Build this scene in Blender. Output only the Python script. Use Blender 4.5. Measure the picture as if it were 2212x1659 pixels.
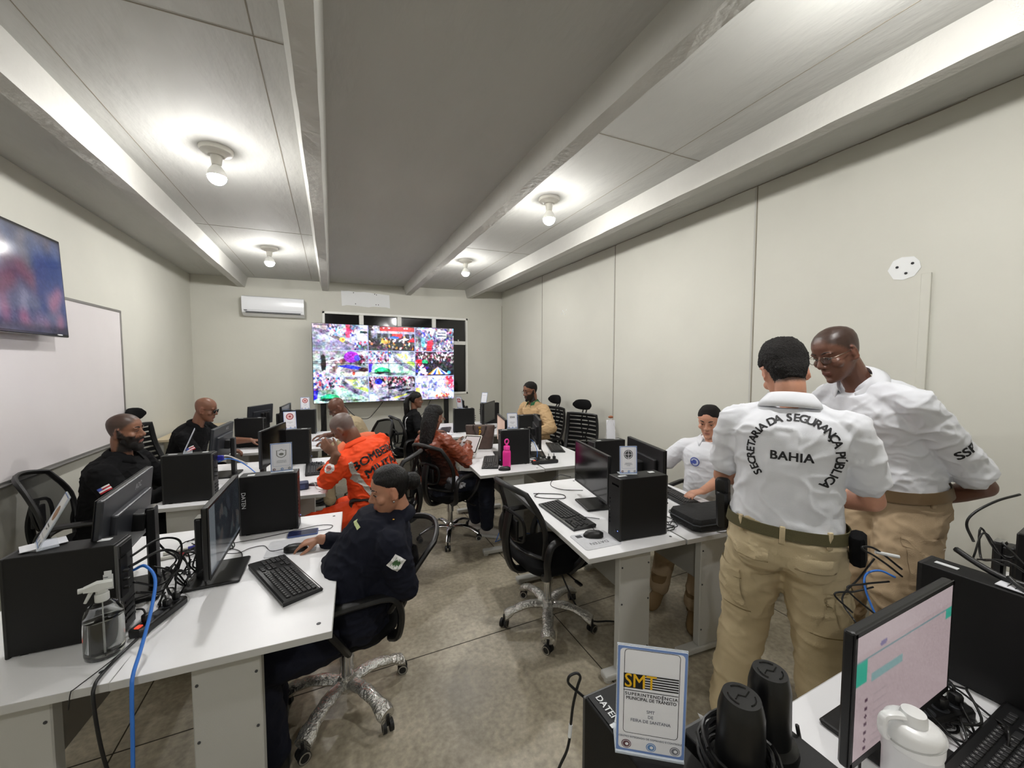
import bpy, bmesh, math, random
import numpy as np
from mathutils import Vector, Matrix, noise
from mathutils.bvhtree import BVHTree

for o in list(bpy.data.objects):
    bpy.data.objects.remove(o)
S = bpy.context.scene
COL = S.collection
PI = math.pi

# ------------------------------------------------------------------ camera, world, exposure
cam_d = bpy.data.cameras.new('camera')
cam_d.sensor_fit = 'HORIZONTAL'
cam_d.sensor_width = 36.0
cam_d.lens = 36.0 * 835.0 / 2212.0
cam_d.clip_start = 0.02
cam = bpy.data.objects.new('camera', cam_d)
COL.objects.link(cam)
YAW, PITCH, ROLL = 0.4359, 0.0529, 0.0013
_f = Vector((math.sin(YAW) * math.cos(PITCH), math.cos(YAW) * math.cos(PITCH), -math.sin(PITCH)))
_r = Vector((math.cos(YAW), -math.sin(YAW), 0))
_u = _r.cross(_f)
_r2 = _r * math.cos(ROLL) + _u * math.sin(ROLL)
_u2 = -_r * math.sin(ROLL) + _u * math.cos(ROLL)
cam.matrix_world = Matrix(((_r2.x, _u2.x, -_f.x, 0), (_r2.y, _u2.y, -_f.y, 0), (_r2.z, _u2.z, -_f.z, 1.70), (0, 0, 0, 1)))
S.camera = cam

world = bpy.data.worlds.new('night')
world.use_nodes = True
world.node_tree.nodes['Background'].inputs[0].default_value = (0.010, 0.013, 0.02, 1)
world.node_tree.nodes['Background'].inputs[1].default_value = 0.3
S.world = world
S.view_settings.view_transform = 'Standard'
EXPO = 2.32
S.view_settings.look = 'None'
S.view_settings.gamma = 1
S.view_settings.use_curve_mapping = False
S.view_settings.exposure = EXPO
S.cycles.use_denoising = True
S.cycles.use_adaptive_sampling = True
S.cycles.adaptive_threshold = 0.06
S.cycles.adaptive_min_samples = 16
S.cycles.max_bounces = 7
S.cycles.diffuse_bounces = 4
S.cycles.glossy_bounces = 4
S.cycles.transmission_bounces = 8
S.cycles.transparent_max_bounces = 12
S.cycles.sample_clamp_indirect = 8
BULB_STRENGTH = 150.0

# ------------------------------------------------------------------ materials
def lin(c):
    c = c / 255.0
    return c / 12.92 if c <= 0.04045 else ((c + 0.055) / 1.055) ** 2.4
def rgb(r, g, b):
    return (lin(r), lin(g), lin(b), 1)
MATS = {}
def mat(name, col, rough=0.6, metal=0.0, bump=0.0, bscale=60.0, var=0.0, vscale=3.0, spec=0.5, emit=0.0, trans=0.0, alpha=1.0, coat=0.0, sheen=0.0, stretch=None, sss=0.0):
    if name in MATS:
        return MATS[name]
    m = bpy.data.materials.new(name)
    m.use_nodes = True
    nt = m.node_tree
    b = nt.nodes['Principled BSDF']
    b.inputs['Base Color'].default_value = col
    b.inputs['Roughness'].default_value = rough
    b.inputs['Metallic'].default_value = metal
    b.inputs['Specular IOR Level'].default_value = spec
    b.inputs['Transmission Weight'].default_value = trans
    b.inputs['Alpha'].default_value = alpha
    b.inputs['Coat Weight'].default_value = coat
    b.inputs['Sheen Weight'].default_value = sheen
    if emit:
        b.inputs['Emission Color'].default_value = col
        b.inputs['Emission Strength'].default_value = emit
    if bump or var:
        tc = nt.nodes.new('ShaderNodeTexCoord')
        src = tc.outputs['Object']
        if stretch:
            mp = nt.nodes.new('ShaderNodeMapping')
            mp.inputs['Scale'].default_value = stretch
            nt.links.new(src, mp.inputs[0])
            src = mp.outputs[0]
    if bump:
        n = nt.nodes.new('ShaderNodeTexNoise')
        n.inputs['Scale'].default_value = bscale
        n.inputs['Detail'].default_value = 4
        nt.links.new(src, n.inputs['Vector'])
        bp = nt.nodes.new('ShaderNodeBump')
        bp.inputs['Strength'].default_value = bump
        bp.inputs['Distance'].default_value = 0.01
        nt.links.new(n.outputs['Fac'], bp.inputs['Height'])
        nt.links.new(bp.outputs[0], b.inputs['Normal'])
    if var:
        n2 = nt.nodes.new('ShaderNodeTexNoise')
        n2.inputs['Scale'].default_value = vscale
        n2.inputs['Detail'].default_value = 5
        nt.links.new(src, n2.inputs['Vector'])
        mr = nt.nodes.new('ShaderNodeMapRange')
        mr.inputs[1].default_value = 0.3
        mr.inputs[2].default_value = 0.7
        mr.inputs[3].default_value = 1 - var
        mr.inputs[4].default_value = 1 + var
        nt.links.new(n2.outputs['Fac'], mr.inputs[0])
        vm = nt.nodes.new('ShaderNodeVectorMath')
        vm.operation = 'SCALE'
        vm.inputs[0].default_value = col[:3]
        nt.links.new(mr.outputs[0], vm.inputs['Scale'])
        nt.links.new(vm.outputs[0], b.inputs['Base Color'])
    MATS[name] = m
    return m

M_wall = mat('wall_paint', rgb(206, 205, 195), 0.75, bump=0.12, bscale=14, var=0.035, vscale=1.3)
M_ceil = mat('ceiling_paint', rgb(184, 184, 179), 0.8, bump=1.0, bscale=9, var=0.05, vscale=2.5, stretch=(1.0, 0.35, 1.0))
M_beam = mat('beam_paint', rgb(190, 189, 183), 0.75, bump=0.35, bscale=22, var=0.04, vscale=4)
M_joint = mat('joint_grey', rgb(138, 130, 116), 0.9)  # grey brown colour of the joint and crack lines
M_white = mat('white_paint', rgb(228, 230, 230), 0.6, bump=0.1, bscale=40)
M_frame = mat('window_frame_paint', rgb(236, 236, 230), 0.45)
M_night = mat('night_glass', (0.004, 0.004, 0.005, 1), 0.08, spec=0.6)
M_desk = mat('white_laminate', rgb(236, 236, 238), 0.34, bump=0.03, bscale=220, var=0.015, vscale=7)
M_edge = mat('grey_edge_band', rgb(188, 188, 186), 0.5)
M_steel = mat('light_grey_steel', rgb(186, 186, 182), 0.5, bump=0.08, bscale=300)
M_panel = mat('grey_modesty_panel', rgb(150, 148, 142), 0.6)
M_black = mat('black_plastic', rgb(16, 16, 17), 0.42, bump=0.05, bscale=300)
M_case = mat('black_case_metal', rgb(8, 8, 9), 0.55, bump=0.06, bscale=400, spec=.35)
M_gloss = mat('black_gloss', rgb(12, 12, 13), 0.12)
M_grey = mat('dark_grey_plastic', rgb(62, 64, 68), 0.45)
M_bezel = mat('monitor_back_grey', rgb(46, 48, 53), 0.38)
M_key = mat('key_black', rgb(34, 34, 35), 0.5)
M_keyleg = mat('key_print', rgb(150, 150, 150), 0.5)
M_silver = mat('silver_trim', rgb(190, 190, 190), 0.25, metal=1)
M_chrome = mat('chrome', rgb(205, 205, 205), 0.14, metal=1)
M_wrapped = mat('film_wrapped_chrome', rgb(196, 194, 188), 0.24, metal=0.8, bump=1.0, bscale=70, coat=0.6)
M_film = mat('clear_film', (0.9, 0.9, 0.9, 1), 0.12, alpha=0.16, bump=0.8, bscale=60)
M_fabric = mat('black_seat_fabric', rgb(12, 12, 13), 0.9, bump=0.3, bscale=500, spec=.2)
M_mesh = mat('black_mesh_fabric', rgb(12, 12, 13), 0.8, spec=.2, alpha=0.80, bump=0.2, bscale=600)
M_rubber = mat('caster_rubber', rgb(22, 22, 22), 0.6)
M_cable = mat('black_cable', rgb(16, 16, 17), 0.4)
M_bluecable = mat('blue_network_cable', rgb(52, 118, 210), 0.45)
M_whitecable = mat('white_cable', rgb(215, 214, 210), 0.45)
M_label = mat('white_label', rgb(215, 217, 218), 0.5)
M_paper = mat('white_paper', rgb(228, 229, 235), 0.6)
M_ink = mat('black_ink', rgb(20, 20, 24), 0.6)
M_inkgrey = mat('grey_ink', rgb(108, 112, 124), 0.6)
M_inkblue = mat('blue_ink', rgb(84, 108, 165), 0.6)
M_yellow = mat('yellow_ink', rgb(226, 178, 28), 0.5)
M_red = mat('red_plastic', rgb(178, 22, 38), 0.45)
M_bluepl = mat('blue_plastic', rgb(38, 42, 158), 0.45)
M_acrylic = mat('clear_acrylic', (0.85, 0.92, 1.0, 1), 0.06, alpha=0.30)
M_bulb = mat('lit_bulb_glass', (1.0, 0.985, 0.965, 1), 0.3, emit=BULB_STRENGTH)
M_ceramic = mat('white_ceramic', rgb(214, 212, 204), 0.35)
M_pinkb = mat('pink_bottle', rgb(236, 42, 150), 0.5, bump=0.1, bscale=200)
M_tan_leather = mat('brown_bag_leather', rgb(78, 62, 56), 0.5, bump=0.2, bscale=80, var=0.15, vscale=20)
M_gold = mat('gold_metal', rgb(212, 168, 84), 0.25, metal=1)
M_red_led = mat('red_led', (0.8, 0.08, 0.04, 1), 0.4, emit=0.12)
M_blue_led = mat('blue_led', (0.2, 0.3, 1.0, 1), 0.4, emit=0.4)

# ------------------------------------------------------------------ object helpers
def setp(o, label=None, cat=None, group=None, kind=None):
    if label: o['label'] = label
    if cat: o['category'] = cat
    if group: o['group'] = group
    if kind: o['kind'] = kind
    return o
def thing(name, label, cat, loc=(0, 0, 0), rz=0.0, group=None, kind=None):
    o = bpy.data.objects.new(name, None)
    COL.objects.link(o)
    o.location = loc
    o.rotation_euler = (0, 0, rz)
    o.empty_display_size = 0.05
    return setp(o, label, cat, group, kind)

def frame_of(d, hint=(0, 0, 1)):
    d = Vector(d).normalized()
    h = Vector(hint)
    if abs(d.dot(h.normalized())) > 0.98:
        h = Vector((0, 1, 0)) if abs(d.y) < 0.9 else Vector((1, 0, 0))
    x = h.cross(d).normalized()
    y = d.cross(x).normalized()
    return x, y, d

class MB:
    """collects shapes into one mesh"""
    def __init__(s):
        s.v = []; s.f = []; s.m = []
        s.mi = 0
        s.T = None
    def add(s, vs, fs):
        n = len(s.v)
        if s.T is not None:
            vs = [s.T @ Vector(v) for v in vs]
        s.v += [tuple(v) for v in vs]
        s.f += [tuple(i + n for i in f) for f in fs]
        s.m += [s.mi] * len(fs)
        return s
    def box(s, c, d, b=0.0, rz=0.0, R=None):
        x, y, z = d[0] / 2, d[1] / 2, d[2] / 2
        if b > 0:
            b = min(b, x * .45, y * .45, z * .9)
            vs = []
            for (ex, ey, zz) in ((x - b, y - b, -z), (x - b * .3, y - b * .3, -z + b * .3), (x, y, -z + b), (x, y, z - b), (x - b * .3, y - b * .3, z - b * .3), (x - b, y - b, z)):
                vs += [(ex - b, -ey, zz), (ex, -ey + b, zz), (ex, ey - b, zz), (ex - b, ey, zz), (-ex + b, ey, zz), (-ex, ey - b, zz), (-ex, -ey + b, zz), (-ex + b, -ey, zz)]
            fs = []
            for r in range(5):
                for i in range(8):
                    j = (i + 1) % 8
                    fs.append((r * 8 + i, r * 8 + j, r * 8 + 8 + j, r * 8 + 8 + i))
            fs.append(tuple(range(7, -1, -1)))
            fs.append(tuple(range(40, 48)))
        else:
            vs = [(-x, -y, -z), (x, -y, -z), (x, y, -z), (-x, y, -z), (-x, -y, z), (x, -y, z), (x, y, z), (-x, y, z)]
            fs = [(3, 2, 1, 0), (4, 5, 6, 7), (0, 1, 5, 4), (1, 2, 6, 5), (2, 3, 7, 6), (3, 0, 4, 7)]
        if R is None and rz:
            R = Matrix.Rotation(rz, 3, 'Z')
        C = Vector(c)
        vs = [(R @ Vector(v) if R is not None else Vector(v)) + C for v in vs]
        return s.add(vs, fs)
    def loft(s, rings, caps=True):
        """rings: list of lists of points, same count"""
        n = len(rings[0]); vs = []; fs = []
        for r in rings: vs += list(r)
        for k in range(len(rings) - 1):
            for i in range(n):
                j = (i + 1) % n
                fs.append((k * n + i, k * n + j, (k + 1) * n + j, (k + 1) * n + i))
        if caps:
            fs.append(tuple(range(n - 1, -1, -1)))
            fs.append(tuple(range((len(rings) - 1) * n, len(rings) * n)))
        return s.add(vs, fs)
    def ell(s, c, r, n=12, R=None):
        C = Vector(c); rings = []
        m = max(4, n // 2)
        for k in range(m + 1):
            t = -PI / 2 + PI * k / m
            t = max(-PI / 2 + 0.08, min(PI / 2 - 0.08, t))
            ring = []
            for i in range(n):
                a = 2 * PI * i / n
                p = Vector((r[0] * math.cos(t) * math.cos(a), r[1] * math.cos(t) * math.sin(a), r[2] * math.sin(t)))
                ring.append((R @ p if R is not None else p) + C)
            rings.append(ring)
        return s.loft(rings)
    def sph(s, c, r, n=12):
        return s.ell(c, (r, r, r), n)
    def cyl(s, p0, p1, r0, r1=None, n=16):
        r1 = r0 if r1 is None else r1
        p0, p1 = Vector(p0), Vector(p1)
        x, y, d = frame_of(p1 - p0)
        R0 = [p0 + x * r0 * math.cos(2 * PI * i / n) + y * r0 * math.sin(2 * PI * i / n) for i in range(n)]
        R1 = [p1 + x * r1 * math.cos(2 * PI * i / n) + y * r1 * math.sin(2 * PI * i / n) for i in range(n)]
        return s.loft([R0, R1])
    def lathe(s, prof, c=(0, 0, 0), n=24):
        """prof: (r, z) bottom to top"""
        C = Vector(c); rings = []
        for r, z in prof:
            r = max(r, 0.0004)
            rings.append([C + Vector((r * math.cos(2 * PI * i / n), r * math.sin(2 * PI * i / n), z)) for i in range(n)])
        return s.loft(rings)
    def tube(s, pts, r, n=8, closed=False, flat=1.0, hint=(0, 0, 1), smooth=0):
        pts = [Vector(p) for p in pts]
        if smooth:
            pts = catmull(pts, smooth, closed)
        N = len(pts)
        rs = r if isinstance(r, (list, tuple)) else [r] * N
        if len(rs) != N:
            rs = [rs[0] + (rs[-1] - rs[0]) * i / (N - 1) for i in range(N)]
        rings = []
        px = None
        for k in range(N):
            if closed:
                d = pts[(k + 1) % N] - pts[k - 1]
            else:
                d = pts[min(k + 1, N - 1)] - pts[max(k - 1, 0)]
            d.normalize()
            if px is None:
                x, y, _ = frame_of(d, hint)
            else:
                x = (px - d * px.dot(d)).normalized()
                y = d.cross(x).normalized()
            px = x
            rings.append([pts[k] + x * rs[k] * math.cos(2 * PI * i / n) + y * rs[k] * flat * math.sin(2 * PI * i / n) for i in range(n)])
        if closed:
            rings.append(rings[0])
            return s.loft(rings, caps=False)
        return s.loft(rings)
    def prism(s, poly, z0, z1, M=None):
        """poly in xy, extruded in z, then M"""
        n = len(poly)
        vs = [Vector((p[0], p[1], z0)) for p in poly] + [Vector((p[0], p[1], z1)) for p in poly]
        if M is not None: vs = [M @ v for v in vs]
        fs = [tuple(range(n - 1, -1, -1)), tuple(range(n, 2 * n))]
        for i in range(n):
            j = (i + 1) % n
            fs.append((i, j, n + j, n + i))
        return s.add(vs, fs)
    def quad(s, a, b, c, d):
        return s.add([a, b, c, d], [(0, 1, 2, 3)])
    def mesh(s, name, mats):
        me = bpy.data.meshes.new(name)
        me.from_pydata(s.v, [], s.f)
        for m in (mats if isinstance(mats, (list, tuple)) else [mats]):
            me.materials.append(m)
        if any(s.m):
            me.polygons.foreach_set('material_index', s.m)
        return me
    def build(s, name, mats, parent=None, smooth=False, label=None, ang=40, weld=False):
        me = s.mesh(name, mats)
        if smooth:
            me.polygons.foreach_set('use_smooth', [True] * len(me.polygons))
            if ang < 180:
                try: me.set_sharp_from_angle(angle=math.radians(ang))
                except Exception: pass
        me.update()
        o = bpy.data.objects.new(name, me)
        COL.objects.link(o)
        if parent is not None: o.parent = parent
        if label: o['label'] = label
        return o

def catmull(pts, k=4, closed=False):
    pts = [Vector(p) for p in pts]
    n = len(pts); out = []
    rng = range(n) if closed else range(n - 1)
    for i in rng:
        if closed:
            a, b, c, d = pts[i - 1], pts[i], pts[(i + 1) % n], pts[(i + 2) % n]
        else:
            a = pts[i - 1] if i > 0 else pts[0] * 2 - pts[1]
            b, c = pts[i], pts[i + 1]
            d = pts[i + 2] if i + 2 < n else pts[-1] * 2 - pts[-2]
        for j in range(k):
            t = j / k
            out.append(0.5 * ((2 * b) + (c - a) * t + (2 * a - 5 * b + 4 * c - d) * t * t + (3 * b - a - 3 * c + d) * t ** 3))
    if not closed: out.append(pts[-1])
    return out

def cable(name, label, pts, r=0.003, m=None, cat='cable', parent=None, k=6, group=None):
    o = MB().tube(pts, r, n=6, smooth=k).build(name, m or M_cable, parent, smooth=True, ang=180)
    if parent is None: setp(o, label, cat, group)
    return o

_fonts = {}
def text_mesh(s, size, bold=0.0, align='CENTER', spacing=1.0):
    cu = bpy.data.curves.new('txt', 'FONT')
    cu.body = s; cu.size = size; cu.align_x = align; cu.align_y = 'CENTER'
    cu.space_character = spacing
    cu.resolution_u = 3
    o = bpy.data.objects.new('txt', cu)
    COL.objects.link(o)
    bpy.context.view_layer.update()
    dg = bpy.context.evaluated_depsgraph_get()
    me = bpy.data.meshes.new_from_object(o.evaluated_get(dg))
    bpy.data.objects.remove(o)
    bpy.data.curves.remove(cu)
    v0 = [v.co.copy() for v in me.vertices]; f0 = [tuple(p.vertices) for p in me.polygons]
    vs, fs = list(v0), list(f0)
    if bold:
        vs, fs = [], []
        for dx, dy in ((-1, -.7), (1, -.7), (-1, .7), (1, .7), (0, 0)):
            k0 = len(vs); vs += [v + Vector((dx * bold * size * .9, dy * bold * size * .9, .00006 * (k0 / max(1, len(v0))))) for v in v0]; fs += [tuple(i + k0 for i in f) for f in f0]
    bpy.data.meshes.remove(me)
    return vs, fs
def text_into(mb, s, size, M, bold=0.0, align='CENTER', spacing=1.0, sx=1.0):
    vs, fs = text_mesh(s, size, bold, align, spacing)
    mb.add([M @ Vector((v.x * sx, v.y, v.z)) for v in vs], fs)

def disc_poly(cx, cy, r, n=24, ry=None):
    ry = ry or r
    return [(cx + r * math.cos(2 * PI * i / n), cy + ry * math.sin(2 * PI * i / n)) for i in range(n)]
def rrect(w, h, r, n=5, cx=0, cy=0):
    out = []
    for (sx, sy, a0) in ((1, 1, 0), (-1, 1, PI / 2), (-1, -1, PI), (1, -1, 3 * PI / 2)):
        for i in range(n + 1):
            a = a0 + PI / 2 * i / n
            out.append((cx + sx * (w / 2 - r) + r * math.cos(a), cy + sy * (h / 2 - r) + r * math.sin(a)))
    return out
def ring_poly(mb, outer, inner, z, M):
    n = len(outer)
    vs = [M @ Vector((p[0], p[1], z)) for p in outer] + [M @ Vector((p[0], p[1], z)) for p in inner]
    mb.add(vs, [(i, (i + 1) % n, n + (i + 1) % n, n + i) for i in range(n)])
def flat_poly(mb, poly, z, M):
    mb.add([M @ Vector((p[0], p[1], z)) for p in poly], [tuple(range(len(poly)))])

def copy_tree(o, parent=None):
    c = o.copy()
    COL.objects.link(c)
    if parent is not None: c.parent = parent
    for ch in list(o.children): copy_tree(ch, c)
    return c
# ------------------------------------------------------------------ room
XL, XR, YB, YF = -1.905, 3.19, 7.35, -2.6
def zc(x): return 3.05 + (x + 1.2) * 0.024
def struct(name, mb, m, label=None, smooth=False):
    o = mb.build(name, m, None, smooth)
    return setp(o, label, None, None, 'structure')

# floor: polished concrete with saw joints
mf = bpy.data.materials.new('polished_concrete'); mf.use_nodes = True
nt = mf.node_tree; b = nt.nodes['Principled BSDF']
tc = nt.nodes.new('ShaderNodeTexCoord')
n1 = nt.nodes.new('ShaderNodeTexNoise'); n1.inputs['Scale'].default_value = 1.6; n1.inputs['Detail'].default_value = 8; n1.inputs['Roughness'].default_value = 0.65
n2 = nt.nodes.new('ShaderNodeTexNoise'); n2.inputs['Scale'].default_value = 38; n2.inputs['Detail'].default_value = 6
nt.links.new(tc.outputs['Object'], n1.inputs['Vector']); nt.links.new(tc.outputs['Object'], n2.inputs['Vector'])
cr = nt.nodes.new('ShaderNodeValToRGB')
cr.color_ramp.elements[0].position = 0.30; cr.color_ramp.elements[0].color = rgb(126, 117, 98)
cr.color_ramp.elements[1].position = 0.72; cr.color_ramp.elements[1].color = rgb(192, 183, 163)
nt.links.new(n1.outputs['Fac'], cr.inputs['Fac'])
mx = nt.nodes.new('ShaderNodeMix'); mx.data_type = 'RGBA'; mx.blend_type = 'OVERLAY'; mx.inputs[0].default_value = 0.55
nt.links.new(cr.outputs[0], mx.inputs[6]); nt.links.new(n2.outputs['Fac'], mx.inputs[7])
nt.links.new(mx.outputs[2], b.inputs['Base Color'])
mr = nt.nodes.new('ShaderNodeMapRange'); mr.inputs[3].default_value = 0.24; mr.inputs[4].default_value = 0.52
nt.links.new(n1.outputs['Fac'], mr.inputs[0]); nt.links.new(mr.outputs[0], b.inputs['Roughness'])
bp = nt.nodes.new('ShaderNodeBump'); bp.inputs['Strength'].default_value = 0.08; bp.inputs['Distance'].default_value = 0.01
nt.links.new(n2.outputs['Fac'], bp.inputs['Height']); nt.links.new(bp.outputs[0], b.inputs['Normal'])
fl = MB().box(((XL + XR) / 2, (YB + YF) / 2, -0.05), (XR - XL + .3, YB - YF + .3, 0.1))
fl.mi = 1
for y in (-0.1, 2.18, 4.4, 6.6):
    fl.box(((XL + XR) / 2, y, 0.0003), (XR - XL, 0.006, 0.0006))
for x in (-0.9, 1.33, 2.75):
    fl.box((x, (YB + YF) / 2, 0.0003), (0.006, YB - YF, 0.0006))
struct('floor', fl, [mf, mat('floor_joint', rgb(58, 52, 42), 0.9)], 'polished grey brown concrete floor with saw joints')

# ceiling slab following the slightly rising underside
c = MB()
c.add([(XL - .1, YF, zc(XL - .1)), (XR + .1, YF, zc(XR + .1)), (XR + .1, YB + .1, zc(XR + .1)), (XL - .1, YB + .1, zc(XL - .1)),
       (XL - .1, YF, 3.4), (XR + .1, YF, 3.4), (XR + .1, YB + .1, 3.4), (XL - .1, YB + .1, 3.4)],
      [(0, 3, 2, 1), (4, 5, 6, 7), (0, 1, 5, 4), (1, 2, 6, 5), (2, 3, 7, 6), (3, 0, 4, 7)])
c.mi = 1
for x in (-1.06, -0.27, 1.93 - .35 + .55):   # board joints seen as fine cracks
    c.box((x, 2.4, zc(x) - 0.0006), (0.004, 9.6, 0.002))
for (x0, x1, y) in ((-1.18, -0.16, 2.0), (-1.18, -0.16, 4.75), (1.4, 2.4, 2.0), (1.4, 2.4, 4.6)):
    c.box(((x0 + x1) / 2, y, zc((x0 + x1) / 2) - 0.0008), (x1 - x0, 0.004, 0.002), R=Matrix.Rotation(-0.024, 3, 'Y'))
struct('ceiling', c, [M_ceil, M_joint], 'rough painted concrete ceiling slab')
for i, (x0, x1, xt0, xt1) in enumerate(((-1.30, -1.21, -1.33, -1.17), (-0.12, -0.03, -0.16, 0.0), (1.26, 1.35, 1.22, 1.40), (2.44, 2.53, 2.40, 2.57))):
    zb = zc((x0 + x1) / 2) - 0.155
    n = 60; rings = []
    rnd = random.Random(i)
    for k in range(n + 1):
        y = YF + (YB - YF) * k / n
        j = lambda: rnd.uniform(-1, 1) * 0.0022
        rings.append([(x0 + j(), y, zb + j()), (x1 + j(), y, zb + j()), (xt1, y, zc(xt1) + .01), (xt0, y, zc(xt0) + .01)])
    o = MB().loft(rings).build('beam', M_beam, None)
    setp(o, ('painted concrete ceiling beam nearest the left wall', 'painted concrete ceiling beam left of the dark central bay', 'painted concrete ceiling beam right of the dark central bay', 'painted concrete ceiling beam nearest the right wall')[i], None, None, 'structure')

# walls; the back one has the window opening
WX0, WX1, WZ0, WZ1 = -0.13, 2.45, 1.10, 2.585
w = MB()
T = 0.16
w.box(((XL - .1 + WX0) / 2, YB + T / 2, 1.6), (WX0 - XL + .1, T, 3.2))
w.box(((XR + .1 + WX1) / 2, YB + T / 2, 1.6), (XR + .1 - WX1, T, 3.2))
w.box(((WX0 + WX1) / 2, YB + T / 2, WZ0 / 2), (WX1 - WX0, T, WZ0))
w.box(((WX0 + WX1) / 2, YB + T / 2, (3.2 + WZ1) / 2), (WX1 - WX0, T, 3.2 - WZ1))
struct('wall_back', w, M_wall, 'cream painted back wall')
struct('wall_left', MB().box((XL - .05, (YB + YF) / 2, 1.6), (0.1, YB - YF, 3.2)), M_wall, 'cream painted left wall')
w = MB().box((XR + .05, (YB + YF) / 2, 1.6), (0.1, YB - YF, 3.2))
struct('wall_right', w, M_wall, 'cream painted right wall of large panels')
struct('wall_front', MB().box(((XL + XR) / 2, YF - .05, 1.6), (XR - XL + .2, 0.1, 3.2)), M_wall, 'cream wall behind the viewer')
for i, y in enumerate((5.66, 3.84, 2.09)):
    q = MB(); q.box((XR - 0.0015, y, 1.58), (0.003, 0.005 if i < 2 else 0.007, 3.15))
    q.mi = 1; q.box((XR - 0.001, y + 0.016, 1.58), (0.002, 0.012, 3.15))
    struct('trim_%d' % (i + 1), q, [M_joint, M_beam], 'thin vertical panel joint on the right wall')
q = MB(); q.box((XR - 0.006, 1.06, 1.12), (0.012, 0.045, 2.23), 0.003)
struct('trim_4', q, M_wall, 'narrow vertical cover strip on the right wall')
q = MB(); q.box((XR - .002, YB - .012, 1.5), (0.004, 0.008, 2.75))
struct('trim_5', q, M_joint, 'dark crack down the back right corner')
q = MB()
for k in range(40):
    y = -2.3 + k * 0.24
    q.box((XR - 0.002, y, zc(XR) - 0.004 + 0.003 * math.sin(k * 2.1)), (0.004, 0.241, 0.005))
struct('trim_6', q, M_joint, 'dark crack between right wall and ceiling')
q = MB(); q.box(((XL + XR) / 2, YB - .012, 0.055), (XR - XL, 0.024, 0.11), 0.006)
struct('baseboard_back', q, mat('baseboard_paint', rgb(190, 186, 170), 0.6), 'painted cement baseboard of the back wall')
q = MB(); q.box((XR - .012, (YB + YF) / 2, 0.055), (0.024, YB - YF, 0.11), 0.006)
struct('baseboard_right', q, mat('baseboard_paint', rgb(190, 186, 170), 0.6), 'painted cement baseboard of the right wall')

# window with dark night panes
win = thing('window_1', 'white steel framed window showing the dark night outside', None, (0, 0, 0), kind='structure')
f = MB()
yy = YB + 0.012
for z in (WZ0 + .02, WZ1 - .02): f.box(((WX0 + WX1) / 2, yy, z), (WX1 - WX0, .06, .04), .006)
for x in (WX0 + .02, WX1 - .02): f.box((x, yy, (WZ0 + WZ1) / 2), (.04, .06, WZ1 - WZ0), .006)
for x in (0.49, 1.14, 1.78): f.box((x, yy, (WZ0 + WZ1) / 2), (.075, .055, WZ1 - WZ0 - .08), .006)
f.box(((WX0 + WX1) / 2, yy, 2.10), (WX1 - WX0 - .08, .055, .07), .006)
f.box((2.25, yy - .04, 2.14), (.02, .02, .05), .004)
f.build('window_frame', M_frame, win)
for (xa, xb) in ((WX0 + .03, .46), (.52, 1.11), (1.17, 1.75), (1.81, WX1 - .03)):
    for (za, zb) in ((WZ0 + .03, 2.07), (2.13, WZ1 - .03)):
        MB().box(((xa + xb) / 2, YB + .045, (za + zb) / 2), (xb - xa, .006, zb - za)).build('pane', M_night, win)
struct('trim_7', MB().box(((WX0 + WX1) / 2, YB + .13, (WZ0 + WZ1) / 2), (WX1 - WX0, .02, WZ1 - WZ0)), mat('night_dark', (0.003, 0.003, 0.004, 1), 1.0), 'black sheet standing for the night behind the window')  # black backing sheet stands in for the darkness outside

# torn white patch above the window, screw holes
rnd = random.Random(4)
poly = []
for i in range(14): poly.append((0.17 + .8 * i / 13, 2.965 - .002 * i + rnd.uniform(-.012, .004)))
for i in range(12): poly.append((0.98 - .8 * i / 11, 2.70 + rnd.uniform(-.012, .012)))
q = MB(); Mw = Matrix(((1, 0, 0, 0), (0, 0, -1, YB - 0.002), (0, 1, 0, 0), (0, 0, 0, 1)))
q.prism(poly, -0.001, 0.001, Mw)
q.mi = 1
for (x, z) in ((.37, 2.93), (.72, 2.93), (.75, 2.92), (.40, 2.74), (.74, 2.745), (.78, 2.745)):
    q.prism(disc_poly(x, z, .008, 8), 0.001, 0.003, Mw)
setp(q.build('wall_patch', [M_white, M_ink]), 'torn white paper patch with screw holes on the wall above the window', 'wall patch')
# white patch with three anchors on the right wall
poly = [(-.075, .0), (-.05, .055), (-.01, .07), (.045, .062), (.07, .03), (.078, -.01), (.05, -.055), (.0, -.07), (-.045, -.058), (-.06, -.03)]
Mr = Matrix(((0, 0, -1, XR - .002), (-1, 0, 0, 1.165), (0, 1, 0, 2.285), (0, 0, 0, 1)))
q = MB(); q.prism(poly, -0.001, 0.001, Mr); q.mi = 1
for (x, z) in ((-.03, .012), (.04, .022), (.012, -.032)): q.prism(disc_poly(x, z, .0075, 10), 0.001, 0.004, Mr)
setp(q.build('wall_patch', [M_white, M_ink]), 'small white filler patch with three black anchors on the right wall', 'wall patch')
q = MB()
for (y, z) in ((5.0, 2.48), (4.97, 2.44), (5.06, 2.46), (5.03, 2.50), (4.93, 2.50)): q.prism(disc_poly(0, 0, .009, 8), 0, .003, Matrix(((0, 0, -1, XR), (-1, 0, 0, y), (0, 1, 0, z), (0, 0, 0, 1))))
setp(q.build('screw_holes', M_white), 'filled screw holes high on the right wall', 'screw holes')

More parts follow.
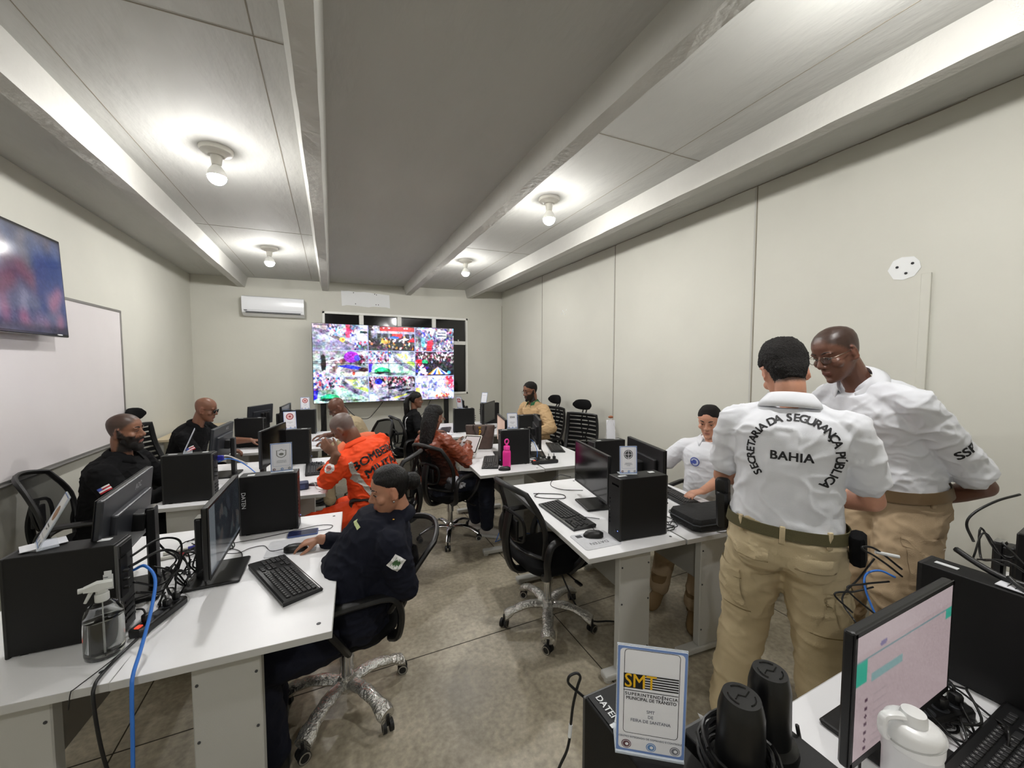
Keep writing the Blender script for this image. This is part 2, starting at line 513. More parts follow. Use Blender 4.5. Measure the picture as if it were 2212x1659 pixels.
# ------------------------------------------------------------------ ceiling bulbs
def bulb(x, y, label):
    z = zc(x)
    t = thing('ceiling_light', label, 'ceiling light', (x, y, z), group=None)
    MB().lathe([(.045, -.045), (.05, -.04), (.058, -.03), (.085, -.024), (.092, -.012), (.092, 0.002)], n=28).build('lamp_base', M_ceramic, t, True)
    MB().lathe([(.018, -.105), (.026, -.10), (.030, -.07), (.032, -.044), (.032, -.03)], n=20).build('socket', M_ceramic, t, True)
    pr = []
    for k in range(9):
        a = -PI / 2 + (PI / 2 - .06) * k / 8
        pr.append((.052 * math.cos(a), -.170 + .052 * math.sin(a)))
    MB().lathe(pr, n=18).build('bulb', M_bulb, t, True)
    MB().lathe([(.0519, -.1731), (.0515, -.162), (.0478, -.147), (.040, -.130), (.028, -.112), (.020, -.104)], n=18).build('bulb_neck', mat('bulb_neck_white', rgb(232, 232, 228), .4), t, True)
    return t
bulb(-0.64, 3.10, 'lit bare bulb on a round ceiling base, the large one in the left bay')
bulb(-0.64, 5.42, 'lit bare bulb on a round ceiling base above the air conditioner, far left bay')
bulb(1.73, 2.96, 'lit bare bulb on a round ceiling base, nearer one of the right bay')
bulb(1.70, 5.17, 'lit bare bulb on a round ceiling base, farther one of the right bay')
bulb(1.73, 0.62, 'lit bare bulb of the right bay overhead of the standing men')
bulb(-0.64, -0.9, 'lit bare bulb of the left bay behind the viewer')

# ------------------------------------------------------------------ air conditioner
t = thing('air_conditioner', 'white split air conditioner on the back wall left of the window', 'air conditioner', (-0.81, YB - .002, 2.44))
pf = [(0, .0), (0, .29), (-.17, .30), (-.205, .285), (-.215, .25), (-.212, .09), (-.19, .045), (-.13, .012), (-.06, .0)]
Ma = Matrix(((0, 0, 1, 0), (1, 0, 0, 0), (0, 1, 0, 0), (0, 0, 0, 1)))
MB().prism(pf, -.42, .42, Ma).build('body', mat('ac_white', rgb(236, 238, 242), 0.25), t, True, ang=25)
q = MB(); q.box((.0, -.198, .052), (.74, .012, .030), R=Matrix.Rotation(-.5, 3, 'X')); q.build('air_vent', M_ink, t)
q = MB()
for z in (.045, .060): q.box((0, -.206, z), (.76, .006, .006))
q.box((0, -.212, .083), (.80, .004, .003)); q.build('louver', mat('ac_grey', rgb(170, 172, 176), .5), t)
MB().box((-.37, -.2155, .075), (.04, .003, .008)).build('badge', M_ink, t)

# ------------------------------------------------------------------ whiteboard on the left wall
t = thing('whiteboard', 'large whiteboard with aluminium frame on the left wall', 'whiteboard', (XL, 4.0, 0.94))
MB().box((.012, 0, .635), (.018, 2.22, 1.26)).build('board', mat('whiteboard_white', rgb(222, 217, 218), 0.24, var=.02, vscale=2), t)
q = MB()
for z in (0.004, 1.266): q.box((.014, 0, z), (.028, 2.26, .022), .003)
for y in (-1.12, 1.12): q.box((.014, y, .635), (.028, .018, 1.26), .003)
q.box((.035, 0, -.004), (.05, 2.2, .008), .002)
q.build('board_frame', mat('dull_aluminium', rgb(150, 148, 145), 0.35, metal=.7), t)

# ------------------------------------------------------------------ painted screens (colour attribute meshes that emit)
def screen_material(name, strength, rough=0.25):
    m = bpy.data.materials.new(name); m.use_nodes = True
    nt = m.node_tree; b = nt.nodes['Principled BSDF']
    a = nt.nodes.new('ShaderNodeVertexColor'); a.layer_name = 'pic'
    m.cycles.emission_sampling = 'NONE'
    b.inputs['Base Color'].default_value = (0.01, 0.01, 0.012, 1)
    b.inputs['Roughness'].default_value = rough
    nt.links.new(a.outputs[0], b.inputs['Emission Color'])
    b.inputs['Emission Strength'].default_value = strength / 2 ** EXPO
    return m
def picture_mesh(img, M, w, h, name, m, parent):
    """img HxWx3 sRGB 0..1 row 0 at top; lies in local xy plane of M, centred"""
    H, W = img.shape[:2]
    xs = (np.arange(W) / (W - 1) - .5) * w
    ys = (.5 - np.arange(H) / (H - 1)) * h
    X, Y = np.meshgrid(xs, ys)
    P = np.stack([X, Y, np.zeros_like(X), np.ones_like(X)], -1).reshape(-1, 4)
    Mn = np.array(M)
    P = (P @ Mn.T)[:, :3]
    i = np.arange(H * W).reshape(H, W)
    F = np.stack([i[:-1, :-1], i[1:, :-1], i[1:, 1:], i[:-1, 1:]], -1).reshape(-1, 4)
    me = bpy.data.meshes.new(name)
    me.vertices.add(len(P)); me.vertices.foreach_set('co', P.astype(np.float32).ravel())
    me.loops.add(F.size); me.loops.foreach_set('vertex_index', F.astype(np.int32).ravel())
    me.polygons.add(len(F)); me.polygons.foreach_set('loop_start', (np.arange(len(F)) * 4).astype(np.int32))
    me.update(calc_edges=True)
    at = me.color_attributes.new('pic', 'FLOAT_COLOR', 'POINT')
    c = np.clip(img, 0, 1); c = np.where(c <= .04045, c / 12.92, ((c + .055) / 1.055) ** 2.4)
    c = np.concatenate([c, np.ones(c.shape[:2] + (1,))], -1)
    at.data.foreach_set('color', c.astype(np.float32).ravel())
    me.materials.append(m)
    o = bpy.data.objects.new(name, me); COL.objects.link(o)
    if parent is not None: o.parent = parent
    return o

RN = np.random.default_rng(7)
def blur(a, k):
    for ax in (0, 1):
        for _ in range(2):
            a = sum(np.roll(a, d, ax) for d in range(-k, k + 1)) / (2 * k + 1)
    return a
class Pic:
    def __init__(s, W, H, c): s.a = np.ones((H, W, 3)) * (np.array(c) / 255.); s.W, s.H = W, H; s.Y, s.X = np.mgrid[0:H, 0:W]; s.X = s.X / W; s.Y = s.Y / H
    def ell(s, x, y, rx, ry, c, a=1.0, rot=0.0):
        dx, dy = s.X - x, s.Y - y
        u = dx * math.cos(rot) + dy * math.sin(rot); v = -dx * math.sin(rot) + dy * math.cos(rot)
        m = (u / rx) ** 2 + (v / ry) ** 2 < 1
        s.a[m] = s.a[m] * (1 - a) + np.array(c) / 255. * a
    def poly(s, pts, c, a=1.0):
        m = np.zeros(s.X.shape, bool); n = len(pts)
        for i in range(n):
            x0, y0 = pts[i]; x1, y1 = pts[(i + 1) % n]
            if y0 == y1: continue
            cr = ((s.Y >= min(y0, y1)) & (s.Y < max(y0, y1)) & (s.X < (x1 - x0) * (s.Y - y0) / (y1 - y0) + x0))
            m ^= cr
        s.a[m] = s.a[m] * (1 - a) + np.array(c) / 255. * a
    def rect(s, x0, y0, x1, y1, c, a=1.0): s.poly([(x0, y0), (x1, y0), (x1, y1), (x0, y1)], c, a)
    def crowd(s, n, x0, y0, x1, y1, pal, r=0.018):
        for _ in range(n):
            x, y = RN.uniform(x0, x1), RN.uniform(y0, y1); c = pal[RN.integers(len(pal))]
            rr = r * RN.uniform(.5, 1.5)
            s.ell(x, y, rr * .8, rr * 2.2, c, .85, RN.uniform(-.4, .4))
    def grain(s, k=.04): s.a += RN.normal(0, k, s.a.shape[:2])[..., None]; s.a = np.clip(s.a, 0, 1)
PALE = [(240, 240, 250), (200, 190, 225), (225, 160, 190), (120, 110, 140), (40, 35, 60), (250, 250, 255), (90, 160, 190), (210, 60, 90), (60, 60, 170)]
DARK = [(30, 22, 34), (200, 190, 210), (120, 40, 60), (230, 225, 235), (60, 40, 60), (150, 60, 100), (20, 16, 24), (240, 240, 250)]
def t_street():
    p = Pic(140, 80, (168, 172, 205)); p.poly([(0, .12), (0, 1), (.35, 1), (1, .95), (.8, .62), (.25, .2)], (150, 150, 178)); p.poly([(0, .1), (.22, .22), (.95, .98), (.9, 1), (0, .2)], (95, 92, 112))
    p.poly([(0, .0), (.25, 0), (.25, .24), (0, .12)], (200, 180, 180)); p.crowd(150, .27, 0, .8, .42, PALE, .02); p.rect(.58, 0, .66, .5, (240, 90, 130)); p.ell(.52, .58, .05, .09, (250, 215, 90)); p.ell(.53, .58, .02, .05, (235, 90, 40))
    p.poly([(.78, .3), (.86, .18), (1, .2), (1, .62), (.8, .58)], (240, 245, 250)); p.poly([(.85, .22), (.99, .24), (1, .32), (.84, .32)], (60, 80, 90)); p.poly([(.8, .7), (1, .75), (1, 1), (.9, 1)], (70, 75, 80)); p.crowd(22, .75, .65, .98, .98, PALE, .02)
    p.rect(.02, .01, .3, .05, (50, 50, 70)); p.rect(0, .55, .22, 1, (120, 125, 150), .4); p.grain(); return p.a
def t_shop():
    p = Pic(128, 80, (52, 44, 52)); p.rect(0, 0, 1, .06, (40, 32, 38)); p.rect(.12, .02, 1, .2, (196, 20, 34)); p.rect(.1, 0, .24, .2, (150, 150, 170)); p.rect(.05, .2, 1, .3, (178, 182, 205)); p.rect(.05, .3, 1, .5, (120, 125, 150))
    for x in (.18, .32, .46, .62, .78, .92): p.rect(x, .3, x + .08, .48, (30, 34, 44))
    p.rect(.5, .3, .72, .46, (190, 30, 44)); p.crowd(110, 0, .42, 1, .9, [(240, 235, 230), (210, 60, 50), (30, 25, 30), (230, 170, 70), (120, 100, 110), (20, 18, 22)], .022)
    p.poly([(.42, .46), (.52, .38), (.66, .42), (.6, .5)], (40, 90, 210)); p.poly([(.66, .54), (.78, .44), (.86, .5), (.8, .56)], (240, 240, 250)); p.poly([(.82, .62), (.96, .42), (1, .62)], (225, 30, 50)); p.ell(.36, .62, .1, .07, (235, 180, 90)); p.poly([(0, .74), (0, 1), (.55, 1), (.3, .8)], (60, 58, 66))
    for x in (.08, .15, .3, .42, .75, .8): p.rect(x, .05, x + .035, .09, (240, 240, 240))
    p.grain(); return p.a
def t_fair():
    p = Pic(112, 80, (128, 120, 145)); p.crowd(260, 0, 0, 1, 1, PALE + [(255, 255, 255)], .024); p.poly([(.3, .55), (.45, .5), (.4, 1), (.28, 1)], (225, 60, 80)); p.rect(.55, .1, .8, .42, (225, 228, 240)); p.rect(.57, .18, .78, .22, (60, 60, 90)); p.rect(.57, .3, .78, .34, (90, 90, 120)); p.ell(.2, .6, .05, .2, (120, 205, 220)); p.rect(0, .3, .14, .8, (90, 95, 110), .7); p.rect(.04, .04, .5, .08, (240, 240, 245)); p.grain(); return p.a
def t_umb():
    p = Pic(140, 80, (148, 150, 160)); p.poly([(0, .55), (1, .45), (1, 1), (0, 1)], (168, 176, 186)); p.crowd(50, .3, .35, .8, .8, [(110, 112, 120), (190, 190, 200), (130, 90, 100)], .05); p.poly([(.2, .42), (.95, .0), (.95, .04), (.2, .47)], (222, 224, 230))
    p.ell(.68, .24, .14, .22, (168, 48, 206)); p.ell(.78, .28, .05, .12, (62, 58, 210)); p.crowd(20, .82, .1, .98, .5, DARK, .03); p.poly([(.42, .58), (.6, .52), (.85, .62), (.95, .78), (.7, .7)], (44, 52, 206)); p.ell(.17, .25, .04, .1, (30, 30, 38)); p.ell(.18, .5, .045, .32, (26, 26, 36)); p.rect(.0, .05, .12, .4, (200, 205, 205)); p.ell(.9, .72, .1, .08, (70, 40, 44)); p.crowd(20, 0, .75, .2, 1, PALE, .03); p.poly([(.5, .85), (1, .78), (1, 1), (.55, 1)], (215, 222, 205)); p.ell(.72, .86, .03, .08, (150, 60, 40)); p.grain(); return p.a
def t_green():
    p = Pic(140, 84, (140, 142, 162)); p.crowd(220, 0, 0, .52, .5, PALE, .022); p.poly([(0, .55), (.5, .4), (1, .85), (1, 1), (0, 1)], (176, 205, 196)); p.poly([(.5, .1), (.62, .1), (1, .6), (1, .72)], (205, 210, 206)); p.poly([(.58, .1), (.78, .1), (.9, .36), (.72, .36)], (186, 214, 120)); p.poly([(.7, .4), (.95, .42), (1, .5), (1, .62)], (180, 222, 96)); p.crowd(40, .72, 0, 1, .4, [(200, 215, 220), (150, 170, 180), (240, 245, 245)], .02)
    p.poly([(.5, .25), (.56, .2), (.86, .7), (.8, .72)], (120, 118, 140)); p.ell(.28, .78, .17, .12, (34, 140, 92)); p.ell(.27, .72, .1, .08, (46, 190, 130)); p.ell(.28, .86, .19, .05, (20, 40, 40)); p.poly([(0, .5), (.08, .48), (.05, .8), (0, .85)], (60, 50, 220)); p.ell(.55, .9, .3, .05, (110, 130, 130)); p.grain(); return p.a
def t_multi():
    p = Pic(112, 84, (52, 46, 60)); p.crowd(190, 0, 0, 1, .45, DARK + [(240, 240, 250)], .022); p.ell(.1, .45, .12, .13, (214, 24, 50)); p.ell(.24, .42, .08, .09, (60, 190, 130)); p.rect(0, .48, 1, 1, (44, 46, 58), .8); p.crowd(34, .0, .5, .3, 1, PALE, .03)
    cs = [(235, 235, 240), (240, 150, 40), (240, 240, 245), (40, 90, 220)]
    for i in range(8):
        x0 = .3 + .55 * i / 8; x1 = .3 + .55 * (i + 1) / 8; p.poly([(.56, .62), (x0, .94), (x1, .94)], [(240, 160, 60), (240, 240, 245), (30, 70, 200), (245, 245, 245), (235, 130, 40), (245, 245, 245), (30, 60, 190), (240, 240, 245)][i])
    p.ell(.86, .86, .05, .07, (80, 190, 225)); p.ell(.2, .8, .07, .12, (235, 235, 240)); p.grain(); return p.a
def t_cars():
    p = Pic(128, 84, (120, 118, 135)); p.crowd(220, 0, 0, 1, .38, DARK + [(220, 120, 130)], .022); p.ell(.2, .2, .08, .12, (44, 48, 200)); p.ell(.14, .42, .07, .12, (240, 170, 190)); p.rect(0, .45, 1, 1, (170, 172, 190), .7)
    for (x, y, rx, c) in ((.55, .45, .16, (26, 24, 40)), (.75, .55, .16, (40, 38, 60)), (.35, .85, .1, (60, 55, 75)), (.9, .65, .12, (24, 22, 34)), (.8, .9, .2, (70, 66, 80))): p.ell(x, y, rx, .05, c, .9, -.2)
    p.poly([(.5, .85), (.8, .7), (.82, .74), (.55, .9)], (225, 225, 90)); p.rect(0, .7, .12, 1, (190, 225, 225)); p.grain(); return p.a
def t_pale():
    p = Pic(112, 84, (190, 190, 220)); p.crowd(240, 0, 0, 1, .8, [(235, 235, 250), (170, 170, 215), (210, 200, 230), (120, 130, 200), (250, 250, 255), (180, 210, 235)], .028); p.crowd(26, .75, .05, 1, .5, [(225, 60, 90), (240, 150, 170)], .03); p.ell(.62, .86, .16, .14, (245, 200, 170)); p.crowd(20, .5, .75, .85, .98, [(250, 230, 200), (220, 90, 60), (180, 60, 80)], .025); p.rect(0, .5, .1, .75, (235, 225, 80), .8); p.rect(.3, .88, 1, 1, (90, 85, 120), .6)
    for x in (.9, .96): p.ell(x, .9, .015, .025, (255, 255, 255))
    p.grain(); return p.a
def resize(a, W, H):
    yi = (np.arange(H) * a.shape[0] / H).astype(int); xi = (np.arange(W) * a.shape[1] / W).astype(int)
    return a[yi][:, xi]
img = np.zeros((250, 400, 3))
xb = [0, 144, 278, 400]; yb = [0, 83, 167, 250]
TL = [[t_street, t_shop, t_fair], [t_umb, t_green, t_multi], [t_green, t_cars, t_pale]]
for r in range(3):
    for c_ in range(3):
        a = TL[r][c_](); w_, h_ = xb[c_ + 1] - xb[c_], yb[r + 1] - yb[r]
        img[yb[r]:yb[r + 1], xb[c_]:xb[c_ + 1]] = resize(a, w_, h_)
for x in xb[1:3]: img[:, x - 1:x + 1] = (.62, .66, .85)
def lown(n, m):
    g = RN.normal(0, 1, (n, m, 3)); return blur(resize(g, 400, 250), max(1, 400 // m // 3))
img = blur(img, 1) * .45 + img * .55
def unit(a): return a / (a.std() + 1e-6)
img = img * (1 + .13 * unit(lown(18, 28)[..., :1])) + .045 * unit(lown(60, 96)[..., :1]) + .05 * unit(lown(125, 200)[..., :1]) + .030 * unit(lown(40, 64))
img = np.clip((img - .5) * 1.12 + .52, 0, 1)
for x in xb[1:3]: img[:, x - 1:x + 1] = (.62, .66, .85)
for y in yb[1:3]: img[y - 1:y + 1, :] = (.7, .74, .9)

vw = thing('video_wall', 'big video wall of surveillance feeds standing before the window', 'video wall', (0.90, 7.05, 0))
SW, SH = 2.36, 1.31
sc0, sz0 = 0.0, 1.695
q = MB()
q.box((0, .045, sz0), (SW + .01, .07, SH + .01), .004); q.build('screen_housing', M_gloss, vw)
Ms = Matrix(((1, 0, 0, 0), (0, 0, -1, -.001), (0, 1, 0, sz0), (0, 0, 0, 1)))
Ms[1][3] = 0.004
M_vw = screen_material('video_wall_picture', 1.45)
# four display panels, each its own lit part, with a hairline seam between them
hw, hh = 200, 125
for (r0, c0) in ((0, 0), (0, 1), (1, 0), (1, 1)):
    sub = img[r0 * hh:(r0 + 1) * hh, c0 * hw:(c0 + 1) * hw]
    pw, ph = SW / 2 - .007, SH / 2 - .007
    Mp = Matrix.Translation(((-.5 + c0) * SW / 2, 0, (.5 - r0) * SH / 2)) @ Ms
    picture_mesh(sub, Mp, pw, ph, 'display_panel', M_vw, vw)
for x in (-1.04, 1.05):
    q = MB(); q.box((x, .09, .62), (.085, .05, 1.24), .005); q.box((x, .0, .03), (.085, .5, .06), .01)
    q.build('post', M_black, vw)
for i, (a, b_) in enumerate((((0.25, .06, 1.02), (0.75, .08, 1.02)), ((-.75, .06, 1.02), (-.1, .06, 1.02)), ((-1.0, .05, 1.02), (-1.25, .1, 0.25)), ((.3, .07, 1.03), (.15, .1, .25)))):
    a, b_ = Vector(a) + vw.location, Vector(b_) + vw.location
    mid = (a + b_) / 2 - Vector((0, 0, .28 if i != 2 else .0)) + Vector((.06, 0, 0))
    cable('hanging_cable', ('black cable sagging under the right half of the video wall', 'black cable sagging under the left half of the video wall', 'black cable hanging at the left post of the video wall', 'thin black cable hanging down under the middle of the video wall')[i], [a, (a + mid) / 2 - Vector((0, 0, .08)), mid, (mid + b_) / 2 - Vector((0, 0, .03)), b_], .006)

# ------------------------------------------------------------------ television on the left wall
tv = thing('television', 'wall mounted television at the far left showing a blue picture', 'television', (XL + .115, 3.45, 2.235))
ry = Matrix.Rotation(math.radians(-2), 4, 'Y')
q = MB(); q.T = ry; q.box((-.012, 0, 0), (.05, 1.12, .70), .006); q.build('tv_body', M_gloss, tv)
p = Pic(96, 60, (58, 70, 112)); p.rect(0, 0, 1, .2, (40, 44, 60)); p.crowd(120, 0, 0, 1, .4, [(70, 84, 120), (40, 52, 96), (96, 110, 150), (120, 110, 120)], .05)
p.crowd(30, .1, .35, .8, .75, [(120, 70, 96), (140, 104, 124), (96, 60, 92)], .05); p.rect(.72, .2, 1, .8, (34, 60, 128), .8); p.crowd(60, 0, .62, 1, 1, [(150, 150, 178), (110, 104, 140), (170, 110, 140), (90, 96, 130)], .05); p.rect(0, .92, 1, 1, (30, 30, 44)); p.a = blur(p.a, 2); p.grain(.03)
Mt = ry @ Matrix(((0, 0, 1, .0145), (-1, 0, 0, 0), (0, 1, 0, 0), (0, 0, 0, 1)))
Mt = ry @ Matrix(((0, 0, 1, .0145), (1, 0, 0, 0), (0, 1, 0, 0), (0, 0, 0, 1)))
picture_mesh(p.a, Mt, 1.09, .66, 'tv_screen', screen_material('tv_picture', .8, .1), tv)
q = MB(); q.T = ry; q.box((.015, .45, -.335), (.004, .05, .008)); q.build('badge', M_label, tv)
MB().box((-.075, 0, .17), (.075, .4, .2)).build('wall_mount', M_black, tv)
# ------------------------------------------------------------------ desks
DZ = 0.745
def desk(x, y, rz, label, group=None, L=1.20, D=0.60, colx=0.0):
    """desk local: depth along x, length along y, user side +x if colx<0"""
    t = thing('desk', label, 'desk', (x, y, 0), rz, group)
    q = MB(); q.box((0, 0, DZ - .0125), (D, L, .025)); q.build('desktop', M_desk, t)
    e = MB()
    for sx in (-1, 1): e.box((sx * (D / 2 + .001), 0, DZ - .0125), (.003, L + .004, .0245))
    for sy in (-1, 1): e.box((0, sy * (L / 2 + .001), DZ - .0125), (D + .003, .003, .0245))
    e.build('edge_band', M_edge, t)
    q = MB(); q.box((colx * 1.7, 0, DZ - .19), (.018, L - .26, .32)); q.build('modesty_panel', M_panel, t)
    for sy in (-1, 1):
        yy = sy * (L / 2 - .09)
        q = MB(); q.box((colx, yy, .38), (.20, .045, .66), .004)
        q.box((colx, yy, DZ - .035), (.48, .05, .02), .003)
        lg = q.build('leg', M_steel, t)
        fx, fl_ = (colx * .2, .52) if not (x > 1.4 and y < 2.2 and sy < 0 and x < 2) else (.06, .42)
        q = MB(); q.box((fx, yy, .032), (fl_, .06, .035), .008)
        for sx in (-1, 1): q.cyl((fx + sx * (fl_ / 2 - .03), yy, 0.0), (fx + sx * (fl_ / 2 - .03), yy, .02), .022, n=12)
        q.build('foot', M_steel, lg)
        if y < 2.2 and sy < 0:
            for z in (.15, .42, .62):
                for sx in (-1, 1): MB().cyl((colx + sx * .085, yy + sy * .0225, z), (colx + sx * .085, yy + sy * .025, z), .005, n=8).build('bolt', M_grey, lg)
    q = MB()
    for (sx, sy) in ((1, -1), (1, 1)): q.cyl((sx * (D / 2 - .045), sy * (L / 2 - .06), DZ - .0005), (sx * (D / 2 - .045), sy * (L / 2 - .06), DZ + .0007), .008, n=10)
    q.build('screw_cap', M_grey, t)
    return t
GD = 'back to back white office desks'
desk(-0.290, 2.095, math.radians(-3), 'white desk at front left, where the woman in navy uniform works', GD, colx=-.03)
desk(-0.872, 2.137, math.radians(-5), 'white desk at front left by the wall with the spray bottle', GD, colx=.03)
desk(-0.30, 3.74, math.radians(-6), 'white desk in the middle left row, where the man in orange leans', GD, colx=-.03)
desk(-0.91, 3.82, math.radians(-6), 'white desk in the middle left row, where the bearded man in black sits', GD, colx=.03)
desk(-0.31, 5.42, math.radians(-5), 'white desk in the back left row under the papers', GD, colx=-.03)
desk(-0.92, 5.48, math.radians(-5), 'white desk in the back left row, of the man with sunglasses', GD, colx=.03)
desk(1.47, 2.085, math.radians(-4.7), 'white desk at front right with the empty chair and big keyboard', GD, colx=.03)
desk(2.08, 2.03, math.radians(-4.7), 'white desk at front right with the black carrying case', GD, colx=-.03)
desk(1.47, 3.63, math.radians(-4), 'white desk in the middle right row with the pink bottle', GD, colx=.03)
desk(2.085, 3.60, math.radians(-4), 'white desk in the middle right row with the tumbler, before empty black chair', GD, colx=-.03)
desk(1.62, 5.40, math.radians(-4), 'white desk in the back right row, of the woman with ponytail', GD, colx=.03)
desk(2.24, 5.36, math.radians(-4), 'white desk in the back right row nearest the right wall', GD, colx=-.03)
desk(0.995, 0.31, math.radians(90), 'white desk nearest the viewer with the white flask and lit monitor', GD, colx=.03)
desk(2.20, 0.31, math.radians(90), 'white desk at the far right against the wall, near the viewer', GD, colx=.03)

# ------------------------------------------------------------------ computers
def tower(x, y, rz, label, z=DZ, L=.29, W=.10, Hh=.33, sticker=True, group='black desktop computer towers', lab=None):
    """front at local -x, ports at +x"""
    t = thing('computer_tower', label, 'computer', (x, y, z), rz, group)
    MB().box((0, 0, Hh / 2 + .003), (L - .016, W - .004, Hh - .006), .003).build('case', M_case, t)
    q = MB(); q.box((-L / 2 + .006, 0, Hh / 2), (.012, W, Hh), .004); q.build('front_panel', M_black, t)
    q = MB()
    for k in range(7): q.box((-L / 2 - .0004, W * .34, Hh * .62 - k * .022), (.0018, .006, .010))
    q.box((-L / 2 - .0004, -W * .1, Hh * .88), (.0018, W * .55, .010))
    q.cyl((-L / 2 - .002, -W * .15, Hh * .14), (-L / 2 + .002, -W * .15, Hh * .14), .010, n=14)
    q.build('front_slots', M_gloss, t)
    MB().box((-L / 2 - .0012, -W * .34, Hh * .16), (.002, .005, .003)).build('power_light', M_blue_led, t)
    q = MB(); q.box((L / 2 - .007, 0, Hh / 2), (.012, W - .006, Hh - .01), .002)
    rp = q.build('rear_panel', mat('rear_steel', rgb(92, 92, 92), .45, metal=.6), t)
    q = MB()
    q.box((L / 2 + .0, -.2 * W, Hh * .62), (.006, W * .42, Hh * .42)); q.box((L / 2, 0, Hh * .9), (.006, W * .7, Hh * .12))
    for k in range(4): q.box((L / 2, .1 * W, Hh * (.32 - .07 * k)), (.005, W * .62, .008))
    q.build('port_plate', M_black, rp)
    for k in range(3):
        MB().box((L / 2 + .008, -.25 * W, Hh * (.5 + .09 * k)), (.022, .014, .008), .001).build('plug', M_cable, rp)
    if sticker:
        MB().box((-L / 2 + .05, 0, Hh + .0004), (.05, .018, .0012)).build('sticker', M_label, t); MB().box((L / 2 - .06, W * .15, Hh + .0004), (.034, .022, .0012)).build('sticker', M_label, t)
    q = MB()
    for sx in (-1, 1):
        for sy in (-1, 1): q.box((sx * (L / 2 - .04), sy * W * .32, .0015), (.02, .015, .003))
    q.build('rubber_feet', M_rubber, t)
    return t
TA = tower(-0.826, 1.81, math.radians(-3), 'black tower beside the clear spray bottle, front left desk')
TA1 = tower(-0.335, 2.555, math.radians(180 - 3), 'black tower topped by the shield sign, left of the woman in navy')
tower(-0.905, 3.345, math.radians(-5), 'black tower in front of the bearded man in black')
tower(-0.345, 4.18, math.radians(180 - 8), 'black tower topped by the round red emblem sign, beside the man in orange')
tower(-0.855, 5.24, math.radians(-8), 'black tower in front of the man with sunglasses')
tower(-0.37, 5.90, math.radians(180 - 8), 'black tower under the small sign beside the video wall post', L=.32)
TD = tower(1.535, 1.625, math.radians(-7), 'big black tower with the cross emblem sign, front right desk', W=.115, L=.31, Hh=.34)
tower(2.04, 2.53, math.radians(180 - 6), 'black tower with plastic wrapped sign, before the right wall')
TE = tower(1.56, 3.30, math.radians(-8), 'black tower standing directly behind the pink bottle')
tower(1.66, 5.16, math.radians(-8), 'black tower beside the brown handbag, back right row')
tower(2.27, 5.72, math.radians(180 - 4), 'black tower at the far end of the back right row', sticker=False)
TG = tower(0.465, 0.435, math.radians(90 + 0), 'black tower under the yellow lettered sign, nearest the viewer', sticker=False)
tower(1.72, 0.395, math.radians(-90), 'black tower behind the lit monitor at the right edge', group='black desktop computer towers')
tower(0.615, 0.33, math.radians(90), 'wide black tower carrying the two antennas', W=.175, L=.25, sticker=False)
tower(2.16, 4.18, math.radians(180 - 4), 'black tower before the man in tan jacket', sticker=True)

def txt_part(parent, lines, M, m, name='lettering', bold=0.0, sx=1.0, spacing=1.0, align='CENTER'):
    q = MB()
    for (s, size, x, y) in lines:
        text_into(q, s, size, M @ Matrix.Translation((x, y, 0)), bold, align, spacing, sx)
    return q.build(name, m, parent)

# DATEN badge on top of the tower nearest the viewer
q = MB(); q.box((-.03 + .155 - .03, .030, .3312), (.075, .026, .0012)); q.build('badge', M_ink, TG)
Mt = Matrix.Translation((.10, .030, .3330)) @ Matrix.Rotation(PI, 4, 'Z')
txt_part(TG, [('DATEN', .0175, .004, .003)], Mt, M_label, bold=.02)
q = MB(); q.box((.066, .030, .3322), (.007, .027, .0008)); q.build('badge_stripe', M_label, TG)
# DATEN down the front edge of the policewoman's tower
Mv = Matrix(((0, 0, 1, .1462), (0, 1, 0, 0), (0, 0, 1, 0), (0, 0, 0, 1)))
Mv = Matrix.Translation((.118, .0508, .20)) @ Matrix(((0, -1, 0, 0), (0, 0, 1, 0), (-1, 0, 0, 0), (0, 0, 0, 1)))
txt_part(TA1, [('DATEN', .028, 0, 0)], Mv, M_label, bold=.01)

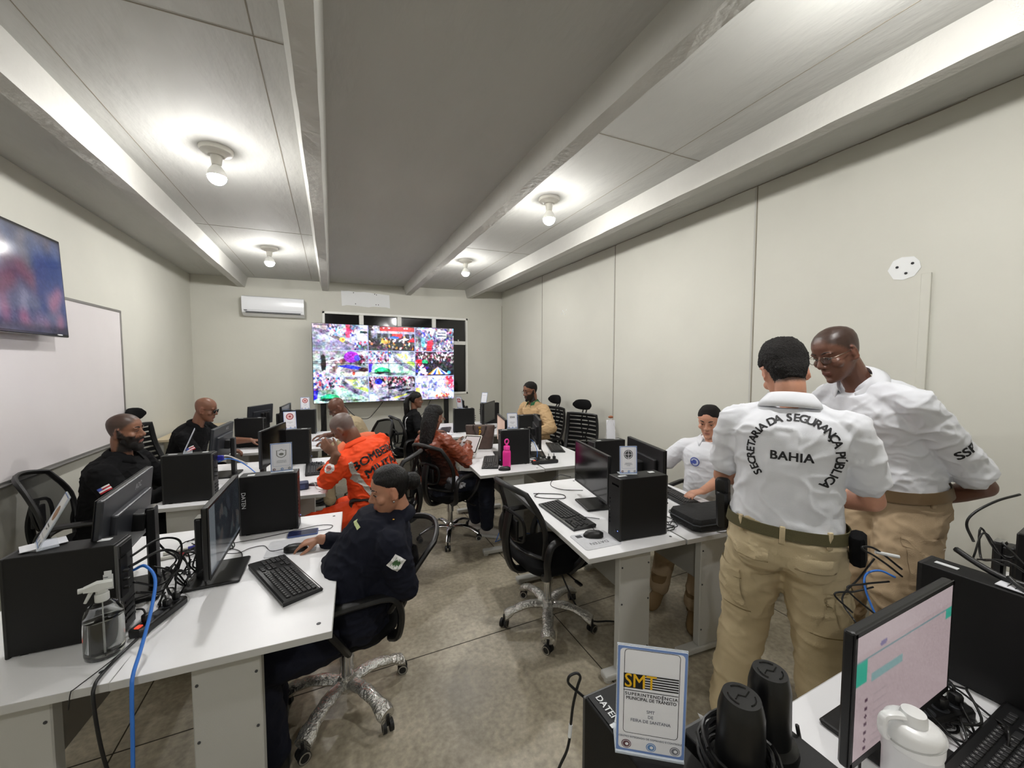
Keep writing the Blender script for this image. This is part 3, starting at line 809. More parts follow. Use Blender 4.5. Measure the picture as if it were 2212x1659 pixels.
def monitor(x, y, rz, label, w=.50, h=.295, zc_=.985, z=DZ, scr=None, back='plain', tilt=0, base=(.20, .24), group='flat monitors on the desks', logo=None):
    """screen faces local +x"""
    t = thing('monitor', label, 'monitor', (x, y, z), rz, group)
    Rt = Matrix.Rotation(math.radians(-tilt), 4, 'Y')
    Mp = Matrix.Translation((0, 0, zc_ - z)) @ Rt
    q = MB(); q.T = Mp
    q.box((0, 0, 0), (.022, w, h), .005); q.box((-.018, 0, -.02), (.026, w * .72, h * .62), .012)
    body = q.build('display_housing', M_bezel if back == 'grey' else M_black, t)
    q = MB(); q.T = Mp
    bz = .010
    q.box((.0118, 0, -h / 2 + .008), (.003, w - .002, .015)); q.box((.0118, 0, h / 2 - bz / 2), (.003, w - .002, bz))
    for s in (-1, 1): q.box((.0118, s * (w / 2 - bz / 2), 0), (.003, bz, h - .002))
    q.build('bezel', M_black, t)
    Msc = Mp @ Matrix(((0, 0, 1, .0122), (1, 0, 0, 0), (0, 1, 0, .003), (0, 0, 0, 1)))
    if scr is None:
        q = MB(); q.T = Msc; q.box((0, 0, 0), (w - 2 * bz, h - .026, .001)); q.build('screen', M_gloss, t)
    else:
        picture_mesh(scr[0], Msc @ Matrix.Translation((0, 0, .0006)), w - 2 * bz, h - .026, 'screen', scr[1], t)
    q = MB(); q.T = Mp; q.box((-.045, 0, -.01), (.05, .075, .075), .006)
    q.build('mount', M_black, t)
    q = MB(); q.box((-.082, 0, (zc_ - z) * .5 + .02), (.03, .062, (zc_ - z) * 1.0 + .03), .008); q.build('stand_pole', M_black, t)
    q = MB(); q.box((-.082, 0, (zc_ - z) + .0365), (.026, .055, .002)); q.build('pole_cap', M_silver, t)
    q = MB(); q.box((-.02, 0, .007), (base[0], base[1], .014), .006); q.build('stand_base', M_black, t)
    if logo:
        Ml = Mp @ Matrix(((0, 0, -1, -.0115), (-1, 0, 0, 0), (0, 1, 0, 0), (0, 0, 0, 1)))
        txt_part(t, [(logo, .034, 0.08, h * .40 - .008)], Ml, mat('logo_grey', rgb(168, 170, 175), .4), 'logo', bold=.02)
    return t
# pictures on the lit screens
p = Pic(120, 72, (176, 158, 160)); p.rect(0, 0, 1, .16, (182, 166, 168)); p.rect(0, .2, 1, .215, (104, 138, 142)); p.rect(.0, .22, .1, .40, (30, 158, 132)); p.rect(.92, .2, 1, .30, (60, 160, 140)); p.rect(.14, .36, .44, .43, (126, 158, 158)); p.ell(.24, .15, .035, .025, (120, 110, 145))
for k in range(7): p.ell(.1, .55 + .065 * k, .012, .016, (76, 50, 66))
for k in range(7): p.rect(.16, .54 + .065 * k, .30, .555 + .065 * k, (166, 150, 152))
p.a += RN.normal(0, .012, p.a.shape[:2])[..., None]
SCR_CHAT = (p.a, screen_material('chat_picture', .76, .3))
p = Pic(60, 40, (110, 96, 98)); p.rect(0, 0, 1, .2, (66, 92, 88)); SCR_DIM = (p.a, screen_material('dim_picture', .8, .3))
p = Pic(60, 40, (212, 178, 158)); p.rect(.05, .1, .4, .9, (222, 190, 172)); p.rect(0, 0, 1, .05, (150, 120, 110)); SCR_PEACH = (p.a, screen_material('peach_picture', .8, .3))
p = Pic(80, 50, (30, 34, 38)); p.rect(0, 0, .16, 1, (92, 98, 102)); p.rect(0, .93, 1, 1, (80, 86, 92)); p.crowd(30, .2, .1, .95, .85, [(52, 58, 60), (40, 44, 50), (64, 60, 58), (24, 26, 30)], .06); SCR_DARK = (p.a, screen_material('cctv_picture', .8, .12))

monitor(-0.462, 2.105, math.radians(-1), 'monitor facing the woman in navy uniform', scr=SCR_DARK)
monitor(-0.785, 2.09, math.radians(180 + 4), 'grey backed monitor with logo at the front left, seen from behind', w=.54, h=.31, zc_=1.06, back='grey', logo='AOC', tilt=6)
monitor(-0.455, 3.72, math.radians(-14), 'grey backed monitor beside the round red emblem sign', zc_=1.03, back='grey', tilt=0)
monitor(-0.86, 3.98, math.radians(180 - 4), 'grey backed monitor between the bearded man and the man with sunglasses', zc_=1.03, back='grey', logo='AOC', tilt=6)
monitor(-0.52, 5.38, math.radians(-6), 'monitor seen edge on, back left row', zc_=1.06, h=.28)
monitor(-0.80, 5.55, math.radians(180 - 30), 'dark blue backed monitor at the far end of the left desks', zc_=1.07, back='grey', h=.24, w=.40, tilt=4)
monitor(1.57, 2.10, math.radians(180 - 12), 'black monitor behind the empty office chair', w=.52, h=.30, zc_=.99, base=(.19, .22))
monitor(2.00, 2.06, math.radians(-16), 'black monitor seen from behind, between the cross sign and the white polo man', w=.52, h=.30, zc_=.99)
monitor(1.60, 3.68, math.radians(180 - 14), 'monitor with a peach lit screen beside the brown handbag', zc_=1.0, scr=SCR_PEACH)
monitor(1.93, 3.52, math.radians(-22), 'black monitor seen from behind right of the pink bottle', zc_=1.0)
monitor(1.77, 5.62, math.radians(180 - 10), 'black monitor behind the red emblem sign, back right row', zc_=1.02, h=.28)
monitor(2.06, 5.22, math.radians(-40), 'black backed monitor above the brown handbag', zc_=1.0, h=.28)
monitor(1.255, 0.425, math.radians(-90), 'lit monitor with a pale page nearest the viewer', w=.50, h=.31, zc_=.965, scr=SCR_CHAT, base=(.20, .20))
monitor(2.36, 0.45, math.radians(-90 + 4), 'monitor cut off by the right edge of the picture', w=.50, h=.30, zc_=.975, scr=SCR_DIM)

def keyboard(x, y, rz, label, z=DZ, L=.44, W=.15, group='black keyboards', worn=False):
    """length along local y, user side +x"""
    t = thing('keyboard', label, 'keyboard', (x, y, z), rz, group)
    q = MB()
    q.loft([[(W / 2, -L / 2, .001), (W / 2, L / 2, .001), (-W / 2, L / 2, .001), (-W / 2, -L / 2, .001)],
            [(W / 2 + .002, -L / 2 - .002, .010), (W / 2 + .002, L / 2 + .002, .010), (-W / 2 - .002, L / 2 + .002, .018), (-W / 2 - .002, -L / 2 - .002, .018)],
            [(W / 2 - .004, -L / 2 + .004, .013), (W / 2 - .004, L / 2 - .004, .013), (-W / 2 + .004, L / 2 - .004, .023), (-W / 2 + .004, -L / 2 + .004, .023)]])
    q.build('keyboard_body', M_black, t)
    q = MB(); r_ = random.Random(3); lg = MB()
    rows = 6; px = .0187
    x0 = -W / 2 + .026
    for r in range(rows):
        xx = x0 + r * .0188 + (.006 if r > 0 else 0)
        zz = .0215 - (xx + W / 2) / W * .009 + .003
        yy = -L / 2 + .016
        widths = [1] * 13 + [1.9] if r else [1.0] * 14 + [1]
        if r == 5: widths = [1.3, 1.1, 1.2, 5.6, 1.2, 1.1, 1.1, 1.3]
        if r == 3: widths = [1.7] + [1] * 11 + [2.2]
        if r == 4: widths = [2.2] + [1] * 10 + [2.7]
        for w_ in widths:
            ww = w_ * px
            if yy + ww < -L / 2 + .30:
                q.box((xx, yy + ww / 2, zz), (.0155, ww - .003, .007), .0018)
                if w_ == 1: lg.box((xx - .002, yy + ww / 2 - .002, zz + .0037), (.004, .003, .0004))
            yy += ww
        for k in range(3):
            if r in (1, 2, 5) or (r == 4 and k == 1) or r == 0:
                q.box((xx, -L / 2 + .318 + k * px, zz), (.0155, px - .003, .007), .0018)
        for k in range(4):
            if r > 0 and not (k == 3 and r in (2, 4)):
                q.box((xx, -L / 2 + .378 + k * px * .78 * .98, zz), (.0155, px * .78 - .002, .007), .0018)
    q.build('keys', M_key, t); lg.build('key_legends', M_keyleg, t)
    MB().box((W / 2 - .006, 0, .0128), (.004, L - .02, .0012)).build('trim', M_silver, t)
    return t
def mouse(x, y, rz, label, z=DZ, group='black computer mice'):
    t = thing('mouse', label, 'mouse', (x, y, z), rz, group)
    q = MB(); rings = []
    for k in range(9):
        u = -1 + 2 * k / 8; w_ = .030 * math.sqrt(max(.05, 1 - abs(u) ** 3 * .92)); h_ = .034 * math.sqrt(max(.04, 1 - (abs(u + .12) / 1.15) ** 2.4))
        rings.append([(u * .054, w_ * math.cos(a), .002 + h_ * max(0, math.sin(a)) ** .8 if math.sin(a) > 0 else .002) for a in [2 * PI * i / 16 for i in range(16)]])
    q.loft(rings); q.build('mouse_body', M_black, t, True)
    q = MB(); q.cyl((-.03, -.004, .029), (-.03, .004, .029), .007, n=12); q.build('scroll_wheel', M_grey, t, True)
    return t
keyboard(-0.213, 1.935, math.radians(24), 'black keyboard on the desk of the woman in navy uniform')
keyboard(1.312, 2.02, math.radians(180 - 2), 'black keyboard on the front right desk before the empty chair')
keyboard(-0.155, 3.86, math.radians(2), 'black keyboard before the man in orange', L=.42)
keyboard(1.37, 3.42, math.radians(180 - 24), 'black keyboard partly hidden behind the tower with the pink bottle')
keyboard(2.27, 3.72, math.radians(-22), 'black keyboard at the back of the desk with the tumbler')
keyboard(2.23, 2.02, math.radians(-12), 'black keyboard behind the black carrying case')
keyboard(1.475, 0.275, math.radians(-90), 'black keyboard nearest the viewer at the lower right corner', L=.42, W=.15)
keyboard(1.44, 5.35, math.radians(180 - 20), 'dark keyboard before the woman with the ponytail', L=.40)
mouse(-0.185, 2.205, math.radians(-4), 'black mouse under the hand of the woman in navy', z=DZ + .003)
mouse(1.287, 1.70, math.radians(150), 'black mouse on the lettered mouse pad', z=DZ + .003)
mouse(1.385, 3.13, math.radians(160), 'black mouse next to the pink bottle')
mouse(1.30, 5.02, math.radians(180), 'black mouse under the hand of the ponytail woman')

def pad(x, y, rz, w, h, label, text=None):
    t = thing('mouse_pad', label, 'mouse pad', (x, y, DZ), rz)
    MB().prism(rrect(w, h, .015), 0, .003).build('pad', mat('pad_grey', rgb(196, 197, 201), .6, var=.05, vscale=30), t)
    if text:
        txt_part(t, [(text, .035, 0, h * .2)], Matrix.Translation((0, 0, .0034)), M_ink, bold=.0)
        MB().box((w * .30, -h * .34, .0033), (.035, .03, .0006)).build('label_block', M_grey, t)
    return t
pad(1.275, 1.665, math.radians(176), .22, .18, 'light grey mouse pad with upside down lettering on the front right desk', 'DATEN')
pad(-0.205, 2.27, math.radians(-3), .23, .19, 'light grey mouse pad under the hand of the woman in navy')

# ------------------------------------------------------------------ signs
def sign(x, y, z, rz, w, h, lean, label, kind, side=False):
    """upright acrylic sign; print faces local -y"""
    t = thing('desk_sign', label, 'sign', (x, y, z), rz, 'acrylic desk signs')
    R = Matrix.Rotation(math.radians(-lean), 4, 'X')
    q = MB(); q.T = R; q.box((0, 0, h / 2 + .002), (w, .003, h)); q.T = None; q.box((0, .022, .0015), (w, .05, .003))
    q.build('acrylic_stand', M_acrylic, t)
    q = MB(); q.T = R; q.box((0, -.0022, h / 2 + .004), (w - .002, .0008, h - .006)); q.build('printed_sheet', M_paper, t)
    Mf = R @ Matrix(((1, 0, 0, 0), (0, 0, -1, -.0028), (0, 1, 0, h / 2 + .004), (0, 0, 0, 1)))
    q = MB(); ring_poly(q, rrect(w - .002, h - .006, .002, 3), rrect(w - .009, h - .014, .006, 3), 0, Mf); q.build('blue_border', mat('sheet_blue', rgb(112, 140, 196), .6), t)
    if kind == 'plain':
        txt_part(t, [('COMUNICADO', w * .1, 0, h * .2)], Mf, M_inkgrey); return t
    iw, ih = w - .022, h * .77
    q = MB(); ring_poly(q, rrect(iw, ih, .006, 4, 0, h * .075), rrect(iw - .0016, ih - .0016, .0053, 4, 0, h * .075), .0002, Mf); q.build('frame_line', M_inkblue if kind in ('shield', 'cross') else M_ink, t)
    MB2 = MB(); cols = [rgb(92, 56, 66), rgb(96, 138, 190), rgb(120, 122, 130)]
    for i, xx in enumerate((-.34, 0.02, .36)):
        q = MB(); flat_poly(q, disc_poly(xx * w, -h * .415, w * .072, 18), .0003, Mf)
        q.mi = 1; ring_poly(q, disc_poly(xx * w, -h * .415, w * .060, 18), disc_poly(xx * w, -h * .415, w * .052, 18), .0005, Mf); flat_poly(q, disc_poly(xx * w + w * .008, -h * .415, w * .026, 8), .0005, Mf)
        q.build('emblem', [mat('emblem_%d' % i, cols[i], .6), M_paper], t)
    if kind == 'smt':
        q = MB(); Y0 = h * .175
        flat_poly(q, [(-w * .40, Y0 - h * .066), (-w * .12, Y0 - h * .066), (-w * .12, Y0 + h * .066), (-w * .40, Y0 + h * .066)], .0003, Mf)
        for k in range(6):
            yk = Y0 + h * .060 - k * h * .0225
            flat_poly(q, [(-w * .14, yk - h * .006), (w * .38, yk - h * .006), (w * .38, yk + h * .006), (-w * .14, yk + h * .006)], .0003, Mf)
        flat_poly(q, [(-w * .40, Y0 - h * .090), (w * .38, Y0 - h * .090), (w * .38, Y0 - h * .084), (-w * .40, Y0 - h * .084)], .0003, Mf)
        q.build('logo_bars', M_ink, t)
        q = MB(); text_into(q, 'SMT', h * .175, Mf @ Matrix.Translation((-w * .39, Y0, .0010)), .012, 'LEFT', 1.0, .80); q.build('logo_letters', M_yellow, t)
        txt_part(t, [('SUPERINTENDÊNCIA', h * .040, 0, h * .055)], Mf @ Matrix.Translation((0, 0, .0003)), M_ink, bold=.02, spacing=1.18, sx=.98)
        txt_part(t, [('MUNICIPAL DE TRÂNSITO', h * .042, 0, h * .016)], Mf @ Matrix.Translation((0, 0, .0003)), M_ink, bold=.02, sx=.98 * .83)
        txt_part(t, [('SMT', h * .040, 0, -h * .092), ('DE', h * .040, 0, -h * .138), ('FEIRA DE SANTANA', h * .040, 0, -h * .184)], Mf @ Matrix.Translation((0, 0, .0003)), M_inkgrey, bold=.01, sx=.9)
        txt_part(t, [('CENTRO INTEGRADO DE COMANDO E CONTROLE', h * .0235, 0, -h * .345)], Mf @ Matrix.Translation((0, 0, .0003)), M_inkgrey, bold=.01, sx=.92)
    elif kind == 'shield':
        sh = [(-.2, .28), (-.1, .27), (0, .33), (.1, .27), (.2, .28), (.2, .12), (.19, .06), (.12, 0), (0, -.04), (-.12, 0), (-.19, .06), (-.2, .12)]
        q = MB(); flat_poly(q, [(a * w * 1.15, b_ * h * .85) for a, b_ in sh], .0003, Mf); q.mi = 1; flat_poly(q, [(a * w * .95, (b_ - .14) * h * .72 + h * .12) for a, b_ in sh], .0005, Mf)
        q.mi = 0; flat_poly(q, disc_poly(0, h * .10, w * .11, 14, h * .045), .0007, Mf); q.build('shield_emblem', [mat('shield_grey', rgb(120, 122, 118), .6), M_paper], t)
        txt_part(t, [('SECRETARIA DE ESTADO', h * .034, 0, -h * .13), ('DE SEGURANÇA PÚBLICA', h * .034, 0, -h * .18)], Mf @ Matrix.Translation((0, 0, .0003)), M_inkgrey, bold=.02, sx=.75)
    elif kind == 'cross':
        q = MB(); ring_poly(q, disc_poly(0, h * .19, w * .26), disc_poly(0, h * .19, w * .22), .0003, Mf); flat_poly(q, disc_poly(0, h * .19, w * .19), .0003, Mf)
        q.mi = 1; flat_poly(q, [(-w * .012, h * .19 - w * .3), (w * .012, h * .19 - w * .3), (w * .012, h * .19 + w * .24), (-w * .012, h * .19 + w * .24)], .0005, Mf); flat_poly(q, [(-w * .24, h * .19 - w * .012), (w * .24, h * .19 - w * .012), (w * .24, h * .19 + w * .012), (-w * .24, h * .19 + w * .012)], .0005, Mf)
        q.build('cross_emblem', [M_grey, M_paper], t)
        txt_part(t, [('SUPERINTENDÊNCIA', h * .033, 0, -h * .12), ('DE TELECOMUNICAÇÕES', h * .033, 0, -h * .165), ('SSP BAHIA', h * .033, 0, -h * .21)], Mf @ Matrix.Translation((0, 0, .0003)), M_inkgrey, bold=.02, sx=.75)
    elif kind in ('redround', 'smallround'):
        q = MB(); flat_poly(q, disc_poly(0, h * .2, w * .30), .0003, Mf); q.mi = 1; flat_poly(q, disc_poly(0, h * .2, w * .23), .0005, Mf); q.mi = 0; flat_poly(q, disc_poly(0, h * .2, w * .09, 12), .0007, Mf)
        q.build('round_emblem', [mat('emblem_red', rgb(150, 52, 58), .6), mat('emblem_rose', rgb(222, 176, 176), .6)], t)
        txt_part(t, [('CORPO DE BOMBEIROS', h * .036, 0, -h * .12), ('MILITAR', h * .036, 0, -h * .175)], Mf @ Matrix.Translation((0, 0, .0003)), M_inkgrey, bold=.02, sx=.75)
    elif kind == 'redblock':
        q = MB(); flat_poly(q, [(-w * .28, h * .02), (w * .28, h * .02), (w * .28, h * .34), (-w * .28, h * .34)], .0003, Mf); q.mi = 1; flat_poly(q, disc_poly(0, h * .19, w * .16), .0005, Mf); q.mi = 0; flat_poly(q, disc_poly(0, h * .19, w * .08), .0007, Mf)
        q.build('red_emblem', [mat('emblem_red2', rgb(176, 38, 52), .6), M_paper], t)
    elif kind == 'sesab':
        txt_part(t, [('SESAB', h * .17, 0, h * .22)], Mf @ Matrix.Translation((0, 0, .0004)), M_ink, bold=.02, sx=.72)
        txt_part(t, [('SECRETARIA DA SAÚDE', h * .05, 0, -h * .10), ('DO ESTADO', h * .05, 0, -h * .17)], Mf @ Matrix.Translation((0, 0, .0004)), M_inkgrey, bold=.02, sx=.62)
    elif kind == 'brown':
        q = MB(); flat_poly(q, disc_poly(0, h * .12, w * .26, 20, h * .14), .0003, Mf); q.build('oval_emblem', mat('emblem_brown', rgb(158, 116, 88), .6, var=.3, vscale=80), t)
        txt_part(t, [('GUARDA MUNICIPAL', h * .04, 0, -h * .12), ('DE FEIRA', h * .04, 0, -h * .18)], Mf @ Matrix.Translation((0, 0, .0003)), M_inkgrey, bold=.02, sx=.75)
    return t
sign(.4425, .4345, 1.078, math.radians(-35.5), .104, .186, -3, 'big acrylic sign with yellow letters on the tower nearest the viewer', 'smt')
sign(-0.272, 2.535, 1.078, math.radians(4), .108, .165, 4, 'acrylic sign with a shield emblem, left of the man in orange', 'shield')
sign(1.475, 1.640, 1.088, math.radians(-22), .098, .155, 4, 'acrylic sign with a cross emblem on the big tower', 'cross')
sign(-0.365, 4.15, 1.078, math.radians(10), .105, .17, 16, 'acrylic sign with a large round red emblem', 'redround')
sign(-0.335, 5.86, 1.078, math.radians(8), .11, .165, 8, 'small acrylic sign beside the left edge of the video wall', 'smallround')
sign(1.545, 3.305, 1.078, math.radians(-14), .10, .15, 8, 'acrylic sign with large black letters behind the pink bottle', 'sesab')
sign(1.60, 5.13, 1.078, math.radians(-60), .10, .165, -12, 'acrylic sign with a red block emblem, back right row', 'redblock')
sign(2.16, 5.70, 1.078, math.radians(-50), .10, .165, 16, 'plain white acrylic sign farthest back on the right', 'plain')
sign(-0.915, 1.83, 1.080, math.radians(-62), .105, .175, 26, 'tilted acrylic sign with an oval brown emblem, far left', 'brown')
sign(-0.945, 3.37, 1.078, math.radians(-76), .105, .17, 22, 'acrylic sign seen edge on, on the tower before the bearded man', 'plain')
q = MB(); q.box((0, 0, .001), (.105, .07, .002)); setp(q.build('paper_slip', M_paper), 'white paper slip lying by the tilted sign, far left', 'paper').location = (-0.905, 1.845, 1.0800)
bpy.data.objects['paper_slip'].rotation_euler[2] = .5
# plastic wrapped sign
t = thing('wrapped_sign', 'small sign wrapped in clear plastic, on the tower before the right wall', 'sign', (2.08, 2.525, 1.078), math.radians(-30))
q = MB(); q.T = Matrix.Rotation(math.radians(-14), 4, 'X'); q.box((0, 0, .08), (.07, .003, .155)); q.build('printed_sheet', M_paper, t)
q = MB(); rr = random.Random(5)
rings = []
for k in range(9):
    z = k / 8; r = .045 * (1 - .72 * z) + .004
    rings.append([((r + rr.uniform(-.008, .008)) * math.cos(2 * PI * i / 14), (r * .5 + rr.uniform(-.006, .006)) * math.sin(2 * PI * i / 14) + .035 * z, .002 + z * .175) for i in range(14)])
q.loft(rings); q.build('plastic_wrap', M_film, t, True)
q = MB(); q.ell((.0, .035, .178), (.022, .014, .012), 10); q.build('brown_knob', mat('brown_item', rgb(150, 88, 54), .6), t, True)

# ------------------------------------------------------------------ chairs
def base5(t, seat_z, wrapped, rot=0.0, caster_rot=None):
    m = M_wrapped if wrapped else M_chrome
    q = MB(); q.cyl((0, 0, .10), (0, 0, seat_z - .08), .024, n=18); q.cyl((0, 0, .26), (0, 0, seat_z - .06), .034, .03, n=18)
    q.build('gas_cylinder', M_chrome, t, True)
    MB().lathe([(.03, .075), (.045, .08), (.045, .13), (.032, .15)], n=20).build('hub', m, t, True)
    for k in range(5):
        a = rot + 2 * PI * k / 5
        d = Vector((math.cos(a), math.sin(a), 0)); s = Vector((-d.y, d.x, 0))
        pts = [d * .03 + Vector((0, 0, .115)), d * .12 + Vector((0, 0, .128)), d * .21 + Vector((0, 0, .112)), d * .295 + Vector((0, 0, .072))]
        pp = catmull(pts, 4); rr_ = []
        q = MB(); rings = []
        rnd = random.Random(k)
        for i, p_ in enumerate(pp):
            u = i / (len(pp) - 1); hw = .022 + .006 * (1 - u); hh = .016 - .003 * u
            if wrapped:
                hw += .008 + .012 * (u > .75) + rnd.uniform(-.003, .004); hh += .006 + .01 * (u > .8) + rnd.uniform(-.003, .003)
            rings.append([p_ + s * hw * math.cos(b_) + Vector((0, 0, hh * math.sin(b_))) for b_ in [2 * PI * j / 12 for j in range(12)]])
        q.loft(rings)
        leg = q.build('leg', m, t, True)
        e = d * .295
        ca = (caster_rot if caster_rot is not None else 0) + k * 1.3
        cd = Vector((math.cos(ca), math.sin(ca), 0)); cs = Vector((-cd.y, cd.x, 0))
        q = MB()
        for sgn in (-1, 1):
            q.cyl(e + cs * sgn * .008 + Vector((0, 0, .026)), e + cs * sgn * .024 + Vector((0, 0, .026)), .026, n=18)
        q.cyl(e + Vector((0, 0, .03)), e + Vector((0, 0, .08)), .008, n=8)
        c_ = q.build('caster', M_rubber, leg, True)
        q = MB()
        for sgn in (-1, 1):
            A_ = e + cs * sgn * .0242 + Vector((0, 0, .026))
            x_, y_, _ = frame_of(cs)
            n_ = 18
            o_ = [A_ + x_ * .024 * math.cos(2 * PI * j / n_) + y_ * .024 * math.sin(2 * PI * j / n_) for j in range(n_)]
            i_ = [A_ + x_ * .018 * math.cos(2 * PI * j / n_) + y_ * .018 * math.sin(2 * PI * j / n_) for j in range(n_)]
            q.add(o_ + i_, [(j, (j + 1) % n_, n_ + (j + 1) % n_, n_ + j) for j in range(n_)])
        c_ = q.build('wheel_ring', M_silver, leg)
    return t
def seat_cushion(t, z, m=M_fabric):
    q = MB(); rings = []
    for (zz, k) in ((-.035, .80), (-.03, .92), (-.01, 1.0), (.012, 1.0), (.028, .95), (.036, .82)):
        w_, d_ = .245 * k, .235 * k
        ring = []
        for i in range(28):
            a = 2 * PI * i / 28; c_, s_ = math.cos(a), math.sin(a)
            e = .62
            ring.append((d_ * math.copysign(abs(c_) ** e, c_) , w_ * math.copysign(abs(s_) ** e, s_), z + zz - (.018 if c_ > .6 else 0) * (c_ - .6) * 2))
        rings.append(ring)
    q.loft(rings); q.build('seat', m, t, True)
    q = MB(); q.box((-.01, 0, z - .06), (.20, .16, .05), .012); q.build('seat_mechanism', M_black, t)
    q = MB(); q.tube([(.02, -.08, z - .06), (.03, -.20, z - .07), (.03, -.27, z - .075)], .005); q.box((.03, -.28, z - .075), (.022, .06, .012), .004); q.build('height_lever', M_black, t, True)
def armrests(t, z, w=.275):
    for s in (-1, 1):
        q = MB()
        pts = [(-.17, s * .20, z - .03), (-.19, s * w, z + .02), (-.20, s * (w + .012), z + .12), (-.16, s * (w + .012), z + .205), (-.02, s * (w + .005), z + .215), (.10, s * w, z + .205), (.125, s * w, z + .17), (.06, s * w, z + .06), (.02, s * .21, z - .035)]
        q.tube(pts, .017, n=8, flat=1.5, smooth=5, hint=(0, 1, 0)); q.build('armrest', M_black, t, True)
def task_chair(x, y, heading, label, wrapped=False, z=.47, lean=12, rot=.3, cr=0.6, bh=.43, group='black mesh office chairs', arms=True):
    t = thing('office_chair', label, 'chair', (x, y, 0), heading, group)
    base5(t, z, wrapped, rot, cr); seat_cushion(t, z)
    if arms: armrests(t, z)
    # curved mesh back
    def P(u, v):   # u -1..1 across, v 0..1 up
        wv = .18 + .06 * math.sin(PI * min(1, v * .9 + .12)) + .01 * v
        yy = u * wv
        xx = -.235 - v * math.tan(math.radians(lean)) * .46 + .065 * u * u - .03 * math.sin(PI * v) * -1
        zz = z + .09 + v * bh - .035 * u * u * (v > .5) * (v - .5) * 2
        return Vector((xx, yy, zz))
    nu, nv = 12, 12
    vs = [P(-1 + 2 * i / nu, j / nv) for j in range(nv + 1) for i in range(nu + 1)]
    q = MB(); fs = [(j * (nu + 1) + i, j * (nu + 1) + i + 1, (j + 1) * (nu + 1) + i + 1, (j + 1) * (nu + 1) + i) for j in range(nv) for i in range(nu)]
    q.add(vs, fs); q.build('backrest_mesh', M_mesh, t, True)
    loop = [P(-1 + 2 * i / 8, 0) for i in range(9)] + [P(1, j / 8) for j in range(1, 9)] + [P(1 - 2 * i / 8, 1) for i in range(1, 9)] + [P(-1, 1 - j / 8) for j in range(1, 8)]
    q = MB(); q.tube(loop, .013, n=8, closed=True, flat=1.3, hint=(1, 0, 0)); fr = q.build('backrest_frame', M_black, t, True)
    q = MB()
    q.tube([(-.10, 0, z - .06), (-.24, 0, z - .05), (-.30, 0, z + .04), (-.315, 0, z + .18), P(0, .55) - Vector((.02, 0, 0))], .022, n=8, flat=1.6, smooth=5, hint=(1, 0, 0))
    q.build('back_support', M_black, t, True)
    q = MB()
    for s in (-1, 1): q.tube([P(0, .12) - Vector((.015, 0, 0)), P(s * .45, .2) - Vector((.02, 0, 0)), P(s * .5, .5) - Vector((.02, 0, 0)), P(0, .58) - Vector((.02, 0, 0))], .011, n=6, smooth=4)
    q.box(tuple(P(0, .33) - Vector((.03, 0, 0))), (.02, .16, .12), .01)
    q.build('lumbar_frame', M_black, t, True)
    return t
def high_chair(x, y, heading, label, z=.44, lean=10, group='black high back mesh chairs with headrests', rot=.2):
    t = thing('office_chair', label, 'chair', (x, y, 0), heading, group)
    base5(t, z, False, rot, .4); seat_cushion(t, z); armrests(t, z)
    def P(u, v):
        wv = .175 + .045 * math.sin(PI * min(1, v * .55 + .22))
        return Vector((-.23 - v * math.tan(math.radians(lean)) * .55 - .05 * math.sin(PI * v * .9) + .04 * u * u + .03, u * wv, z + .08 + v * .53))
    loop = [P(-1 + 2 * i / 8, 0) for i in range(9)] + [P(1, j / 10) for j in range(1, 11)] + [P(1 - 2 * i / 8, 1) for i in range(1, 9)] + [P(-1, 1 - j / 10) for j in range(1, 10)]
    q = MB(); q.tube(loop, .017, n=8, closed=True, flat=1.5, hint=(1, 0, 0)); q.build('backrest_frame', M_black, t, True)
    for k in range(9):
        v = .1 + .1 * k
        q = MB(); hh = .019
        ring = [P(-1 + 2 * i / 10, v) for i in range(11)]
        vs = [p_ + Vector((0, 0, -hh)) for p_ in ring] + [p_ + Vector((0, 0, hh)) for p_ in ring] + [p_ + Vector((-.006, 0, -hh)) for p_ in ring] + [p_ + Vector((-.006, 0, hh)) for p_ in ring]
        fs = []
        for i in range(10):
            fs += [(i, i + 1, 12 + i, 11 + i), (22 + i, 33 + i, 34 + i, 23 + i), (11 + i, 12 + i, 34 + i, 33 + i), (i, 22 + i, 23 + i, i + 1)]
        q.add(vs, fs); q.build('back_slat', M_fabric, t, True)
    nu = 10; q = MB()
    vs = [P(-1 + 2 * i / nu, j / 10) - Vector((.008, 0, 0)) for j in range(11) for i in range(nu + 1)]
    q.add(vs, [(j * (nu + 1) + i, j * (nu + 1) + i + 1, (j + 1) * (nu + 1) + i + 1, (j + 1) * (nu + 1) + i) for j in range(10) for i in range(nu)])
    q.build('backrest_mesh', mat('thin_mesh', rgb(26, 26, 27), .8, alpha=.35), t, True)
    q = MB()
    for s in (-1, 1): q.tube([(-.12, 0, z - .06), (-.33, 0, z + .02), P(0, .3) - Vector((.04, 0, 0)), P(s * .25, .75) - Vector((.03, 0, 0)), P(s * .12, 1.0) - Vector((.015, 0, 0))], .010, n=6, smooth=5)
    q.build('back_support', M_black, t, True)
    q = MB(); hc = P(0, 1.0) + Vector((.0, 0, .125))
    for s in (-1, 1): q.tube([P(s * .12, 1.0), P(s * .12, 1.0) + Vector((-.035, 0, .06)), hc + Vector((-.03, s * .02, .0))], .009, n=6, smooth=5)
    q.build('headrest_stem', M_black, t, True)
    q = MB(); rings = []
    for k in range(9):
        u = -1 + 2 * k / 8; w_ = math.sqrt(max(.06, 1 - abs(u) ** 3.2))
        rings.append([hc + Vector((.025 * w_ * math.cos(a) + .045 * u * u, u * .135, .068 * w_ * math.sin(a))) for a in [2 * PI * i / 14 for i in range(14)]])
    q.loft(rings); q.build('headrest', M_fabric, t, True)
    return t
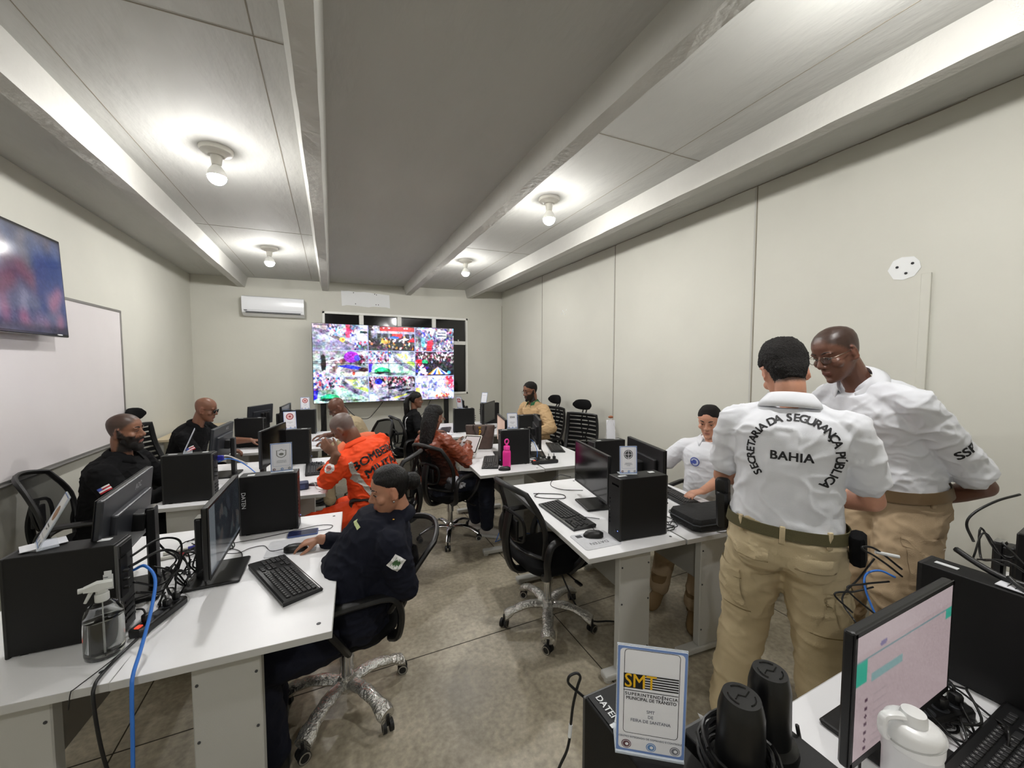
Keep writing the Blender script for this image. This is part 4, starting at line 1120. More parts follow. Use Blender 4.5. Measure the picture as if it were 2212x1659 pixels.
CH1 = task_chair(0.035, 2.03, math.radians(180 + 6), 'office chair with film wrapped legs under the woman in navy', True, z=.44, lean=26, rot=.80, cr=.3, bh=.31)
CH2 = task_chair(1.265, 2.15, math.radians(4), 'empty office chair with film wrapped legs at the front right desk', True, z=.46, lean=14, rot=.35, cr=1.2)
CH3 = task_chair(1.02, 3.62, math.radians(28), 'office chair under the woman in the brown leather jacket', False, z=.45, lean=14, rot=.1, cr=.2)
CH4 = task_chair(0.36, 3.30, math.radians(150), 'office chair under the man in orange', False, z=.46, lean=10)
CH5 = task_chair(-1.50, 3.62, math.radians(8), 'office chair at the left wall under the bearded man', False, z=.46, lean=14)
CH7 = task_chair(1.0, 5.50, math.radians(10), 'office chair under the woman with the ponytail', False, z=.46, lean=8)
CH8 = task_chair(0.36, 5.02, math.radians(200), 'office chair under the man in the beige shirt', False, z=.46, lean=10)
CH9 = task_chair(2.70, 2.10, math.radians(190), 'office chair under the seated man in a white polo', False, z=.46, lean=10)
high_chair(-1.50, 5.12, math.radians(-12), 'high back chair with headrest behind the man with sunglasses', lean=16)
high_chair(2.66, 4.80, math.radians(190), 'high back chair with headrest behind the man in tan jacket', lean=12)
high_chair(2.66, 3.98, math.radians(204), 'empty high back chair with headrest at the right wall', lean=8)
# ------------------------------------------------------------------ small things on the desks
def place(o, x, y, z, rz=0):
    o.location = (x, y, z); o.rotation_euler = (0, 0, rz); return o
# spray bottle, clear
M_glass = mat('clear_plastic', (0.96, 0.98, 0.98, 1), 0.06, trans=1.0)
M_glass.node_tree.nodes['Principled BSDF'].inputs['IOR'].default_value = 1.35
M_frost = mat('frosted_plastic', rgb(214, 216, 212), 0.35, alpha=0.8)
t = thing('spray_bottle', 'clear plastic spray bottle half full of liquid on the front left desk', 'bottle', (-0.695, 1.672, DZ), math.radians(20))
MB().lathe([(.0, .001), (.040, .001), (.047, .006), (.049, .02), (.049, .135), (.046, .153), (.036, .168), (.022, .178), (.015, .183), (.0145, .196)], n=32).build('bottle_body', M_glass, t, True, ang=60)
MB().lathe([(.0, .005), (.038, .005), (.0452, .010), (.0468, .02), (.0468, .128), (.0, .1285)], n=32).build('liquid', mat('liquid', (.98, .99, .99, 1), 0.02, trans=1.0), t, True, ang=60)
MB().lathe([(.0, .183), (.0175, .183), (.0175, .205), (.0150, .208), (.0, .208)], n=20).build('collar', M_frost, t, True, ang=50)
q = MB(); q.box((.0, 0, .216), (.028, .022, .022), .005)
q.loft([[(-.040, -.010, .225), (-.040, .010, .225), (-.040, .010, .238), (-.040, -.010, .238)], [(-.01, -.013, .22), (-.01, .013, .22), (-.01, .013, .246), (-.01, -.013, .246)], [(.025, -.012, .222), (.025, .012, .222), (.025, .012, .240), (.025, -.012, .240)]])
q.cyl((-.052, 0, .232), (-.038, 0, .232), .008, n=10)
q.tube([(-.022, 0, .222), (-.030, 0, .205), (-.038, 0, .188)], [.006, .004], n=8)
q.build('spray_head', M_frost, t, True)
q = MB(); q.cyl((0, 0, .02), (0, 0, .19), .0013, n=8); q.build('dip_tube', M_frost, t, True)
# label on the tower side near the spray bottle
q = MB(); q.box((.118, -.0505, .205), (.026, .0012, .052)); q.box((.118, -.0512, .235), (.02, .001, .018)); q.build('sticker', M_label, TA)
q = MB()
for k in range(5): q.box((.112 + .002 * (k % 2), -.0518, .19 + k * .008), (.012, .0006, .002))
q.box((.125, -.0518, .20), (.007, .0006, .012)); q.build('sticker_print', M_grey, TA)

# power strips
def strip(x, y, rz, label, n=4, z=DZ):
    t = thing('power_strip', label, 'power strip', (x, y, z), rz)
    q = MB(); q.box((0, 0, .018), (.26, .056, .034), .008); q.build('strip_body', M_black, t)
    q = MB()
    for k in range(n): q.cyl((-.06 + k * .05, 0, .0335), (-.06 + k * .05, 0, .0355), .018, n=16)
    q.build('socket', M_grey, t, True)
    q = MB(); q.box((-.108, 0, .036), (.026, .018, .006), .002); q.build('switch', M_red_led, t)
    for k in (0, 2, 3):
        q = MB(); q.box((-.07 + k * .055, .0, .052), (.028, .026, .03), .006); q.tube([(-.07 + k * .055, 0, .06), (-.07 + k * .055, .01, .085), (-.05 + k * .055, .05, .075)], .0035, n=6, smooth=4); q.build('plug', M_cable, t, True)
    return t
strip(-0.600, 1.815, math.radians(68), 'black power strip with red switch beside the spray bottle').scale = (.8, .9, .9)
strip(1.83, 3.18, math.radians(-8), 'black power strip with plugs right of the pink bottle')
strip(1.42, 0.42, math.radians(-12), 'black adapter strip behind the white flask')

# marker pens
def pen(x, y, rz, cap, label):
    t = thing('marker_pen', label, 'marker pen', (x, y, DZ + .0085), rz, None)
    q = MB(); q.cyl((-.065, 0, 0), (.03, 0, 0), .008, n=14); q.build('pen_barrel', M_ceramic, t, True)
    q = MB(); q.cyl((.03, 0, 0), (.062, 0, 0), .0085, .0075, n=14); q.box((.045, 0, .008), (.03, .004, .004), .001); q.build('pen_cap', cap, t, True)
pen(-0.735, 2.375, math.radians(10), M_red, 'whiteboard marker with red cap on the front left desk')
pen(-0.715, 2.44, math.radians(12), M_bluepl, 'whiteboard marker with blue cap on the front left desk')

# phones, power bank
def phone(x, y, rz, label, m, scr=M_gloss, z=DZ, sz=(.15, .073)):
    t = thing('mobile_phone', label, 'phone', (x, y, z), rz)
    q = MB(); q.prism(rrect(sz[0], sz[1], .009), .001, .009); q.build('phone_body', m, t)
    q = MB(); q.prism(rrect(sz[0] - .006, sz[1] - .006, .007), .009, .0094); q.build('phone_screen', scr, t)
    return t
phone(-0.165, 2.415, math.radians(-2), 'blue mobile phone behind the hand of the woman in navy', mat('phone_blue', rgb(80, 98, 150), .3), mat('phone_face', rgb(40, 46, 84), .15))
phone(-0.11, 3.36, math.radians(-25), 'dark red mobile phone near the white charging cable', mat('phone_red', rgb(70, 26, 40), .3))
t = thing('power_bank', 'dark blue box shaped device on the desk of the man in orange', 'power bank', (-0.265, 3.30, DZ), math.radians(5))
MB().box((0, 0, .026), (.17, .085, .052), .008).build('device_body', mat('navy_plastic', rgb(38, 48, 84), .4), t)
MB().box((.0, -.043, .026), (.12, .002, .03)).build('device_label', mat('navy_label', rgb(60, 74, 120), .4), t)
cable('charging_cable', 'white charging cable looping over the desk of the man in orange', [(-.19, 3.30, DZ + .03), (-.14, 3.25, DZ + .05), (-.12, 3.22, DZ + .01), (-.04, 3.20, DZ + .004), (-.04, 3.28, DZ + .004), (-.11, 3.40, DZ + .01)], .0035, M_whitecable)

# pink bottle
t = thing('water_bottle', 'bright pink water bottle with a ring handle', 'bottle', (1.44, 3.205, DZ))
MB().lathe([(.0, .001), (.030, .001), (.036, .006), (.0375, .02), (.0375, .140), (.034, .155), (.024, .163), (.024, .168)], n=32).build('bottle_body', M_pinkb, t, True, ang=60)
MB().lathe([(.0, .166), (.029, .166), (.029, .196), (.025, .201), (.0, .201)], n=28).build('lid', mat('pink_lid', rgb(246, 70, 170), .4), t, True, ang=50)
q = MB(); q.box((0, 0, .21), (.02, .016, .02), .003)
q.tube([(.022 * math.cos(a), 0, .240 + .022 * math.sin(a)) for a in [2 * PI * i / 20 for i in range(20)]], .0065, n=8, closed=True); hp = q.build('ring_handle', mat('pink_lid', rgb(246, 70, 170), .4), t, True)
hp.rotation_euler = (0, 0, .3)
# tumbler
t = thing('tumbler', 'translucent dark tumbler with black lid on the middle right desk', 'tumbler', (2.28, 3.15, DZ))
MB().lathe([(.0, .002), (.033, .002), (.036, .012), (.044, .16), (.042, .16), (.034, .014), (.0, .012)], n=28).build('cup', mat('tumbler_smoke', rgb(126, 146, 152), .1, alpha=.45), t, True, ang=60)
MB().lathe([(.0, .003), (.032, .003), (.034, .02), (.0, .022)], n=24).build('cup_base', M_label, t, True, ang=50)
MB().lathe([(.0, .156), (.048, .156), (.050, .166), (.047, .19), (.03, .195), (.0, .195)], n=28).build('lid', M_gloss, t, True, ang=50)
MB().tube([(.01, 0, .19), (.012, 0, .215), (.0, 0, .222)], .006, n=8).build('spout', M_gloss, t, True)
# white flask nearest the viewer
t = thing('flask', 'white flask with carry loop at the lower right', 'bottle', (1.06, 0.335, DZ), math.radians(150))
MB().lathe([(.0, .001), (.038, .001), (.044, .008), (.0445, .150), (.046, .155), (.046, .163), (.044, .182)], n=40).build('flask_body', mat('flask_white', rgb(226, 226, 228), .35), t, True, ang=50)
MB().lathe([(.0, .180), (.0455, .180), (.0470, .186), (.0470, .212), (.044, .222), (.036, .228), (.0, .229)], n=40).build('flask_lid', mat('lid_white', rgb(240, 240, 240), .3), t, True, ang=50)
MB().lathe([(.0, .227), (.022, .227), (.021, .240), (.019, .248), (.0, .250)], n=28).build('spout_cap', mat('lid_white', rgb(240, 240, 240), .3), t, True, ang=50)
q = MB(); q.tube([(.015, .0, .236), (.04, .0, .238), (.056, .0, .232), (.058, .0, .205), (.050, .0, .192)], .0065, n=8, flat=1.5, smooth=4, hint=(0, 1, 0)); q.build('carry_loop', mat('lid_white', rgb(240, 240, 240), .3), t, True)
q = MB(); q.tube([(.0475 * math.cos(a), .0475 * math.sin(a), .205 - .012 * math.cos(a)) for a in [2 * PI * i / 28 for i in range(28)]], .0018, n=6, closed=True); q.build('lid_groove', M_edge, t, True)

# antennas on the wide tower
def antenna(x, y, z, label, r=.034, h=.120, flange=False):
    t = thing('antenna', label, 'antenna', (x, y, z), 0, 'black cylindrical antennas')
    pr = [(.0, .002), (r * 1.05, .002), (r * 1.05, .012), (r * 1.0, .02), (r * .94, h * .80), (r * .90, h * .86), (r * .80, h * .97), (r * .76, h), (.0, h)]
    if flange: pr = [(.0, .001), (r * 1.34, .001), (r * 1.36, .006), (r * 1.3, .014), (r * 1.08, .018)] + pr[3:]
    MB().lathe(pr, n=40).build('radome', mat('antenna_black', rgb(15, 15, 16), .3), t, True, ang=35)
    q = MB()
    for k in range(3):
        a0 = k * 2 * PI / 3 + .3
        q.tube([(r * .55 * math.cos(a0 + j * .2), r * .55 * math.sin(a0 + j * .2), h + .0005) for j in range(7)], .0011, n=6)
        q.tube([(r * .70 * math.cos(a0 + j * .15 + .4), r * .70 * math.sin(a0 + j * .15 + .4), h - .001) for j in range(7)], .0010, n=6)
    q.tube([(-.4 * r, 0, h + .0005), (-.1 * r, .1 * r, h + .0005), (.1 * r, -.1 * r, h + .0005), (.5 * r, 0, h + .0005)], .001, n=6)
    q.build('cap_ribs', M_gloss, t, True)
antenna(0.552, 0.360, 1.078, 'black antenna wound with cable, beside the big sign')
antenna(0.630, 0.366, 1.078, 'black antenna with a wide foot, farther from the big sign', flange=True, h=.128, r=.032)
q = MB(); rr = random.Random(2); pts = []
for k in range(150):
    a = k * 2 * PI / 20; r = .0445 + .011 * ((k // 20) % 3) / 2 + rr.uniform(-.001, .001)
    pts.append((r * math.cos(a), r * math.sin(a), .006 + .0055 * ((k // 20) % 8) + .006 * math.sin(a + .5)))
q.tube(pts, .0029, n=6)
setp(place(q.build('coiled_cable', M_cable, None, True), .549, .360, 1.079), 'coil of black cable round the near antenna', 'cable')
cable('antenna_cable', 'black cable running across the near desk from the antenna', [(.70, .36, 1.09), (.73, .36, .98), (.76, .40, .80), (.86, .43, DZ + .005), (1.0, .40, DZ + .005), (1.12, .44, DZ + .02)], .0032)
q = MB(); rr = random.Random(9)
vs = [(rr.uniform(-.02, .02), rr.uniform(-.02, .02), rr.uniform(0, .03)) for _ in range(14)]
q.add(vs, [(i, (i + 3) % 14, (i + 7) % 14) for i in range(14)]); setp(place(q.build('plastic_bag', mat('crinkled_film', rgb(200, 200, 200), .15, alpha=.6)), .560, .425, 1.080), 'scrap of crinkled clear plastic beside the big sign', 'plastic bag')
cable('looped_cable', 'black cable with a closed loop hanging left of the nearest tower', [(.426, .585, 1.060), (.405, .592, 1.081), (.396, .595, 1.093), (.399, .594, 1.105), (.412, .590, 1.109), (.419, .588, 1.10), (.414, .590, 1.081), (.406, .592, 1.046), (.402, .593, 1.01), (.399, .592, .984), (.392, .592, .958), (.378, .594, .932), (.360, .60, .88), (.33, .61, .75), (.31, .62, .5)], .0026)
q = MB(); q.cyl((.4015, .593, 1.008), (.3985, .592, .985), .0036, n=10); setp(q.build('cable_tie', M_label), 'white tape round the looped cable at the nearest tower', 'tape')

# case on the front right desk
t = thing('carrying_case', 'soft black carrying case on the front right desk', 'bag', (2.045, 1.565, DZ), math.radians(-8))
q = MB(); q.box((0, 0, .045), (.42, .25, .085), .03); q.build('case_body', mat('case_fabric', rgb(20, 20, 21), .8, bump=.4, bscale=40), t, True)
q = MB(); q.tube([(.2115 * sx, .1265 * sy, .05) for sx, sy in ((-.9, -1), (.9, -1), (1, -.8), (1, .8), (.9, 1), (-.9, 1), (-1, .8), (-1, -.8))], .0035, n=6, closed=True); q.build('zipper', M_grey, t, True)
q = MB(); q.tube([(-.06, -.125, .05), (-.05, -.15, .052), (.05, -.15, .052), (.06, -.125, .05)], .008, n=8, smooth=4); q.build('handle', M_fabric, t, True)

# brown handbag
t = thing('handbag', 'brown leather handbag with a gold charm, back right row', 'handbag', (1.50, 4.07, DZ), math.radians(-25))
def bagring(z, w, d): return [(w * math.copysign(abs(math.cos(a)) ** .6, math.cos(a)), d * math.copysign(abs(math.sin(a)) ** .6, math.sin(a)), z) for a in [2 * PI * i / 28 for i in range(28)]]
MB().loft([bagring(.002, .13, .06), bagring(.01, .14, .07), bagring(.12, .155, .068), bagring(.25, .165, .05), bagring(.262, .162, .046)]).build('bag_body', M_tan_leather, t, True)
for s in (-1, 1): MB().tube([(-.07, s * .05, .22), (-.07, s * .06, .27), (-.04, s * .07, .17), (.04, s * .07, .16), (.07, s * .06, .26), (.07, s * .05, .22)], .006, n=8, smooth=5).build('strap', mat('dark_leather', rgb(44, 34, 30), .5), t, True)
q = MB(); q.box((0, -.062, .245), (.03, .006, .02), .002); q.tube([(0, -.064, .235), (.004, -.068, .20), (0, -.07, .17)], .004, n=6); q.ell((.004, -.07, .20), (.014, .005, .02), 8); q.ell((-.004, -.07, .165), (.009, .004, .018), 8); q.build('charm', M_gold, t, True)

# papers
def paper(x, y, rz, label, w=.21, h=.297, n=1, curl=.0):
    q = MB()
    for k in range(n):
        N_ = 6; vs = []
        for i in range(N_ + 1):
            for j in range(2):
                u = -.5 + i / N_; vs.append((u * w + .004 * k, (-.5 + j) * h + .003 * k, .001 + .0012 * k + curl * (u + .5) ** 3))
        q.add(vs, [(2 * i, 2 * i + 2, 2 * i + 3, 2 * i + 1) for i in range(N_)])
        q.add([(v_[0], v_[1], v_[2] - .0008) for v_ in vs], [(2 * i, 2 * i + 1, 2 * i + 3, 2 * i + 2) for i in range(N_)])
    o = q.build('paper_sheet', M_paper); place(o, x, y, DZ, rz); return setp(o, label, 'paper', None)
paper(-0.15, 5.22, .35, 'open papers under the hand of the man in the beige shirt', .30, .42, 4, .03)
paper(1.32, 5.10, .3, 'white papers on the desk of the woman with the ponytail', .21, .30, 2, .01)
paper(1.42, 5.55, -.3, 'white sheet behind the keyboard of the ponytail woman', .2, .28, 1, .01)
t = thing('folded_cloth', 'crumpled white cloth beside the tablet of the woman in leather jacket', 'cloth', (1.235, 3.82, DZ), .3)
q = MB(); n_ = 16; rings = []
rr = random.Random(11)
for k in range(8):
    ph = PI / 2 * k / 7; rings.append([(.055 * math.cos(ph) * math.cos(a) * (1 + rr.uniform(-.12, .12)), .045 * math.cos(ph) * math.sin(a) * (1 + rr.uniform(-.12, .12)), .002 + .17 * math.sin(ph) * (1 + rr.uniform(-.05, .05))) for a in [2 * PI * i / n_ for i in range(n_)]])
q.loft(rings); q.build('cloth', mat('white_cloth', rgb(222, 222, 226), .85, bump=.5, bscale=40), t, True)
t = thing('table_rear', 'wooden counter edge at the left behind the man with sunglasses', 'table', (-1.62, 6.35, 0))
MB().box((0, 0, .80), (.5, 1.3, .03), .004).build('tabletop', mat('pale_wood', rgb(206, 190, 160), .5), t)
for sx in (-1, 1):
    for sy in (-1, 1): MB().box((sx * .2, sy * .58, .393), (.04, .04, .786)).build('leg', M_steel, t)

# ------------------------------------------------------------------ cables
def tangle(seed, cx, cy, sx, sy, z, label, n=5, r=.003, m=None, h=.05, name='tangled_cable'):
    rr = random.Random(seed)
    for k in range(n):
        a = rr.uniform(0, 6.28); pts = []
        x, y = cx + rr.uniform(-sx, sx), cy + rr.uniform(-sy, sy)
        R_ = rr.uniform(.03, .09)
        for j in range(10):
            a += rr.uniform(.5, 1.1)
            pts.append((x + R_ * math.cos(a) * 1.1 + rr.uniform(-.02, .02), y + R_ * math.sin(a) + rr.uniform(-.03, .03) + (j - 5) * sy * .12, z + .004 + max(0, rr.uniform(-.3, 1)) * h))
        cable(name, label, pts, r, m, k=5, group=label)
tangle(1, -0.60, 2.02, .05, .10, DZ, 'black cable in the tangle between the two front left monitors', 6, .0034, h=.14)
tangle(2, -0.60, 2.42, .07, .07, DZ, 'black cable lying beside the tower of the woman in navy', 6, .0028, h=.03)
tangle(3, -0.60, 3.55, .06, .14, DZ, 'black cable in the tangle of the middle left row', 7, .003, h=.08)
tangle(4, -0.60, 5.35, .05, .2, DZ, 'black cable in the tangle of the back left row', 5, .003, h=.08)
tangle(5, 1.80, 3.30, .04, .06, DZ, 'black cable in the tangle right of the pink bottle', 5, .003, h=.04)
tangle(6, 1.76, 1.62, .03, .07, DZ, 'black cable between the big tower and the carrying case', 4, .0026, h=.03)
tangle(7, 1.50, 0.43, .05, .05, DZ, 'black cable in the tangle behind the white flask', 5, .003, h=.05)
tangle(8, 2.02, 0.46, .04, .04, 1.02, 'black cable standing up behind the tower at the right edge', 2, .0032, h=.10)
cable('network_cable', 'blue network cable hanging off the front left desk', [(-.672, 1.83, .945), (-.63, 1.80, .965), (-.585, 1.745, .935), (-.570, 1.66, .87), (-.565, 1.56, .80), (-.562, 1.495, .765), (-.560, 1.474, .72), (-.56, 1.462, .55), (-.57, 1.46, .25), (-.60, 1.5, .02)], .0052, M_bluecable)
cable('power_cable', 'thick black cable hanging off the front left desk', [(-.62, 1.70, DZ + .015), (-.645, 1.62, DZ + .008), (-.652, 1.54, DZ + .012), (-.652, 1.503, .752), (-.648, 1.484, .715), (-.63, 1.468, .58), (-.60, 1.47, .35), (-.63, 1.52, .1), (-.75, 1.60, .012)], .005)
cable('thin_cable', 'thin black cable drawn over the edge of the front left desk', [(-.60, 1.80, DZ + .003), (-.66, 1.62, DZ + .003), (-.70, 1.525, DZ + .003), (-.705, 1.508, DZ + .002), (-.71, 1.504, .70)], .0014)
cable('monitor_cable', 'black cable out of the back of the grey monitor with logo', [(-.74, 2.20, .93), (-.70, 2.20, .86), (-.67, 2.23, .79), (-.72, 2.12, DZ + .01), (-.70, 2.02, DZ + .02), (-.66, 1.92, .80), (-.675, 1.84, .83)], .0042)
cable('monitor_cable', 'black cable arching from the front left tower to the grey monitor', [(-.675, 1.80, .97), (-.60, 1.86, .99), (-.57, 1.93, .93), (-.60, 1.98, .85), (-.63, 1.93, .80), (-.675, 1.85, .85)], .005)
cable('monitor_cable', 'black cable looped at the rear of the front left tower', [(-.675, 1.82, 1.0), (-.62, 1.90, 1.02), (-.58, 1.98, .97), (-.585, 1.97, .88), (-.62, 1.90, .84), (-.675, 1.83, .90)], .004)
cable('mouse_cable', 'thin black mouse cable on the desk of the woman in navy', [(-.235, 2.21, DZ + .02), (-.30, 2.25, DZ + .004), (-.34, 2.33, DZ + .004), (-.40, 2.33, DZ + .004), (-.44, 2.28, DZ + .01), (-.50, 2.30, DZ + .01)], .0018)
cable('phone_cable', 'thin black charging cable of the blue phone', [(-.09, 2.41, DZ + .006), (-.03, 2.42, DZ + .004), (-.02, 2.47, DZ + .003), (-.10, 2.49, DZ + .006), (-.25, 2.465, DZ + .004), (-.38, 2.44, DZ + .004), (-.5, 2.42, DZ + .01)], .0018)
cable('keyboard_cable', 'thin black keyboard cable on the desk of the woman in navy', [(-.385, 2.07, DZ + .012), (-.41, 2.04, DZ + .004), (-.43, 2.10, DZ + .004), (-.42, 2.25, DZ + .004), (-.47, 2.35, DZ + .004), (-.55, 2.36, DZ + .01)], .0018)
cable('mouse_cable', 'thin black mouse cable beside the big black tower', [(1.32, 1.735, DZ + .02), (1.35, 1.80, DZ + .005), (1.33, 1.90, DZ + .005), (1.38, 1.95, DZ + .005), (1.47, 1.88, DZ + .005)], .0018)
cable('keyboard_cable', 'black cable loop on the desk left of the black monitor, front right', [(1.36, 2.45, DZ + .004), (1.30, 2.40, DZ + .004), (1.36, 2.33, DZ + .004), (1.47, 2.28, DZ + .004), (1.50, 2.35, DZ + .004), (1.40, 2.42, DZ + .004), (1.32, 2.46, DZ + .004)], .0028)
cable('monitor_cable', 'black cable arching behind the black monitor, front right', [(1.62, 2.42, DZ + .1), (1.56, 2.50, DZ + .10), (1.50, 2.52, DZ + .03), (1.55, 2.45, DZ + .006), (1.68, 2.35, DZ + .01)], .0028)
cable('network_cable', 'blue network cable curving on the desk of the bearded man', [(-.755, 3.38, .99), (-.70, 3.42, 1.0), (-.62, 3.45, .95), (-.52, 3.40, .86), (-.50, 3.37, .80)], .004, M_bluecable)
cable('video_cable', 'blue plug and white cable at the tower of the bearded man', [(-.755, 3.40, 1.02), (-.71, 3.43, 1.02), (-.66, 3.47, .98), (-.60, 3.50, .93)], .0055, M_whitecable)
q = MB(); q.box((0, 0, 0), (.045, .02, .035), .004); setp(place(q.build('video_plug', M_bluepl), -.742, 3.375, 1.02, -.1), 'blue video plug at the tower of the bearded man', 'plug')
cable('network_cable', 'blue network cable behind the pink bottle', [(1.705, 3.30, .98), (1.76, 3.28, .94), (1.78, 3.24, .84), (1.74, 3.20, DZ + .006)], .003, M_bluecable)
cable('video_cable', 'black video cable behind the tower near the pink bottle', [(1.705, 3.32, 1.03), (1.78, 3.36, 1.0), (1.86, 3.34, .88), (1.88, 3.26, DZ + .03)], .005)
cable('floor_cable', 'black cable drooping under the front right desks', [(1.30, 2.35, .62), (1.36, 2.20, .35), (1.45, 2.02, .06), (1.62, 1.95, .012), (1.75, 1.9, .012), (1.78, 1.82, .10)], .006)
cable('floor_cable', 'blue cable bundle drooping under the front right desks', [(1.32, 2.40, .58), (1.38, 2.30, .40), (1.48, 2.25, .30), (1.55, 2.30, .42), (1.62, 2.4, .5)], .005, M_bluecable)
cable('floor_cable', 'blue cable on the floor under the middle right desks', [(1.35, 3.0, .40), (1.30, 3.1, .15), (1.38, 3.3, .02), (1.6, 3.4, .012), (1.8, 3.3, .012)], .004, M_bluecable)
cable('floor_cable', 'thin dark cable on the floor under the front left desk', [(-.75, 1.62, .012), (-.6, 1.75, .012), (-.45, 1.72, .012), (-.40, 1.9, .012)], .004)
cable('network_cable', 'blue network cable curving at the tower by the lit monitor', [(1.70, .60, .985), (1.67, .63, 1.0), (1.63, .65, .985), (1.61, .64, .94), (1.60, .60, .86)], .0034, M_bluecable)
cable('looped_cable', 'black looped cable with white tag by the tower behind the lit monitor', [(1.69, .58, 1.00), (1.655, .605, 1.035), (1.62, .63, 1.065), (1.60, .645, 1.078), (1.602, .65, 1.088), (1.64, .63, 1.08), (1.70, .585, 1.02)], .0035)
q = MB(); q.cyl((1.640, .632, 1.070), (1.685, .588, 1.064), .0055, n=10); setp(q.build('cable_tag', M_label), 'white tag on the looped cable by the far right tower', 'cable tag')
for k, (pts, r, lb) in enumerate((
    ([(1.66, .64, .94), (1.61, .67, .92), (1.55, .70, .91), (1.58, .66, .86)], .003, 'black cable left of the tower behind the lit monitor'),
    ([(1.66, .60, .98), (1.60, .64, .965), (1.54, .66, .95), (1.58, .58, .88)], .003, 'thin black cable stretched above the lit monitor'),
    ([(1.63, .63, 1.05), (1.66, .68, .95), (1.60, .70, .88), (1.56, .64, .84)], .003, 'black cable at the far side of the tower behind the lit monitor'))):
    cable('tangled_cable', lb, pts, r)
cable('thick_cable', 'thick black cable lying over the tower at the right edge', [(1.78, .49, 1.115), (1.755, .44, 1.10), (1.735, .385, 1.088), (1.73, .32, 1.086), (1.725, .24, 1.084), (1.72, .18, 1.06), (1.72, .1, .95)], .0085)
cable('thick_cable', 'grey black cable crossing the white sheet on the right tower', [(1.72, .37, 1.10), (1.70, .345, 1.088), (1.685, .32, 1.085), (1.672, .27, 1.078), (1.66, .22, 1.03), (1.655, .15, .9)], .006)
cable('tall_cable', 'black cable rising before the right wall at the picture edge', [(1.96, .50, 1.10), (1.93, .51, 1.16), (1.95, .50, 1.20), (2.02, .47, 1.24), (2.10, .44, 1.26)], .004)
o = MB().box((0, 0, .001), (.10, .06, .002)).build('paper_label', M_paper); setp(place(o, 1.715, .335, 1.0785, math.radians(88)), 'white printed sheet on the tower at the right edge', 'paper')
q = MB()
for k in range(6): q.box((-.04 + .014 * k, .0, .0023), (.002, .04, .0004))
q.build('print_lines', M_ink, o)
t = bpy.data.objects['computer_tower.012'] if 'computer_tower.012' in bpy.data.objects else None
# ------------------------------------------------------------------ people
def remesh(mb, name, mats, voxel, smooth_it=4, disp=None):
    me = mb.mesh(name + '_raw', mats[0])
    o = bpy.data.objects.new(name + '_tmp', me)
    COL.objects.link(o)
    r = o.modifiers.new('r', 'REMESH'); r.mode = 'VOXEL'; r.voxel_size = voxel; r.use_smooth_shade = True; r.adaptivity = 0
    if smooth_it:
        sm = o.modifiers.new('s', 'SMOOTH'); sm.factor = 0.5; sm.iterations = smooth_it
    bpy.context.view_layer.update()
    dg = bpy.context.evaluated_depsgraph_get()
    ev = o.evaluated_get(dg)
    new = bpy.data.meshes.new_from_object(ev)
    bpy.data.objects.remove(o); bpy.data.meshes.remove(me)
    new.name = name
    new.materials.clear()
    for m in mats: new.materials.append(m)
    if disp:
        n = len(new.vertices)
        co = np.empty(n * 3, np.float32); new.vertices.foreach_get('co', co); co = co.reshape(-1, 3)
        no = np.empty(n * 3, np.float32); new.vertices.foreach_get('normal', no); no = no.reshape(-1, 3)
        amp, sc, seed = disp[:3]
        d = np.array([noise.noise(Vector((p[0] * sc[0] + seed, p[1] * sc[1], p[2] * sc[2]))) * .65 + noise.noise(Vector((p[0] * sc[0] * 2.3 + seed, p[1] * sc[1] * 2.3, p[2] * sc[2] * 2.1))) * .35 for p in co], np.float32)
        d2 = np.array([noise.noise(Vector((p[0] * sc[0] * 1.9 + seed * 2, p[1] * sc[1] * 1.9, p[2] * sc[2] * 1.5 + 3))) for p in co], np.float32)
        d = (1 - np.minimum(1, np.abs(d) * 4.2)) ** 1.5 * .8 + (1 - np.minimum(1, np.abs(d2) * 4.5)) ** 1.5 * .45 - .3   # ridged folds
        if len(disp) > 3:
            d *= disp[3](co)
        co += no * (d * amp)[:, None]
        new.vertices.foreach_set('co', co.ravel())
    new.polygons.foreach_set('use_smooth', [True] * len(new.polygons))
    new.update()
    return new
def link(me, name, parent, label=None):
    o = bpy.data.objects.new(name, me); COL.objects.link(o); o.parent = parent
    if label: o['label'] = label
    return o

def limb(q, pts, rs, n=14, flat=None, hint=(0, 0, 1)):
    pts = [Vector(p) for p in pts]
    k = 5
    P_ = catmull(pts, k) if len(pts) > 2 else [pts[0].lerp(pts[1], i / k) for i in range(k + 1)]
    N = len(P_); R_ = []
    for i in range(N):
        u = i / (N - 1) * (len(rs) - 1); a = min(int(u), len(rs) - 2); f_ = u - a; f_ = f_ * f_ * (3 - 2 * f_) * .5 + f_ * .5
        R_.append(rs[a] * (1 - f_) + rs[a + 1] * f_)
    q.tube(P_, R_, n=n, flat=flat or 1.0, hint=hint)
    q.sph(P_[0], R_[0], n); q.sph(P_[-1], R_[-1], n)

def ik(a, t, l1, l2, pole):
    a, t, pole = Vector(a), Vector(t), Vector(pole)
    d = t - a; L = d.length
    if L > (l1 + l2) * .985:
        t = a + d * ((l1 + l2) * .985 / L); d = t - a; L = d.length
    L = max(L, abs(l1 - l2) + .02)
    c = (l1 * l1 + L * L - l2 * l2) / (2 * l1 * L); c = max(-1, min(1, c))
    dn = d.normalized(); p = (pole - dn * pole.dot(dn)).normalized()
    return a + dn * (l1 * c) + p * (l1 * math.sqrt(1 - c * c)), t

